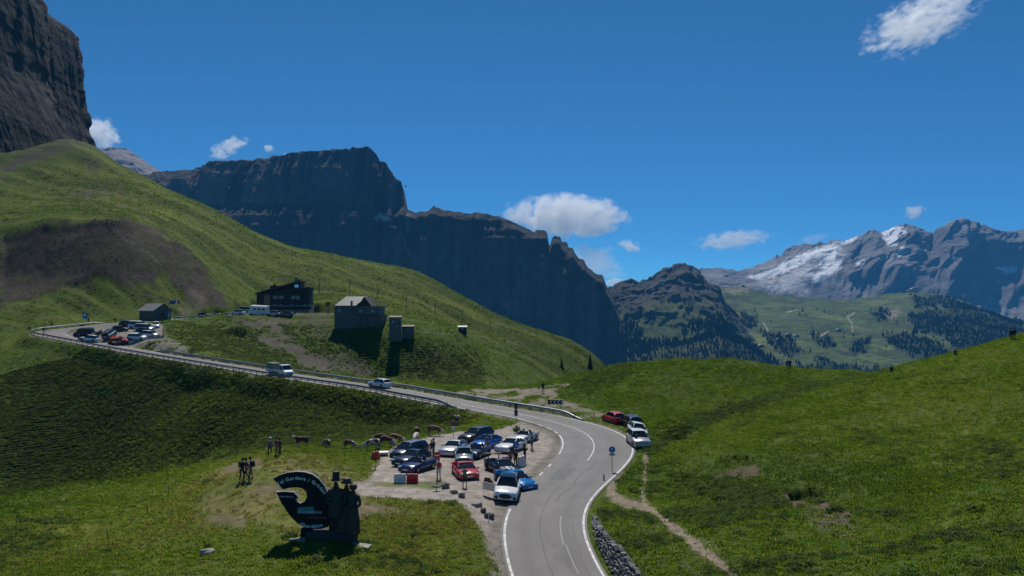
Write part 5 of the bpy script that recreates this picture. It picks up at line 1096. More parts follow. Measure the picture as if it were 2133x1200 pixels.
# marker posts, fence stakes
WOOD = mat('grey_wood', (0.14, 0.115, 0.09), 0.9, noise=0.3, nscale=6.0)
def stake(px, py, h, label, lean=0.0, r=.035, m_=WOOD, d0=40, name='fence_stake', cat='stake', group='fence stakes on the knoll'):
    p = on_ground(px, py, d0); m = MB(); m.tube((0, 0, -.25), (math.sin(lean)*h, 0, h*math.cos(lean)), r, r*.85, 7); m.tube((math.sin(lean)*h, 0, h*math.cos(lean)), (math.sin(lean)*h, 0, h*math.cos(lean)+.05), r*.85, r*.3, 7)
    o = m.build(name, m_); o.location = p; tag(o, label, cat, group); return o
for px, py, h, ln, lb in ((228, 1133, 1.15, -.2, 'leaning fence stake nearest the lower edge of the knoll'), (308, 1075, 1.05, -.08, 'thin fence stake second from the bottom of the slope'), (351, 1033, 0.95, 0, 'upright fence stake midway up the knoll edge'), (382, 1003, 0.9, 0, 'fence stake just above the midway stake'), (420, 976, 0.85, 0.05, 'short fence stake nearest the hikers'), (462, 955, 0.8, 0, 'topmost small fence stake by the worn path')): stake(px, py, h, lb, ln)
stake(1258, 1002, 0.55, 'short brown marker post at the grassy road edge', r=.07, m_=mat('rust_post', (.12, .05, .035), .8), name='marker_post', cat='post', group='roadside posts')
stake(783, 975, 2.3, 'thin dark post standing beside the orange barrier', r=.04, m_=DARKP, name='marker_post', cat='post', group='roadside posts')
stake(1018, 1086, 0.75, 'thin white post beside the dark boulder', r=.03, m_=WHITEP, name='marker_post', cat='post', group='roadside posts')
# plastic barriers
RPL = mat('red_plastic', (0.60, 0.02, 0.02), 0.45); WPL = mat('white_plastic', (0.66, 0.65, 0.62), 0.5, noise=.15, nscale=4); OPL = mat('orange_red_plastic', (0.62, 0.07, 0.03), .45)
def barrier(px, py, rz, m_, label, w_=1.0, h_=.78, flat=False):
    p = on_ground(px, py); e = empty('plastic_barrier', p, R(rz)); tag(e, label, 'barrier', 'water-filled plastic barriers')
    Mx = Matrix.Rotation(math.pi/2, 4, 'Z')
    m = MB(); m.prism([(-.26, 0), (.26, 0), (.26, .18), (.13, .40), (.10, h_), (-.10, h_), (-.13, .40), (-.26, .18)], w_, M=Mx); b = m.build('shell', m_, e)
    md = b.modifiers.new('b', 'BEVEL'); md.width = .02; md.segments = 2
    for x in (-w_*.3, 0, w_*.3): m = MB(); m.box((x, -.135, h_*.62), (.07, .06, h_*.5)); m.build('rib', m_, e)
    m = MB(); m.tube((0, 0, h_-.01), (0, 0, h_+.04), .05, n=8); m.build('filler_cap', m_, e)
    if flat: e.rotation_euler = (R(80), 0, R(rz)); e.location.z += .16
    return e
barrier(833, 1006, 3, WPL, 'white plastic barrier beside the red one on the grassy island'); barrier(859, 1006, -3, RPL, 'bright red plastic barrier below the dark blue convertible', .95)
barrier(1056, 968, 20, RPL, 'red plastic barrier next to the two women by the sign', .9); barrier(1086, 971, 60, WPL, 'bulky white plastic barrier beside the person in black', 1.1, .95)
barrier(782, 957, 60, OPL, 'orange-red plastic barrier at the edge of the meadow', .9); barrier(797, 948, 12, WPL, 'white plastic barrier tipped on its side near the grey car', 1.1, .8, True)
# boulders
ROCKM = mat('boulder', (0.21, 0.185, 0.16), .9, noise=.35, nscale=3.0, bump=.5); ROCKL = mat('pale_boulder', (0.32, 0.29, 0.25), .9, noise=.3, nscale=3, bump=.5); ROCKD = mat('dark_boulder', (0.12, 0.11, 0.10), .9, noise=.3, nscale=3, bump=.5)
def boulder(px, py, s, m_, label, seed): 
    p = on_ground(px, py); me = stone_mesh(seed, 'boulder', 3, .22); me.materials.append(m_); me.polygons.foreach_set('use_smooth', np.ones(len(me.polygons), bool)); o = link(bpy.data.objects.new('boulder', me)); o.location = (p.x, p.y, p.z+s[2]*.25); o.scale = s; o.rotation_euler = (0, 0, seed); tag(o, label, 'boulder', 'boulders along the car park edge'); return o
boulder(928, 1017, (.75, .6, .62), ROCKM, 'round brown boulder next to the no-entry sign', 1); boulder(945, 1027, (.8, .55, .42), ROCKL, 'flat tan boulder second from the no-entry sign', 2); boulder(962, 1036, (.65, .5, .55), ROCKM, 'grey squarish boulder at the end of the grass strip', 3)
boulder(993, 1054, (.95, .7, .42), ROCKL, 'low pale boulder nearest the open car door', 4); boulder(1007, 1067, (.55, .5, .45), ROCKD, 'small dark boulder between the pale one and the white post', 5); boulder(1020, 1079, (.75, .6, .55), ROCKD, 'dark boulder behind the thin white post', 6); boulder(432, 1156, (.95, .6, .5), ROCKL, 'lone grey rock lying in the foreground grass', 7)

# ================================================================== the carved valley monument
mp_ = on_ground(668, 1122); MON = empty('carved_monument', (mp_.x, mp_.y, mp_.z-0.05), R(3)); tag(MON, 'big dark monument of a lettered disc with carved figures in hats', 'monument')
K = 3.75*32.3
def zc(x, y): return ((460+x/3.75-668)/32.3, (1127-(860+y/3.75))/32.3)
DISCM = mat('dark_painted_metal', (0.016, 0.017, 0.018), .8, noise=.2, nscale=2.0, spec=.2); EDGEM = mat('grey_disc_edge', (.17, .175, .18), .5); CARV = mat('dark_carved_wood', (.045, .034, .027), .75, noise=.4, nscale=3.0, bump=.5); CARV2 = mat('carved_wood_brown', (.075, .05, .036), .75, noise=.4, nscale=3.0, bump=.5); LETT = mat('pale_lettering', (.80, .82, .85), .6)
out = [(420,530),(470,502),(530,484),(600,477),(660,482),(715,500),(765,535),(805,585),(835,650),(850,730),(850,820),(838,900),(790,916),(740,918),(690,910),(640,893),(600,865),(560,825),(520,770),(485,715),(460,665),(441,630),(575,637),(618,678),(588,684),(602,712),(630,720),(658,706),(678,672),(670,630),(642,606),(600,597),(550,600),(497,612)]
m = MB(); m.prism([zc(*q) for q in out], .36); dsk = m.build('lettered_disc', [DISCM, EDGEM], MON, fix=True)
for f in dsk.data.polygons: f.material_index = 0 if abs(f.normal.y) > .9 else 1
def letters(txt, size, place, m_, name, parent, gap=.02, shear=0.0):
    """place(s) -> (x, z, angle) at running length s; all letters of one word line become one part"""
    V, F = [], []; s = 0
    for ch in txt:
        if ch == ' ': s += size*.30; continue
        cu = bpy.data.curves.new('t', 'FONT'); cu.body = ch; cu.size = size; cu.extrude = .006; cu.resolution_u = 2; cu.offset = size*.022; cu.shear = shear
        o = bpy.data.objects.new('t', cu); COL.objects.link(o); dg = bpy.context.evaluated_depsgraph_get(); dg.update(); me = bpy.data.meshes.new_from_object(o.evaluated_get(dg)); bpy.data.objects.remove(o)
        co = [v.co.copy() for v in me.vertices]
        if not co: continue
        x0 = min(c.x for c in co); x1 = max(c.x for c in co); wd = x1-x0; x, z, a = place(s+wd/2); b = len(V)
        for c in co:
            lx = c.x-x0-wd/2; V.append((x+lx*math.cos(a)-c.y*math.sin(a), -.19-c.z, z+lx*math.sin(a)+c.y*math.cos(a)))
        for f in me.polygons: F.append([i+b for i in reversed(f.vertices)])
        s += wd+size*.10+gap
    mb = MB(); mb.add(V, F); return mb.build(name, m_, parent)
def arc(cx, cy_, r, a0, up=True):
    c = zc(cx, cy_); rr_ = r/K
    def f(s):
        a = R(a0)-(s/rr_ if up else -s/rr_); return (c[0]+rr_*math.cos(a), c[1]+rr_*math.sin(a), a-math.pi/2 if up else a+math.pi/2)
    return f
letters('Val Gardena / Gröden', .305, arc(600, 778, 240, 127), LETT, 'lettering', dsk, .012)
letters('Gherdëina', .30, arc(722, 655, 252, 247, False), LETT, 'lettering', dsk, .012)
c0 = zc(458, 668); letters('valgardena.it', .155, lambda s: (c0[0]+s, c0[1]-s*.06, -.06), mat('dim_lettering', (.45, .47, .5), .5), 'lettering', dsk, .004)
TEAL = mat('teal_panel', (.05, .20, .22), .5); m = MB(); m.prism([zc(603, 795), zc(742, 800), zc(722, 745), zc(610, 750)], .02, M=Matrix.Translation((0, -.19, 0))); tp = m.build('teal_panel', TEAL, dsk)
c1 = zc(614, 792); letters('Dolomites', .27, lambda s: (c1[0]+s, c1[1]-s*.03, -.03), mat('teal_letter', (.35, .50, .52), .5), 'lettering', tp, .004, .25)
for v in tp.children[0].data.vertices: v.co.y -= .015
c2 = zc(687, 836); letters('Val Gardena', .20, lambda s: (c2[0]+s, c2[1]-s*.03, -.03), mat('red_letter', (.45, .06, .06), .5), 'lettering', dsk, .003)
# figures
def carved(x, y, h, tilt, hat, skirt, name, m_, arms=True):
    V, E = {}, []; s = h/1.75
    def v(k, p, r): V[k] = (tuple(Vector(p)*s), tuple(a*s for a in r) if isinstance(r, tuple) else r*s)
    v('pel', (0, 0, .95), (.19, .15)); v('che', (0, 0, 1.30), (.20, .15)); v('nk', (0, 0, 1.47), .065); v('hd', (0, -.03, 1.60), (.095, .11)); v('hd2', (0, -.03, 1.70), (.085, .10)); v('nose', (0, -.15, 1.60), .02)
    E += [('pel', 'che', 0), ('che', 'nk', 0), ('nk', 'hd', 0), ('hd', 'hd2', 0), ('hd', 'nose', 0)]
    for q in (1, -1):
        v('s%d' % q, (.20*q, 0, 1.38), .075); v('e%d' % q, (.29*q, -.06, 1.10), .06); v('w%d' % q, (.16*q, -.24, 1.0), .05); v('h%d' % q, (.08*q, -.27, 1.02), (.05, .035)); E += [('che', 's%d' % q, 0), ('s%d' % q, 'e%d' % q, 0), ('e%d' % q, 'w%d' % q, 0), ('w%d' % q, 'h%d' % q, 0)]
        v('p%d' % q, (.10*q, 0, .88), .12); v('k%d' % q, (.11*q, -.02, .48), .085); v('a%d' % q, (.11*q, 0, .06), .07); v('t%d' % q, (.12*q, -.18, .04), .05); E += [('pel', 'p%d' % q, 0), ('p%d' % q, 'k%d' % q, 0), ('k%d' % q, 'a%d' % q, 0), ('a%d' % q, 't%d' % q, 0)]
    me, _ = skin_body(V, E, 'pel'); me.materials.append(m_); o = link(bpy.data.objects.new(name, me), MON); o.location = (x, y, .38); o.rotation_euler = (0, R(tilt), 0)
    if skirt:
        m = MB(); n = 20; prof = [(.33, .02), (.34, .10), (.30, .5), (.22, .9), (.17, 1.08)]
        m.lathe([(a*s, b*s) for a, b in prof], n, sy=.85); m.build('carved_skirt', m_, o)
    else:
        m = MB(); m.lathe([(.24*s, .52*s), (.26*s, .62*s), (.22*s, .95*s), (.21*s, 1.28*s), (.10*s, 1.44*s)], 16, sy=.8); m.build('carved_coat', m_, o)
    o.scale = (1.04, 1.05, 1.0)
    m = MB(); m.lathe([(a*s, b*s) for a, b in hat], 18, c=(0, -.02*s, 1.70*s)); m.build('carved_hat', m_, o); return o
carved(.98, -.20, 3.45, 0, [(.17, .02), (.175, .05), (.115, .06), (.105, .26), (.115, .30), (.10, .31)], False, 'carved_man', CARV)
carved(1.50, .06, 3.22, 2, [(.20, .02), (.205, .06), (.15, .08), (.15, .17), (.13, .19)], True, 'carved_woman', CARV2)
carved(1.90, -.15, 3.0, 3, [(.12, -.06), (.145, .02), (.14, .08), (.08, .13), (.02, .14)], True, 'carved_woman', CARV)
m = MB(); m.lathe([(.92, 0), (.93, .8), (.88, 1.6), (.80, 2.3), (.62, 2.75), (.30, 3.0)], 18, c=(1.42, .12, .1), sy=.50); m.build('carved_trunk', CARV, MON)
m = MB(); m.box((.72, 0, .22), (3.2, .9, .72), taper=.97); m.build('plinth', mat('dark_plinth', (.05, .048, .045), .85, noise=.3, nscale=3, bump=.4), MON)
m = MB(); m.box((-.85, 0, .35), (.9, .30, .8), taper=.8); m.build('disc_support', DISCM, MON)
m = MB(); m.box((2.75, -.35, .14), (1.25, .75, .18)); sl_ = m.build('stone_step', mat('pale_step', (.34, .31, .27), .9, noise=.25, nscale=3), MON); sl_.rotation_euler = (0, R(7), R(-12))
m = MB(); m.box((-1.35, -.45, .12), (1.0, .5, .16)); sl_ = m.build('stone_step', MATS['pale_step'], MON)
# ================================================================== vehicles in the car park
PT = dict(white=paint('white', (.72, .73, .74)), silver=paint('silver', (.50, .51, .53), .3, .6), red=paint('red', (.50, .012, .016)), blue=paint('blue', (.012, .10, .42), .25, .25), dblue=paint('dark_blue', (.014, .022, .10), .25, .2), black=paint('black', (.010, .011, .013)), dteal=paint('dark_teal', (.012, .022, .030), .25, .3), grey=paint('grey', (.16, .17, .18), .3, .6), gteal=paint('grey_teal', (.085, .125, .13), .3, .5), dgrey=paint('dark_grey', (.05, .055, .06), .3, .5), azure=paint('azure', (.010, .17, .44), .22, .3), navy=paint('navy', (.018, .025, .065), .25, .3), orange=paint('orange', (.45, .07, .02)))
G1 = 'cars parked on the gravel'
suv = car('suv', PT['white'], roofm=GLASS, rack=True); put(suv, 1056, 1034, -94, 'parked_car', 'white luxury SUV with its side door open nearest the camera', 'car', G1)
dr_ = MB(); dr_.add([(0, 0, -.45), (-1.05, 0, -.45), (-1.1, 0, .18), (0, 0, .12), (0, .05, -.45), (-1.05, .05, -.45), (-1.1, .05, .18), (0, .05, .12)], [(0, 1, 2, 3), (7, 6, 5, 4), (0, 4, 5, 1), (1, 5, 6, 2), (2, 6, 7, 3), (3, 7, 4, 0)])
do = dr_.build('open_door', PT['silver'], suv, fix=True); do.location = (.85, -.99, .98); do.rotation_euler = (0, 0, R(72)); do['label'] = 'front door swung wide open'
g = MB(); g.add([(-.05, .02, .15), (-1.02, .02, .20), (-.95, .02, .55), (-.5, .02, .56)], [(0, 1, 2, 3), (3, 2, 1, 0)]); g.build('door_window', GLASS, do)
for s in (-1, 1): g = MB(); g.lathe([(.13, -.02), (.13, .02)], 14, M=Matrix.Rotation(math.pi/2, 4, 'Y'), c=(2.36, s*.72, .50), sm=False); g.build('fog_lamp', TRIM, suv)
g = MB(); g.lathe([(.30, -.02), (.34, .02)], 20, M=Matrix.Rotation(math.pi/2, 4, 'Y') @ Matrix.Diagonal((.55, 1.5, 1, 1)), c=(2.40, 0, .62), sm=False); g.build('oval_grille', TRIM, suv)
put(car('sports', PT['azure'], RIMB), 1073, 1011, -55, 'sports_car', 'bright blue sports car half hidden behind the white SUV', 'car', G1)
put(car('sports', PT['black'], RIMB, wing=True, stripe=mat('silver_stripe', (.45, .46, .48), .35, .5)), 1046, 984, -62, 'sports_car', 'black sports car with rear wing and silver bonnet stripes', 'car', G1)
put(car('sports', PT['red']), 969, 991, -76, 'sports_car', 'red sports car facing the man in green', 'car', G1)
put(car('saloon', PT['gteal']), 967, 962, -88, 'parked_car', 'grey-green small car directly behind the red sports car', 'car', G1)
put(car('roadster', PT['navy']), 993, 951, -110, 'convertible', 'dark navy open convertible in the middle of the car park', 'car', G1)
put(car('coupe', PT['silver']), 944, 945, -106, 'parked_car', 'silver coupe with sun on its bonnet beside the two women', 'car', G1)
put(car('coupe', PT['blue'], roofm=PT['dblue']), 1013, 932, -117, 'parked_car', 'royal blue coupe behind the navy convertible', 'car', G1)
put(car('estate', PT['black'], roofm=PT['dgrey']), 992, 918, -126, 'parked_car', 'black estate car at the far grassy edge of the car park', 'car', G1)
put(car('coupe', PT['white'], RIMB), 1064, 939, -118, 'parked_car', 'white long-bonnet coupe behind the blue arrow sign', 'car', G1)
put(car('roadster', PT['silver']), 1093, 920, -118, 'convertible', 'silver open convertible farthest back beside the road', 'car', G1)
put(car('mpv', PT['dgrey'], roofm=PT['grey']), 853, 953, -121, 'parked_car', 'dark grey family car leftmost at the back of the row', 'car', G1)
put(car('coupe', PT['dteal']), 858, 966, -119, 'parked_car', 'very dark teal coupe between the grey car and the blue convertible', 'car', G1)
put(car('roadster', PT['dblue']), 870, 980, -117, 'convertible', 'dark blue open convertible beside the man in red', 'car', G1)
G2 = 'cars parked along the outer bend'
put(car('hatch', PT['red']), 1278, 881, 110, 'parked_car', 'red hatchback first in the roadside row', 'car', G2)
put(car('estate', PT['black'], rack=True), 1312, 889, 105, 'parked_car', 'black estate with roof rails between the red and white cars', 'car', G2)
put(car('hatch', PT['white']), 1326, 907, -84, 'parked_car', 'white hatchback third in the roadside row', 'car', G2)
put(car('suv', PT['silver'], roofm=PT['white']), 1329, 928, -86, 'parked_car', 'silver-grey car with white roof nearest in the roadside row', 'car', G2)
on_road(car('estate', PT['white']), 772, 808, -1.5, False, 'moving_car', 'white car driving up the lower road alone', 'car')
# flatbed truck
tr = empty('delivery_truck'); WT = PT['white']
m = MB(); prof = [(3.0, .45), (3.05, .75), (2.95, 1.02), (2.30, 1.28), (1.85, 2.15), (1.05, 2.22), (.95, .45)]; m.prism(prof, 1.95); cb_ = m.build('cab', WT, tr, fix=True); bv = cb_.modifiers.new('b', 'BEVEL'); bv.width = .06; bv.segments = 2
m = MB(); m.prism([(2.24, 1.36), (1.90, 2.05), (1.93, 2.07), (2.28, 1.37)], 1.7); m.build('windscreen', GLASS, cb_)
for s in (-1, 1):
    m = MB(); m.prism([(1.15, 1.35), (2.05, 1.35), (1.78, 2.0), (1.15, 2.02)], .02, M=Matrix.Translation((0, s*.98, 0))); m.build('side_window', GLASS, cb_)
    m = MB(); m.box((2.98, s*.72, .86), (.12, .30, .16)); m.build('headlight', LAMP, tr); m = MB(); m.box((2.05, s*1.15, 1.5), (.1, .2, .34)); m.build('mirror', TRIM, tr)
m = MB(); m.box((3.03, 0, .60), (.06, 1.3, .22)); m.build('grille', TRIM, tr)
m = MB(); m.box((-1.1, 0, .55), (4.0, .9, .18)); m.build('chassis', TRIM, tr); m = MB(); m.box((-1.15, 0, .76), (3.9, 2.05, .12)); m.build('load_bed', mat('bed_grey', (.25, .26, .27), .6), tr)
for s in (-1, 1): m = MB(); m.box((-1.15, s*1.01, 1.02), (3.9, .05, .42)); m.build('side_board', mat('side_board', (.60, .62, .63), .5), tr)
m = MB(); m.box((-3.08, 0, 1.02), (.05, 2.0, .42)); m.build('tail_board', MATS['side_board'], tr)
m = MB(); m.box((-1.95, 0, 1.55), (2.1, 1.9, 1.45), taper=.97); m.build('load_cover', mat('grey_green_tarp', (.16, .19, .17), .8, noise=.2, nscale=3), tr)
m = MB(); m.box((.55, 0, 1.25), (.5, 1.2, .8)); m.build('tool_box', MATS['bed_grey'], tr)
tm, rm = shared(('wheel', .36, RIM.name), lambda: tuple(a.mesh(nm, mm) for a, nm, mm in zip(wheel_meshes(.36, .25), ('wheel', 'rim'), (TYRE, RIM))))
for x in (2.15, -1.6):
    for s in (-1, 1): w_ = link(bpy.data.objects.new('wheel', tm), tr); w_.location = (x, s*.88, .36); r_ = link(bpy.data.objects.new('rim', rm), w_); r_.location = (0, s*.1, 0)
on_road(tr, 597, 785, 1.3, True, 'delivery_truck', 'white flatbed truck with covered load coming down the lower road', 'truck')
# --- upper car park
G3 = 'vehicles in the upper car park'
def far(kind, col, px, py, h, label, name='parked_car', cat='car', **k): return put(car(kind, PT[col], full=k.pop('full', False), **k), px, py, h, name, label, cat, G3, d0=150)
far('suv', 'white', 186, 712, 176, 'white off-roader waiting beside the near rail of the hairpin'); far('van', 'navy', 176, 700, 175, 'dark blue van behind the white off-roader', 'van', 'van')
far('van', 'gteal', 229, 702, 92, 'boxy grey-green camper van seen from behind', 'van', 'van', full=True); far('hatch', 'dgrey', 250, 690, 20, 'dark grey car right of the boxy camper van'); far('suv', 'black', 268, 681, 10, 'black off-roader at the back of the upper car park')
far('van', 'white', 288, 684, -8, 'long white van at the back of the parked row', 'van', 'van'); far('van', 'silver', 301, 690, -10, 'silver van second from the back of the parked row', 'van', 'van'); far('mpv', 'black', 304, 696, -10, 'black people carrier in the middle of the parked row')
far('mpv', 'silver', 312, 702, -12, 'silver people carrier fourth in the parked row'); far('mpv', 'white', 286, 707, -8, 'white people carrier nearest in the parked row'); far('hatch', 'white', 325, 682, -70, 'white hatchback facing the camera beside the hut')
far('suv', 'orange', 249, 716, 5, 'orange-topped off-roader at the near corner of the upper car park')
def bike(px, py, h, col, label):
    e = empty('motorcycle'); c = PT[col]
    for x in (.70, -.68):
        m = MB(); m.lathe([(.22, -.06), (.30, -.05), (.32, 0), (.30, .05), (.22, .06)], 16, M=Matrix.Rotation(math.pi/2, 4, 'X'), c=(x, 0, .32)); w_ = m.build('wheel', TYRE, e); m = MB(); m.lathe([(.22, -.03), (.22, .03)], 14, M=Matrix.Rotation(math.pi/2, 4, 'X'), c=(x, 0, .32), sm=False); m.build('rim', RIM, w_)
    m = MB(); m.prism([(-.2, .25), (.35, .28), (.40, .6), (-.25, .6)], .34); m.build('engine', TRIM, e); m = MB(); m.prism([(-.05, .62), (.42, .62), (.50, .85), (.30, 1.0), (-.02, .88)], .34); m.build('fuel_tank', c, e)
    m = MB(); m.prism([(-.05, .68), (-.75, .78), (-.85, .92), (-.1, .86)], .28); m.build('seat', LEATH, e); m = MB(); m.prism([(.42, .62), (.72, .70), (.78, .95), (.60, 1.22), (.48, .95)], .36); m.build('fairing', c, e)
    m = MB(); m.tube((.70, .08, .32), (.45, .08, 1.0), .03, n=6); m.tube((.70, -.08, .32), (.45, -.08, 1.0), .03, n=6); m.build('fork', CHROME, e); m = MB(); m.tube((.42, -.38, 1.06), (.42, .38, 1.06), .02, n=6); m.build('handlebar', TRIM, e)
    for s in (-1, 1): m = MB(); m.box((-.62, s*.33, .62), (.42, .2, .36)); m.build('pannier', TRIM, e)
    put(e, px, py, h, 'motorcycle', label, 'motorcycle', 'motorcycles in the upper car park', d0=150); e.rotation_euler.x += R(8); return e
bike(200, 700, 40, 'navy', 'dark motorcycle behind the white off-roader'); bike(206, 697, 60, 'dgrey', 'grey motorcycle farthest back near the bikers'); bike(242, 720, 20, 'gteal', 'motorcycle in front of the orange-topped off-roader')
# inn forecourt
G4 = 'vehicles in front of the inn'
def inn(kind, col, px, py, h, label, **k):
    e = put(car(kind, PT[col], full=False, **k), px, py, h, 'parked_car', label, 'car', G4, d0=200); e.rotation_euler = (0, 0, R(h)); return e
on_road(car('hatch', PT['black'], full=False), 424, 662, -1.2, False, 'moving_car', 'dark car driving up towards the inn', 'car')
inn('mpv', 'white', 496, 656, 160, 'white people carrier leftmost before the inn'); inn('van', 'white', 509, 654, 170, 'white van between the people carrier and the camper'); inn('hatch', 'silver', 569, 657.5, 175, 'silver hatchback just right of the camper'); inn('hatch', 'grey', 597, 658, 178, 'grey car in front of the inn terrace wall')
cm = empty('camper'); m = MB(); m.prism([(-3, .45), (3, .45), (3.0, 1.1), (2.5, 1.5), (2.2, 2.0), (2.6, 2.5), (2.3, 2.9), (-3, 2.9)], 2.25); cbx = m.build('body', PT['white'], cm, fix=True)
for x in (-2, -.6, .8):
    for s in (-1, 1): m = MB(); m.box((x, s*1.13, 2.0), (.9, .02, .5)); m.build('window', GLASS, cm)
m = MB(); m.prism([(2.52, 1.52), (2.24, 2.0), (2.27, 2.01), (2.56, 1.53)], 1.9); m.build('windscreen', GLASS, cm)
for x in (2.0, -1.7):
    for s in (-1, 1): w_ = link(bpy.data.objects.new('wheel', tm), cm); w_.location = (x, s*1.02, .36)
put(cm, 539, 656.5, 172, 'camper', 'white camper with a row of windows before the inn', 'camper', G4, d0=200)

# ================================================================== people
GP = 'people among the sports cars'
person(899, 952, 'stand', 10, (.02, .02, .022), (.45, .42, .38), 'blonde person in black top beside the silver coupe', hair=(.42, .30, .14), group=GP, long_hair=True, sc=.97); person(903.5, 950, 'stand', -60, (.03, .03, .035), (.05, .05, .055), 'dark-clothed person just right of the blonde one', group=GP, sc=1.0)
person(914, 998, 'hips', 150, (.45, .03, .035), (.45, .45, .46), 'person in red shirt and pale shorts behind the no-entry sign', shorts=True, group=GP)
person(968, 1015, 'photo', 190, (.10, .16, .07), (.03, .035, .03), 'person in green shirt photographing the red sports car', shorts=True, group=GP)
person(1014, 940, 'hips', 30, (.05, .13, .26), (.02, .03, .06), 'person in blue standing between navy convertible and blue coupe', group=GP); person(1108, 937, 'hips', -120, (.02, .22, .25), (.03, .035, .04), 'person in teal shirt beside the silver convertible', shorts=True, group=GP)
person(1093, 964, 'photo', 60, (.015, .015, .016), (.015, .015, .016), 'person in black with raised arms beside the white barrier', sleeves=True, group=GP)
person(1063, 970, 'stand', -30, (.16, .12, .10), (.10, .08, .09), 'woman in a patterned top next to the red barrier', group=GP, long_hair=True, sc=.95); person(1074, 974, 'stand', 20, (.012, .012, .013), (.012, .012, .013), 'woman all in black in front of the blue arrow sign', group=GP, long_hair=True, sc=.95)
GH = 'hikers on the knoll'
person(504, 1001, 'poles', 60, (.03, .03, .035), (.05, .045, .04), 'hiker with black backpack at the left of the near pair', pack=(.02, .02, .022), group=GH, poles=True); person(513, 999, 'walk', -50, (.22, .04, .08), (.03, .03, .03), 'hiker in dark red between the near pair of hikers', group=GH, sc=.95); person(522, 999, 'poles', -70, (.025, .025, .03), (.10, .10, .11), 'tall dark hiker at the right of the near group', pack=(.02, .02, .02), group=GH)
person(562, 949, 'poles', 40, (.16, .18, .20), (.03, .03, .035), 'hiker in grey with white cap in the far pair', hat=(.6, .6, .58), group=GH, poles=True, pack=(.03, .04, .06)); person(577, 949, 'walk', -40, (.30, .05, .05), (.05, .05, .05), 'hiker in red jacket in the far pair', sleeves=True, group=GH, pack=(.05, .02, .02)); person(583, 951, 'poles', -60, (.03, .03, .035), (.03, .03, .03), 'dark hiker rightmost of the far group', group=GH)
GRP = 'walkers out on the ridges'
person(1131, 819, 'reach', 170, (.02, .02, .022), (.02, .02, .022), 'lone dark figure standing on the gravel beyond the bend', sleeves=True, group=GRP, d0=90)
person(1640, 768, 'stand', 150, (.04, .16, .16), (.03, .03, .035), 'walker in teal on the grassy ridge', group=GRP, d0=120, sleeves=True); person(1646, 768, 'stand', 200, (.02, .02, .025), (.02, .02, .022), 'walker in black beside the teal one on the ridge', group=GRP, d0=120, sleeves=True)
person(1857, 777, 'sit', 160, (.015, .015, .018), (.015, .015, .018), 'dark figure sitting in the dip of the ridge', group=GRP, d0=90, sleeves=True); person(1990, 742, 'sit', 130, (.05, .05, .055), (.02, .02, .02), 'figure with pale hat resting on the right-hand slope', hat=(.5, .5, .5), group=GRP, d0=90, sleeves=True); person(2106, 709, 'walk', 150, (.06, .04, .03), (.02, .02, .022), 'topmost walker near the right edge of the hillside', group=GRP, d0=90, sleeves=True, pack=(.03, .02, .02)); person(2113, 708, 'walk', 160, (.02, .03, .04), (.02, .02, .022), 'second walker close behind the topmost one', group=GRP, d0=90, sleeves=True)
GU = 'people in the upper car park'
person(91, 695, 'stand', 40, (.02, .02, .022), (.02, .02, .02), 'dark figure standing at the hairpin rail', group=GU, d0=150, sleeves=True); person(96, 694, 'stand', -60, (.02, .02, .03), (.02, .02, .02), 'second dark figure beside the one at the hairpin', group=GU, d0=150, sleeves=True)
person(163, 700, 'stand', 90, (.03, .03, .035), (.02, .02, .02), 'biker in black left of the dark van', group=GU, d0=150, sleeves=True); person(163.5, 711, 'stand', 60, (.04, .05, .06), (.05, .05, .055), 'person by the near rail left of the white off-roader', group=GU, d0=150); person(240, 675, 'walk', 0, (.03, .03, .03), (.02, .02, .02), 'person standing by the road behind the car park', group=GU, d0=150)
person(184, 674, 'stand', 0, (.03, .03, .03), (.03, .03, .03), 'person standing below the large blue parking sign', group=GU, d0=190); person(338, 673, 'stand', 30, (.20, .03, .03), (.03, .03, .03), 'person in red near the foot of the flagpoles', group=GU, d0=150); person(252, 692, 'walk', 70, (.02, .02, .02), (.02, .02, .02), 'dark figure among the cars behind the camper van', group=GU, d0=150, sleeves=True); person(262, 684, 'stand', -40, (.05, .10, .05), (.03, .03, .03), 'person in green beside the black off-roader', group=GU, d0=150)
# ================================================================== cattle
BR = (.14, .055, .025); DB = (.075, .032, .018); RB = (.20, .085, .035)
cow(628, 930, 175, False, DB, .34, 1, 'dark brown cow walking left, farthest left of the herd'); cow(680, 934, 130, True, BR, .56, 2, 'brown and white cow grazing second from the left'); cow(729, 936, -20, True, DB, .52, 3, 'black-brown and white cow grazing to the right in the middle')
cow(791, 922, 170, True, BR, .30, 4, 'brown cow at the back of the tight group'); cow(775, 938, -160, True, BR, .55, 5, 'pied cow at the front left of the tight group'); cow(806, 931, -25, True, DB, .46, 6, 'dark pied cow grazing in the middle of the tight group'); cow(826, 927, -20, True, RB, .45, 7, 'reddish pied cow right of the tight group, head low')
cow(866, 925, -95, True, RB, .66, 8, 'mostly white cow seen from the front beside the car park'); cow(869, 908, 85, True, RB, .40, 9, 'brown cow behind the mostly white one'); cow(906, 908, -10, True, BR, .42, 10, 'brown cow with white head grazing left of the sign pole'); cow(950, 884, -70, False, DB, .52, 11, 'dark cow with white back standing highest on the bank')
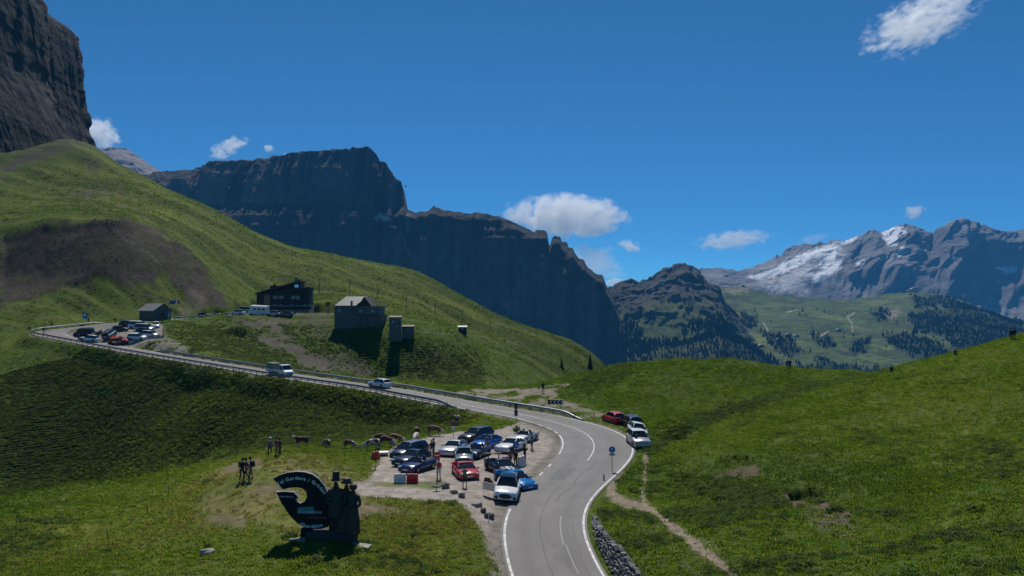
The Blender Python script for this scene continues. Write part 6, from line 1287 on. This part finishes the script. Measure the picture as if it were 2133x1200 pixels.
# ================================================================== buildings
DWOOD = mat('dark_board', (.028, .022, .018), .8, noise=.35, nscale=2.0); DWOOD2 = mat('dark_brown_board', (.040, .030, .022), .8, noise=.35, nscale=2.0); PLAST = mat('cream_plaster', (.30, .275, .22), .9, noise=.15, nscale=1.5); GREYR = mat('grey_metal_roof', (.11, .115, .13), .6, .0, noise=.15, nscale=1.0); DROOF = mat('dark_roof', (.035, .036, .04), .7); CONC = mat('old_concrete', (.135, .13, .12), .9, noise=.3, nscale=.8); GWOOD = mat('grey_board', (.16, .15, .145), .85, noise=.3, nscale=2.0); GWOOD2 = mat('grey_board_dark', (.125, .118, .112), .85, noise=.3, nscale=2.0); WFRAME = mat('window_frame', (.24, .225, .195), .6); WGLASS = mat('window_glass', (.02, .025, .03), .08, spec=.8); SHUT = mat('pale_shutter', (.17, .16, .145), .7)
def boards(e, x0, x1, z0, z1, y, n, ma, mb_, holes=(), d=.05, top=None):
    """upright boards side by side, one part each"""
    w_ = (x1-x0)/n
    for k in range(n):
        xa, xb = x0+k*w_, x0+(k+1)*w_-.025; zt = (top((xa+xb)/2) if top else z1)
        m = MB(); m.box(((xa+xb)/2, y-d/2-.004*(k % 3), (z0+zt)/2), (xb-xa, d, zt-z0)); m.build('board', ma if k % 2 else mb_, e)
def window(e, x, z, w_, h_, y, shutters=True, lit=None):
    m = MB(); m.box((x, y-.03, z), (w_+.16, .08, h_+.16)); f = m.build('window', WFRAME, e)
    for s in (-1, 1): m = MB(); m.box((x+s*w_*.26, y-.075, z), (w_*.46, .02, h_*.94)); m.build('pane', WGLASS, f)
    if shutters:
        for s in (-1, 1): m = MB(); m.box((x+s*(w_*.5+.30), y-.06, z), (.42, .05, h_+.1)); m.build('shutter', SHUT, f)
# --- the inn
yi = 266.0; ip = P(590, 651, yi); INN = empty('mountain_inn', (ip.x, yi, TERZ), R(6)); tag(INN, 'dark wooden mountain inn with slanted roofs above a pale ground floor', 'building')
SC = FPX/yi     # pixels per metre there
def ix(px): return (px-590)/SC
def iz(py): return (651-py)/SC
m = MB(); m.box((ix(590), 5.5, iz(640)), (ix(643)-ix(536), 11, iz(629)-iz(651))); m.build('ground_floor', PLAST, INN)
m = MB(); m.prism([(ix(536), iz(630)), (ix(642), iz(630)), (ix(641), iz(598)), (ix(600), iz(598)), (ix(536), iz(606))], 11, M=Matrix.Translation((0, 5.5, 0))); m.build('upper_floor', DWOOD2, INN)
def topz(x): return iz(np.interp(590+x*SC, [534, 575, 642], [604, 600, 598]))
boards(INN, ix(536), ix(550), iz(630), 0, -.02, 6, DWOOD, DWOOD2, top=topz); boards(INN, ix(563), ix(642), iz(628), 0, -.02, 30, DWOOD, DWOOD2, top=topz)
m = MB(); m.box((ix(556.5), -.03, (iz(630)+iz(609))/2), (ix(562.5)-ix(550.5), .08, iz(609)-iz(630))); m.build('light_panel', mat('pale_wood_panel', (.17, .135, .09), .8, noise=.2, nscale=2), INN)
# two roof planes, the upper one rising to the right
m = MB(); m.prism([(ix(533), iz(607)), (ix(533), iz(604.5)), (ix(625), iz(578)), (ix(625), iz(581))], 12.4, M=Matrix.Translation((0, 5.2, 0))); rf1 = m.build('upper_roof', DROOF, INN)
m = MB(); m.prism([(ix(552), iz(604)), (ix(624), iz(596)), (ix(624), iz(582)), (ix(560), iz(600))], 9, M=Matrix.Translation((0, 5.5, 0))); m.build('gable_wall', DWOOD, INN)
m = MB(); m.prism([(ix(592), iz(601)), (ix(592), iz(599)), (ix(645), iz(591.5)), (ix(645), iz(594.5))], 12.2, M=Matrix.Translation((0, 5.0, 0))); m.build('lower_roof', DROOF, INN)
m = MB(); m.prism([(ix(600), iz(598)), (ix(642), iz(598)), (ix(642), iz(595)), (ix(600), iz(600))], 10.5, M=Matrix.Translation((0, 5.5, 0))); m.build('gable_wall', DWOOD, INN)
m = MB(); m.box((ix(617), -.2, iz(590)), (1.3, .3, .9)); m.build('skylight', mat('bright_skylight', (.6, .64, .68), .15, .3), rf1); m = MB(); m.box((ix(570), 1, iz(594)), (2.2, 2.0, 1.4)); m.build('dormer', DWOOD, rf1)
for px_, py_ in ((612, 573), (567, 588)): m = MB(); m.box((ix(px_), 4, iz(py_)-.6), (.8, .8, 2.0)); m.build('chimney', CONC, rf1)
for px_, py_, w_, h_ in ((574, 613.5, .55, .9), (586, 613.5, .55, .9), (611, 614, .7, 1.05), (618.5, 614, .7, 1.05)): window(INN, ix(px_), iz(py_), w_, h_, -.06)
for px_ in (573, 585, 608, 634): window(INN, ix(px_), iz(629.5), .5, .45, -.02, False)
# glazed terrace front with boards above
m = MB(); m.box((ix(604), -1.6, iz(635.5)), (ix(649)-ix(560), 3.2, .9)); m.build('balcony', DWOOD, INN); m = MB(); m.box((ix(604), -1.5, iz(640)-.35), (ix(645)-ix(562), 2.9, .6)); m.build('veranda', PLAST, INN)
for k in range(9): m = MB(); m.box((ix(566+9.4*k), -3.0, (iz(651)+iz(639))/2), (.18, .18, iz(639)-iz(651))); m.build('veranda_post', DWOOD2, INN)
for k in range(8): window(INN, ix(571+9.4*k), iz(645.5), 1.15, .9, -.05, False)
# --- wooden house on concrete legs of wall, metal gable roof
yh = 238.0; hp = P(744, 652, yh); SH = FPX/yh; HS = empty('wooden_house', (hp.x, yh, hp.z), R(-4)); tag(HS, 'weathered house with grey gable roof over tall concrete walls', 'building')
def hx(px): return (px-744)/SH
def hz2(py): return (652-py)/SH
m = MB(); m.box((hx(720), 4, (hz2(690)+hz2(637))/2), (hx(745)-hx(696), 8, hz2(637)-hz2(690))); m.build('left_wing', CONC, HS); m = MB(); m.box((hx(766), 3.6, (hz2(700)+hz2(655))/2), (hx(791)-hx(733), 7, hz2(655)-hz2(700))); m.build('concrete_base', CONC, HS)
m = MB(); m.box((hx(766), 3.4, (hz2(656)+hz2(640))/2), (hx(791)-hx(742), 7.4, hz2(640)-hz2(656))); m.build('upper_floor', GWOOD, HS)
boards(HS, hx(742), hx(791), hz2(655), hz2(640), -.32, 14, GWOOD, GWOOD2); boards(HS, hx(697), hx(733), hz2(655), hz2(638), -.02, 9, GWOOD, GWOOD2)
Ry = Matrix.Rotation(math.pi/2, 4, 'Z')
m = MB(); m.prism([(hx(744), hz2(638)), (hx(774), hz2(638)), (hx(758), hz2(618))], 8.5, M=Matrix.Translation((0, 4.5, 0))); m.build('gable_wall', DWOOD2, HS)
m = MB(); m.add([(hx(696), -.3, hz2(637)), (hx(740), -.3, hz2(637)), (hx(758), 4.4, hz2(617)), (hx(712), 4.4, hz2(617)), (hx(696), -.3, hz2(637)-.18), (hx(740), -.3, hz2(637)-.18), (hx(758), 4.4, hz2(617)-.18), (hx(712), 4.4, hz2(617)-.18)], [(0, 1, 2, 3), (7, 6, 5, 4), (0, 4, 5, 1), (1, 5, 6, 2), (2, 6, 7, 3), (3, 7, 4, 0)]); rfh = m.build('roof', GREYR, HS)
m = MB(); m.add([(hx(741), -.5, hz2(638)), (hx(775), 8.6, hz2(637)), (hx(759), 8.6, hz2(617)), (hx(758), 4.4, hz2(617)), (hx(741), -.5, hz2(638)-.15), (hx(775), 8.6, hz2(637)-.15), (hx(759), 8.6, hz2(617)-.15), (hx(758), 4.4, hz2(617)-.15)], [(0, 1, 2, 3), (7, 6, 5, 4), (0, 4, 5, 1), (1, 5, 6, 2), (2, 6, 7, 3), (3, 7, 4, 0)]); m.build('rear_roof', DROOF, HS)
m = MB(); m.box((hx(766), 3.2, hz2(638.5)), (hx(796)-hx(738), 8.2, .22)); m.build('flat_roof', GREYR, HS); m = MB(); m.box((hx(718), 4, hz2(637)-.03), (hx(747)-hx(692), 9, .16)); m.build('eaves_slab', GREYR, HS)
for k in range(1, 8): m = MB(); a = k/8; m.box((hx(696)+(hx(740)-hx(696))*a+(hx(712)-hx(696))*.5, 2.05, hz2(627)+.03), (.06, 5.2, .06), M=Matrix.Rotation(math.atan2(hz2(617)-hz2(637), 4.7), 4, 'X') @ Matrix.Shear('XY', 4, (.47, 0)) if False else Matrix.Rotation(math.atan2(hz2(617)-hz2(637), 4.7), 4, 'X')); m.build('roof_seam', GREYR, rfh)
m = MB(); m.box((hx(733), -.4, hz2(634)), (.5, .5, 1.9)); m.build('chimney', CONC, HS)
for px_, py_ in ((752, 648), (777, 648), (706, 647)): window(HS, hx(px_), hz2(py_), .8, .8, -.40 if px_ > 740 else -.07, False)
for k in range(5): m = MB(); m.box((hx(736+13.6*k), -.05, (hz2(700)+hz2(656))/2), (.35, .3, hz2(656)-hz2(700))); m.build('buttress', CONC, HS)
m = MB(); m.tube((hx(737), -.9, hz2(655.5)), (hx(793), -.9, hz2(655.5)), .06, n=6); m.build('balcony_rail', DWOOD2, HS)
# --- small tower, little hut, caravan-like shed
def blockhouse(px, py, w_, d_, h_, mw, mr, label, name='hut', yy=232.0, over=.25, rot=0, down=3.0, openings=((0, .6, .6, .6),)):
    p = P(px, py, yy); e = empty(name, p, R(rot)); tag(e, label, 'building')
    m = MB(); m.box((0, d_/2, h_/2-down/2), (w_, d_, h_+down)); m.build('walls', mw, e)
    m = MB(); m.add([(-w_/2-over, -over, h_+.02), (w_/2+over, -over, h_+.02), (w_/2+over, d_+over, h_+.35), (-w_/2-over, d_+over, h_+.35), (-w_/2-over, -over, h_+.16), (w_/2+over, -over, h_+.16), (w_/2+over, d_+over, h_+.5), (-w_/2-over, d_+over, h_+.5)], [(3, 2, 1, 0), (4, 5, 6, 7), (0, 1, 5, 4), (1, 2, 6, 5), (2, 3, 7, 6), (3, 0, 4, 7)]); m.build('roof', mr, e)
    for x, z, a, b in openings: window(e, x, z, a, b, 0, False)
    for s in (-1, 1): m = MB(); m.box((s*(w_/2-.1), -.02, h_/2-down/2), (.16, .1, h_+down)); m.build('corner_board', GWOOD2, e)
    return e
blockhouse(822, 689, 3.0, 3.0, 3.6, CONC, mat('tan_roof', (.22, .19, .14), .8), 'slim concrete tower house below the slope', 'tower_house', 231, openings=((-.4, 2.4, .6, .7), (.6, 1.0, .5, .6)))
blockhouse(849, 693, 3.1, 2.6, 1.6, GWOOD, mat('tan_roof', (.22, .19, .14), .8), 'low grey shed right of the tower house', 'shed', 234)
blockhouse(963, 689, 2.4, 2.0, 1.0, DWOOD2, mat('white_roof', (.6, .6, .6), .5), 'tiny dark shed with a white roof on the meadow', 'shed', 251, down=1.5, openings=((0, .5, .6, .4),))
# --- grey hut by the upper car park
yq = 238.0; qp = P(306, 668, yq); SQ = FPX/yq; HQ = empty('boarded_hut', (qp.x, yq, min(qp.z, gz(qp.x, yq))), R(-33)); tag(HQ, 'grey boarded hut with a pitched roof behind the parked vans', 'building')
m = MB(); m.box((0, 2.6, 1.2), (7.0, 5.2, 3.6)); m.build('walls', GWOOD2, HQ); boards(HQ, -3.5, 3.5, -.5, 2.9, -.02, 22, GWOOD, GWOOD2)
m = MB(); m.prism([(-.5, 2.85), (5.7, 2.85), (2.6, 4.75)], 7.0, M=Ry @ Matrix.Identity(4)); g_ = m.build('gable_wall', GWOOD2, HQ); 
for v in g_.data.vertices: v.co = Vector((v.co.x, v.co.y, v.co.z))
for s, (ya, yb_) in enumerate(((-.7, 2.6), (5.9, 2.6))):
    m = MB(); za, zb2 = 2.75, 4.85; m.add([(-3.9, ya, za), (3.9, ya, za), (3.9, yb_, zb2), (-3.9, yb_, zb2), (-3.9, ya, za+.16), (3.9, ya, za+.16), (3.9, yb_, zb2+.16), (-3.9, yb_, zb2+.16)], [(3, 2, 1, 0), (4, 5, 6, 7), (0, 1, 5, 4), (1, 2, 6, 5), (2, 3, 7, 6), (3, 0, 4, 7)]); m.build('roof', mat('slate_roof', (.16, .165, .18), .6, noise=.2, nscale=2), HQ, fix=True)
for x in (-2.2, 0, 2.2): window(HQ, x, 1.5, .7, .8, -.08, False)
m = MB(); m.box((3.56, 2.6, 1.1), (.08, 1.1, 2.2)); m.build('door', DWOOD2, HQ)
# low wall at the edge of the upper car park
p0, p1, p2 = on_ground(342, 684, 150), on_ground(341, 704, 150), on_ground(268, 717, 150); e = empty('low_wall', p1); tag(e, 'low pale wall along the edge of the upper car park', 'wall')
for a, b in ((p0, p1), (p1, p2)):
    n_ = max(2, int((b-a).length/1.6))
    for k in range(n_):
        c = a.lerp(b, (k+.5)/n_)-p1; m = MB(); m.box((c.x, c.y, c.z+.25), ((b-a).length/n_-.05, .3, 1.0), rz=math.atan2((b-a).y, (b-a).x)); m.build('wall_block', mat('pale_concrete', (.36, .35, .33), .9, noise=.2, nscale=1.0), e)
# utility poles on the slope
UP = mat('pole_wood', (.06, .05, .042), .9)
for px_, py_, hh, dd, lb in ((665, 612, 6, 300, 'utility pole right of the inn roof'), (728, 615, 6, 300, 'utility pole above the grey gable roof'), (786, 622, 5.5, 290, 'utility pole right of the weathered house'), (846, 645, 5.5, 280, 'utility pole halfway along the meadow line'), (906, 665, 5.5, 275, 'utility pole above the path on the meadow'), (962, 674, 5.5, 270, 'utility pole behind the tiny white-roofed shed'), (683, 656, 4, 246, 'wooden post with a small brown board beside the inn')):
    p = on_ground(px_, py_, 200) if dd > 250 else on_ground(px_, py_, 200); e = empty('utility_pole', p); tag(e, lb, 'pole', 'poles on the meadow'); m = MB(); m.tube((0, 0, -.5), (0.12, 0, hh), .11, .08, 7); m.build('pole', UP, e)
    if hh > 4: m = MB(); m.box((.12, 0, hh-.35), (1.1, .1, .12)); m.build('cross_arm', UP, e)
    else: m = MB(); m.box((0, -.1, hh-.6), (1.3, .06, 1.1)); m.build('notice_board', mat('brown_board', (.10, .06, .035), .8), e)
# tower rock and cable car on the wall mountain, far chalets
def chalet(px, py, d, w_, h_, label, mw, mr, drop=4):
    p = P(px, py, d); e = empty('chalet', p); tag(e, label, 'building', 'buildings on the far alp'); m = MB(); m.box((0, w_*.4, h_*.5-drop/2), (w_, w_*.8, h_+drop)); m.build('walls', mw, e)
    m = MB(); m.prism([(-w_*.58, h_*.95), (w_*.58, h_*.95), (0, h_*1.55)], w_*.95, M=Matrix.Translation((0, w_*.4, 0))); m.build('roof', mr, e)
    for x in (-.28, 0, .28): m = MB(); m.box((x*w_, -.15, h_*.55), (w_*.12, .2, h_*.3)); m.build('window', WGLASS, e)
CW_ = mat('chalet_white', (.45, .43, .40), .8); CB_ = mat('chalet_brown', (.08, .055, .04), .8); CR_ = mat('chalet_roof', (.20, .19, .18), .7)
_Zf = lambda V, px, py, x, y: V[np.unravel_index(np.argmin((px-x)**2+(py-y)**2), px.shape)]
for k, (x, y, w_, h_, mw, lb) in enumerate(((1532, 716, 16, 8, CW_, 'pale hotel at the forest edge, leftmost of the far hamlet'), (1545, 722, 22, 9, CW_, 'long pale building in the middle of the far hamlet'), (1566, 722, 26, 7, CW_, 'wide white building right of the far hamlet'), (1586, 724, 18, 7, CB_, 'brown chalet at the right end of the far hamlet'), (1622, 711, 14, 8, CW_, 'pale hut above the dark wood on the alp'), (1642, 700, 16, 6, CB_, 'brown hut on the ski meadow'), (1660, 702, 16, 6, CW_, 'pale hut right of the brown one on the ski meadow'), (1748, 690, 18, 6, CB_, 'dark barn beside the forked path'), (1903, 607, 26, 12, CW_, 'lift station on the crest of the green alp'), (1893, 609, 14, 7, CB_, 'small hut left of the lift station on the crest'), (1548, 597, 16, 7, CW_, 'summit hut on the green hill below the glacier'))):
    v = _Zf(V5, px5, py5, x, y); e0 = chalet(x, y, float(v[1]), w_, h_, lb, mw, CR_)
gd = P(845, 388, 2300); e = empty('cable_car', gd); tag(e, 'tiny dark cable car gondola hanging beside the flat wall mountain', 'cable car'); m = MB(); m.box((0, 0, 0), (4.5, 3, 3.4), taper=.9); m.build('cabin', TRIM, e); m = MB(); m.tube((0, 0, 1.6), (0, 0, 7), .25, n=6); m.build('hanger', TRIM, e); m = MB(); m.box((0, 0, 7.1), (3.5, .5, .7)); m.build('carriage', TRIM, e)
tp_ = P(905, 438, 2745); e = empty('rock_pinnacle', tp_); tag(e, 'small square rock pinnacle on the rim of the wall mountain', 'rock'); 
for dx, h_, w_ in ((-2, 14, 7), (4, 8, 4), (9, 5, 4)): m = MB(); m.box((dx, 0, h_/2-4), (w_, 6, h_+8), taper=.8, rz=.3); m.build('pinnacle', mat('dark_pinnacle', (.08, .075, .07), .9), e)
# ================================================================== plants
GR = [mat('grass_blade_%d' % k, c, .8, spec=.15) for k, c in enumerate([(.070, .118, .020), (.105, .170, .024), (.138, .205, .032), (.205, .212, .066), (.130, .112, .055)])]
def two_sided(m, t=.5):
    nt = m.node_tree; b = nt.nodes['Principled BSDF']; o = nt.nodes['Material Output']; tr_ = nt.nodes.new('ShaderNodeBsdfTranslucent'); mx = nt.nodes.new('ShaderNodeMixShader'); mx.inputs[0].default_value = t
    c = b.inputs['Base Color'].default_value
    tr_.inputs['Color'].default_value = (min(1, c[0]*1.5), min(1, c[1]*1.5), c[2]*.8, 1); nt.links.new(b.outputs[0], mx.inputs[1]); nt.links.new(tr_.outputs[0], mx.inputs[2]); nt.links.new(mx.outputs[0], o.inputs['Surface'])
for m in GR: two_sided(m)
def tuft_mb(seed, n=12, h=.13, spread=.26, wd=.030):
    rnd = random.Random(seed); m = MB()
    for k in range(n):
        a = rnd.uniform(0, 6.28); r = rnd.uniform(0, spread); x, y = r*math.cos(a), r*math.sin(a); hh = h*rnd.uniform(.55, 1.2); b = rnd.uniform(.05, .16); ca, sa = math.cos(a), math.sin(a)
        m.add([(x-sa*wd, y+ca*wd, -.04), (x+sa*wd, y-ca*wd, -.04), (x+ca*b*.5+sa*wd*.7, y+sa*b*.5-ca*wd*.7, hh*.6), (x+ca*b, y+sa*b, hh), (x+ca*b*.5-sa*wd*.7, y+sa*b*.5+ca*wd*.7, hh*.6)], [(0, 1, 2, 3, 4)])
    return m
def bush_mb(seed, n=130, leaf=.075):
    rnd = random.Random(seed); m = MB()
    for k in range(n):
        th, ph = rnd.uniform(0, 6.28), math.acos(rnd.uniform(-.15, 1)); rr_ = rnd.uniform(.55, 1)**.5*(.85+.3*math.sin(th*3+seed)*math.sin(ph*2)); c = Vector((math.cos(th)*math.sin(ph)*.5, math.sin(th)*math.sin(ph)*.5, math.cos(ph)*.42+.08))*rr_
        q = Vector((rnd.gauss(0, 1), rnd.gauss(0, 1), rnd.gauss(0, 1))).normalized(); t = q.orthogonal().normalized(); b = q.cross(t); s = leaf*rnd.uniform(.6, 1.3)
        m.add([c+t*s, c+b*s*.6, c-t*s, c-b*s*.6], [(0, 1, 2, 3)])
    for k in range(4): a = k*1.6; m.tube((0, 0, -.1), (.2*math.cos(a), .2*math.sin(a), .3), .02, .008, 4)
    return m
gp = [proto(tuft_mb(k), 'grass_kind', GR[k]) for k in range(5)]
BU = [mat('shrub_leaf_%d' % k, c, .8, spec=.15) for k, c in enumerate([(.088, .142, .036), (.120, .175, .042), (.064, .105, .032)])]
for m in BU: two_sided(m, .25)
bp_ = [proto(bush_mb(k), 'shrub_kind', BU[k % 3]) for k in range(3)]
HE = [mat('heather_leaf_%d' % k, c, .85, spec=.1) for k, c in enumerate([(.036, .062, .020), (.080, .130, .034), (.150, .205, .055), (.105, .095, .045), (.095, .125, .075)])]
for m in HE: two_sided(m, .3)
hp_ = [proto(bush_mb(30+k, 90, .085), 'heather_kind', HE[k]) for k in range(5)]
# sample the visible sheet evenly in the picture
vis = np.ones(GX.shape, bool)
def sample(n, wmask, dmin, dmax):
    wgt = (wmask*((dr > dmin) & (dr < dmax) & (np.abs(np.degrees(GA)) < 42))).ravel().astype(float); wgt = wgt*(GR_AREA.ravel()); wgt /= wgt.sum()
    k = np.random.choice(len(wgt), n, p=wgt); j = np.random.uniform(-.5, .5, (n, 2))
    x = GX.ravel()[k]; y = GY.ravel()[k]; z = GZ2.ravel()[k]; return np.stack([x, y, z], -1), k
GR_AREA = GR**2 if False else dr**1.0
pav = np.clip(paved, 0, 1)
meadow = pav*(1-np.clip(worn*1.2, 0, 1)*.85)*(1-np.clip(shr, 0, 1)*.5)*sstep(.5, 1.0, _in['D']-_in['hw'])
barem = 0
bare_l = np.maximum(lmask(PATH, 14, 3, 0, 100), lmask([(1346,945),(1342,990),(1338,1030),(1345,1058)], 8, 2, 0, 100)); meadow = meadow*(1-np.clip(bare_l, 0, 1))*(1-np.clip(EARTH, 0, 1))*(1-np.clip(GRAVX, 0, 1))
nz4 = fbm(GX/22, GY/22, o=4, seed=401); ylw = nz4*1.9+nz2*.8+kn*1.05+worn*.8+sstep(40, 70, GX)*.25
def kind_of(k, lo=0, hi=4): return np.clip(np.round(1.25+ylw.ravel()[k]+np.random.normal(0, .75, len(k))), lo, hi).astype(int)
q, k = sample(125000, meadow*(0.55+sstep(-.2, .4, nz1+nz2*.6)), 30, 175)
s_ = np.random.uniform(.55, 1.25, len(q))*(.8+dr.ravel()[k]/200); scatter('grass', q, np.stack([s_, s_, s_*np.random.uniform(.7, 1.3, len(q))*.9], -1), np.random.uniform(0, 6.28, len(q)), gp, kind_of(k))
lush = pmask([(1300,970),(1480,960),(1700,1000),(1900,1080),(2133,1120),(2133,1210),(1240,1210),(1230,1050)], 30, 40, 0, 100, nz2)
heath = np.clip(rough, 0, 1)*pav*(.45+.55*sstep(-.35, .25, vnoise(GX/2.2, GY/2.2, GZ/2.2, seed=77)-.45+nz2*.3))
heath = heath*np.where(dr < 215, 1.0, .35)*(1-np.clip(EARTH2*1.3, 0, 1))
q, k = sample(60000, heath, 100, 262)
s_ = np.random.uniform(.30, 1.0, len(q)); scatter('heather', q-np.array([0, 0, .05]), np.stack([s_*1.15, s_*1.15, s_*.75], -1), np.random.uniform(0, 6.28, len(q)), hp_, np.random.choice(5, len(q), p=[.08, .32, .32, .12, .16]))
herb = pav*meadow*(sstep(.15, .5, nz2+nz1*.5)+lush*1.6*sstep(-.1, .4, nz1)+dipb*3+.6*pmask([(1180,800),(1290,756),(1330,752),(1300,790),(1220,820)], 8, 8, 90, 175)*4)
q, k = sample(9500, herb, 32, 165)
s_ = np.random.uniform(.25, .75, len(q)); scatter('herbs', q, np.stack([s_*1.3, s_*1.3, s_*.8], -1), np.random.uniform(0, 6.28, len(q)), bp_)
tp2 = [proto(tuft_mb(20+k, 14, .30, .42, .07), 'turf_kind', GR[k]) for k in range(4)]
turf = pav*(1-np.clip(scr, 0, 1))*(1-np.clip(EARTH2*1.3, 0, 1))*(1-np.clip(rough, 0, 1)*.6)*(.25+sstep(-.3, .4, nz1+stk))
q, k = sample(60000, turf, 150, 500)
s_ = np.random.uniform(.5, 1.1, len(q))*(.6+dr.ravel()[k]/500); scatter('turf', q-np.array([0, 0, .03]), np.stack([s_, s_, s_*.9], -1), np.random.uniform(0, 6.28, len(q)), tp2, np.clip(np.round(1.0-stk.ravel()[k]*1.5+np.random.normal(0, .6, len(k))), 0, 3).astype(int))
# stones strewn over the earth patches
stm = stone_mesh(50, 'pebble', 1); stm.materials.append(ROCKM); sto = bpy.data.objects.new('pebble_kind', stm)
rub = np.zeros(GX.shape)
for poly in ([(1300,1070),(1350,1080),(1480,1170),(1500,1200),(1400,1200),(1330,1120)], [(1660,1040),(1740,1050),(1790,1095),(1780,1140),(1700,1110)], [(1490,965),(1575,965),(1560,990),(1500,990)], [(1035,1100),(1050,1120),(1080,1200),(1050,1200)]): rub = np.maximum(rub, pmask(poly, 6, 8, 0, 110))
rub = np.maximum(rub, bare_l*.3)
q, k = sample(800, rub, 30, 110); s_ = np.random.uniform(.06, .22, len(q))**1.2; scatter('loose_stones', q, np.stack([s_*1.4, s_, s_*.8], -1), np.random.uniform(0, 6.28, len(q)), [sto])
q, k = sample(1100, scr, 235, 330); s_ = np.random.uniform(.15, .5, len(q)); stm2 = stone_mesh(51, 'scree_stone', 1); stm2.materials.append(mat('scree_rock', (.115, .10, .088), .9)); scatter('scree', q, np.stack([s_*1.3, s_, s_*.7], -1), np.random.uniform(0, 6.28, len(q)), [bpy.data.objects.new('scree_kind', stm2)])
# single bushes one can point at
def bush(px, py, s, label, seed, m_, d0=40, sq=.8):
    p = on_ground(px, py, d0); e = empty('bush', p); tag(e, label, 'bush', 'bushes'); o = link(bpy.data.objects.new('foliage', bush_mb(seed, 420, .06).mesh('foliage', m_)), e); o.scale = (s, s, s*sq)
    m = MB(); m.tube((0, 0, -.1), (0, 0, s*.3), .03*s, .015*s, 6); m.build('stem', WOOD, e); return e
bush(495, 694, 5.6, 'big dark bush on the bank below the inn', 3, BU[2], 180, .75); bush(1463, 1022, 1.25, 'round green bush on the right slope, left of a pair', 4, BU[1]); bush(1500, 1042, 1.35, 'darker bush right of the round one on the slope', 5, BU[0]); bush(1741, 1068, 1.35, 'dark bush below the bare earth hollow', 6, BU[2]); bush(433, 1005, 1.5, 'low grey-green bush left of the near hikers', 7, BU[0], 40, .5); bush(603, 1118, 1.2, 'leafy bush at the left foot of the monument', 8, BU[1], 40, .6)
bush(655, 1168, 1.3, 'low dark bush in front of the monument shadow', 9, BU[2], 40, .45); bush(690, 1180, 1.0, 'small dark bush right of the one before the monument', 10, BU[2], 40, .45); bush(1077, 898, 1.1, 'bush at the foot of the tall narrow sign', 11, BU[1], 40, 1.2); bush(940, 1050, 1.3, 'leafy bush at the end of the grass strip by the boulders', 12, BU[1], 40, .5); bush(2035, 1065, 1.3, 'bright yellow-green bush at the far right of the slope', 13, GR[0], 35, .6); bush(900, 1048, 1.1, 'spreading bush in the middle of the grass strip', 14, BU[0], 40, .45); bush(435, 1138, .7, 'small tuft bush beside the lone grey rock', 15, BU[0], 40, .6); bush(222, 1150, .9, 'small dark bush below the leaning fence stake', 16, BU[0], 40, .6)
def conifer(px, py, h, label, seed, d0=200):
    p = on_ground(px, py, d0); e = empty('conifer_tree', p); tag(e, label, 'tree', 'single conifers'); rnd = random.Random(seed); m = MB()
    for i in range(18):
        z0 = .06+.90*i/18; r = .26*(1-i/18.5)+.015
        for k in range(16):
            a = rnd.uniform(0, 6.28); rr_ = r*rnd.uniform(.7, 1.15); wv = .07*(1-i/20); m.add([(0, 0, z0+.05), (rr_*.6*math.cos(a)-wv*math.sin(a), rr_*.6*math.sin(a)+wv*math.cos(a), z0-.01), (rr_*math.cos(a), rr_*math.sin(a), z0-.045), (rr_*.6*math.cos(a)+wv*math.sin(a), rr_*.6*math.sin(a)-wv*math.cos(a), z0-.01)], [(0, 1, 2, 3)])
    o = link(bpy.data.objects.new('crown', m.mesh('crown', CONIF)), e); o.scale = (h,)*3; m = MB(); m.tube((0, 0, -.3), (0, 0, h*.95), h*.02, .01, 7); m.build('trunk', WOOD, e)
conifer(1229, 772, 6.5, 'small dark conifer where the meadow spur meets the ridge', 1, 200); conifer(1170, 768, 4.0, 'tiny conifer left of the small dark one', 2, 200)
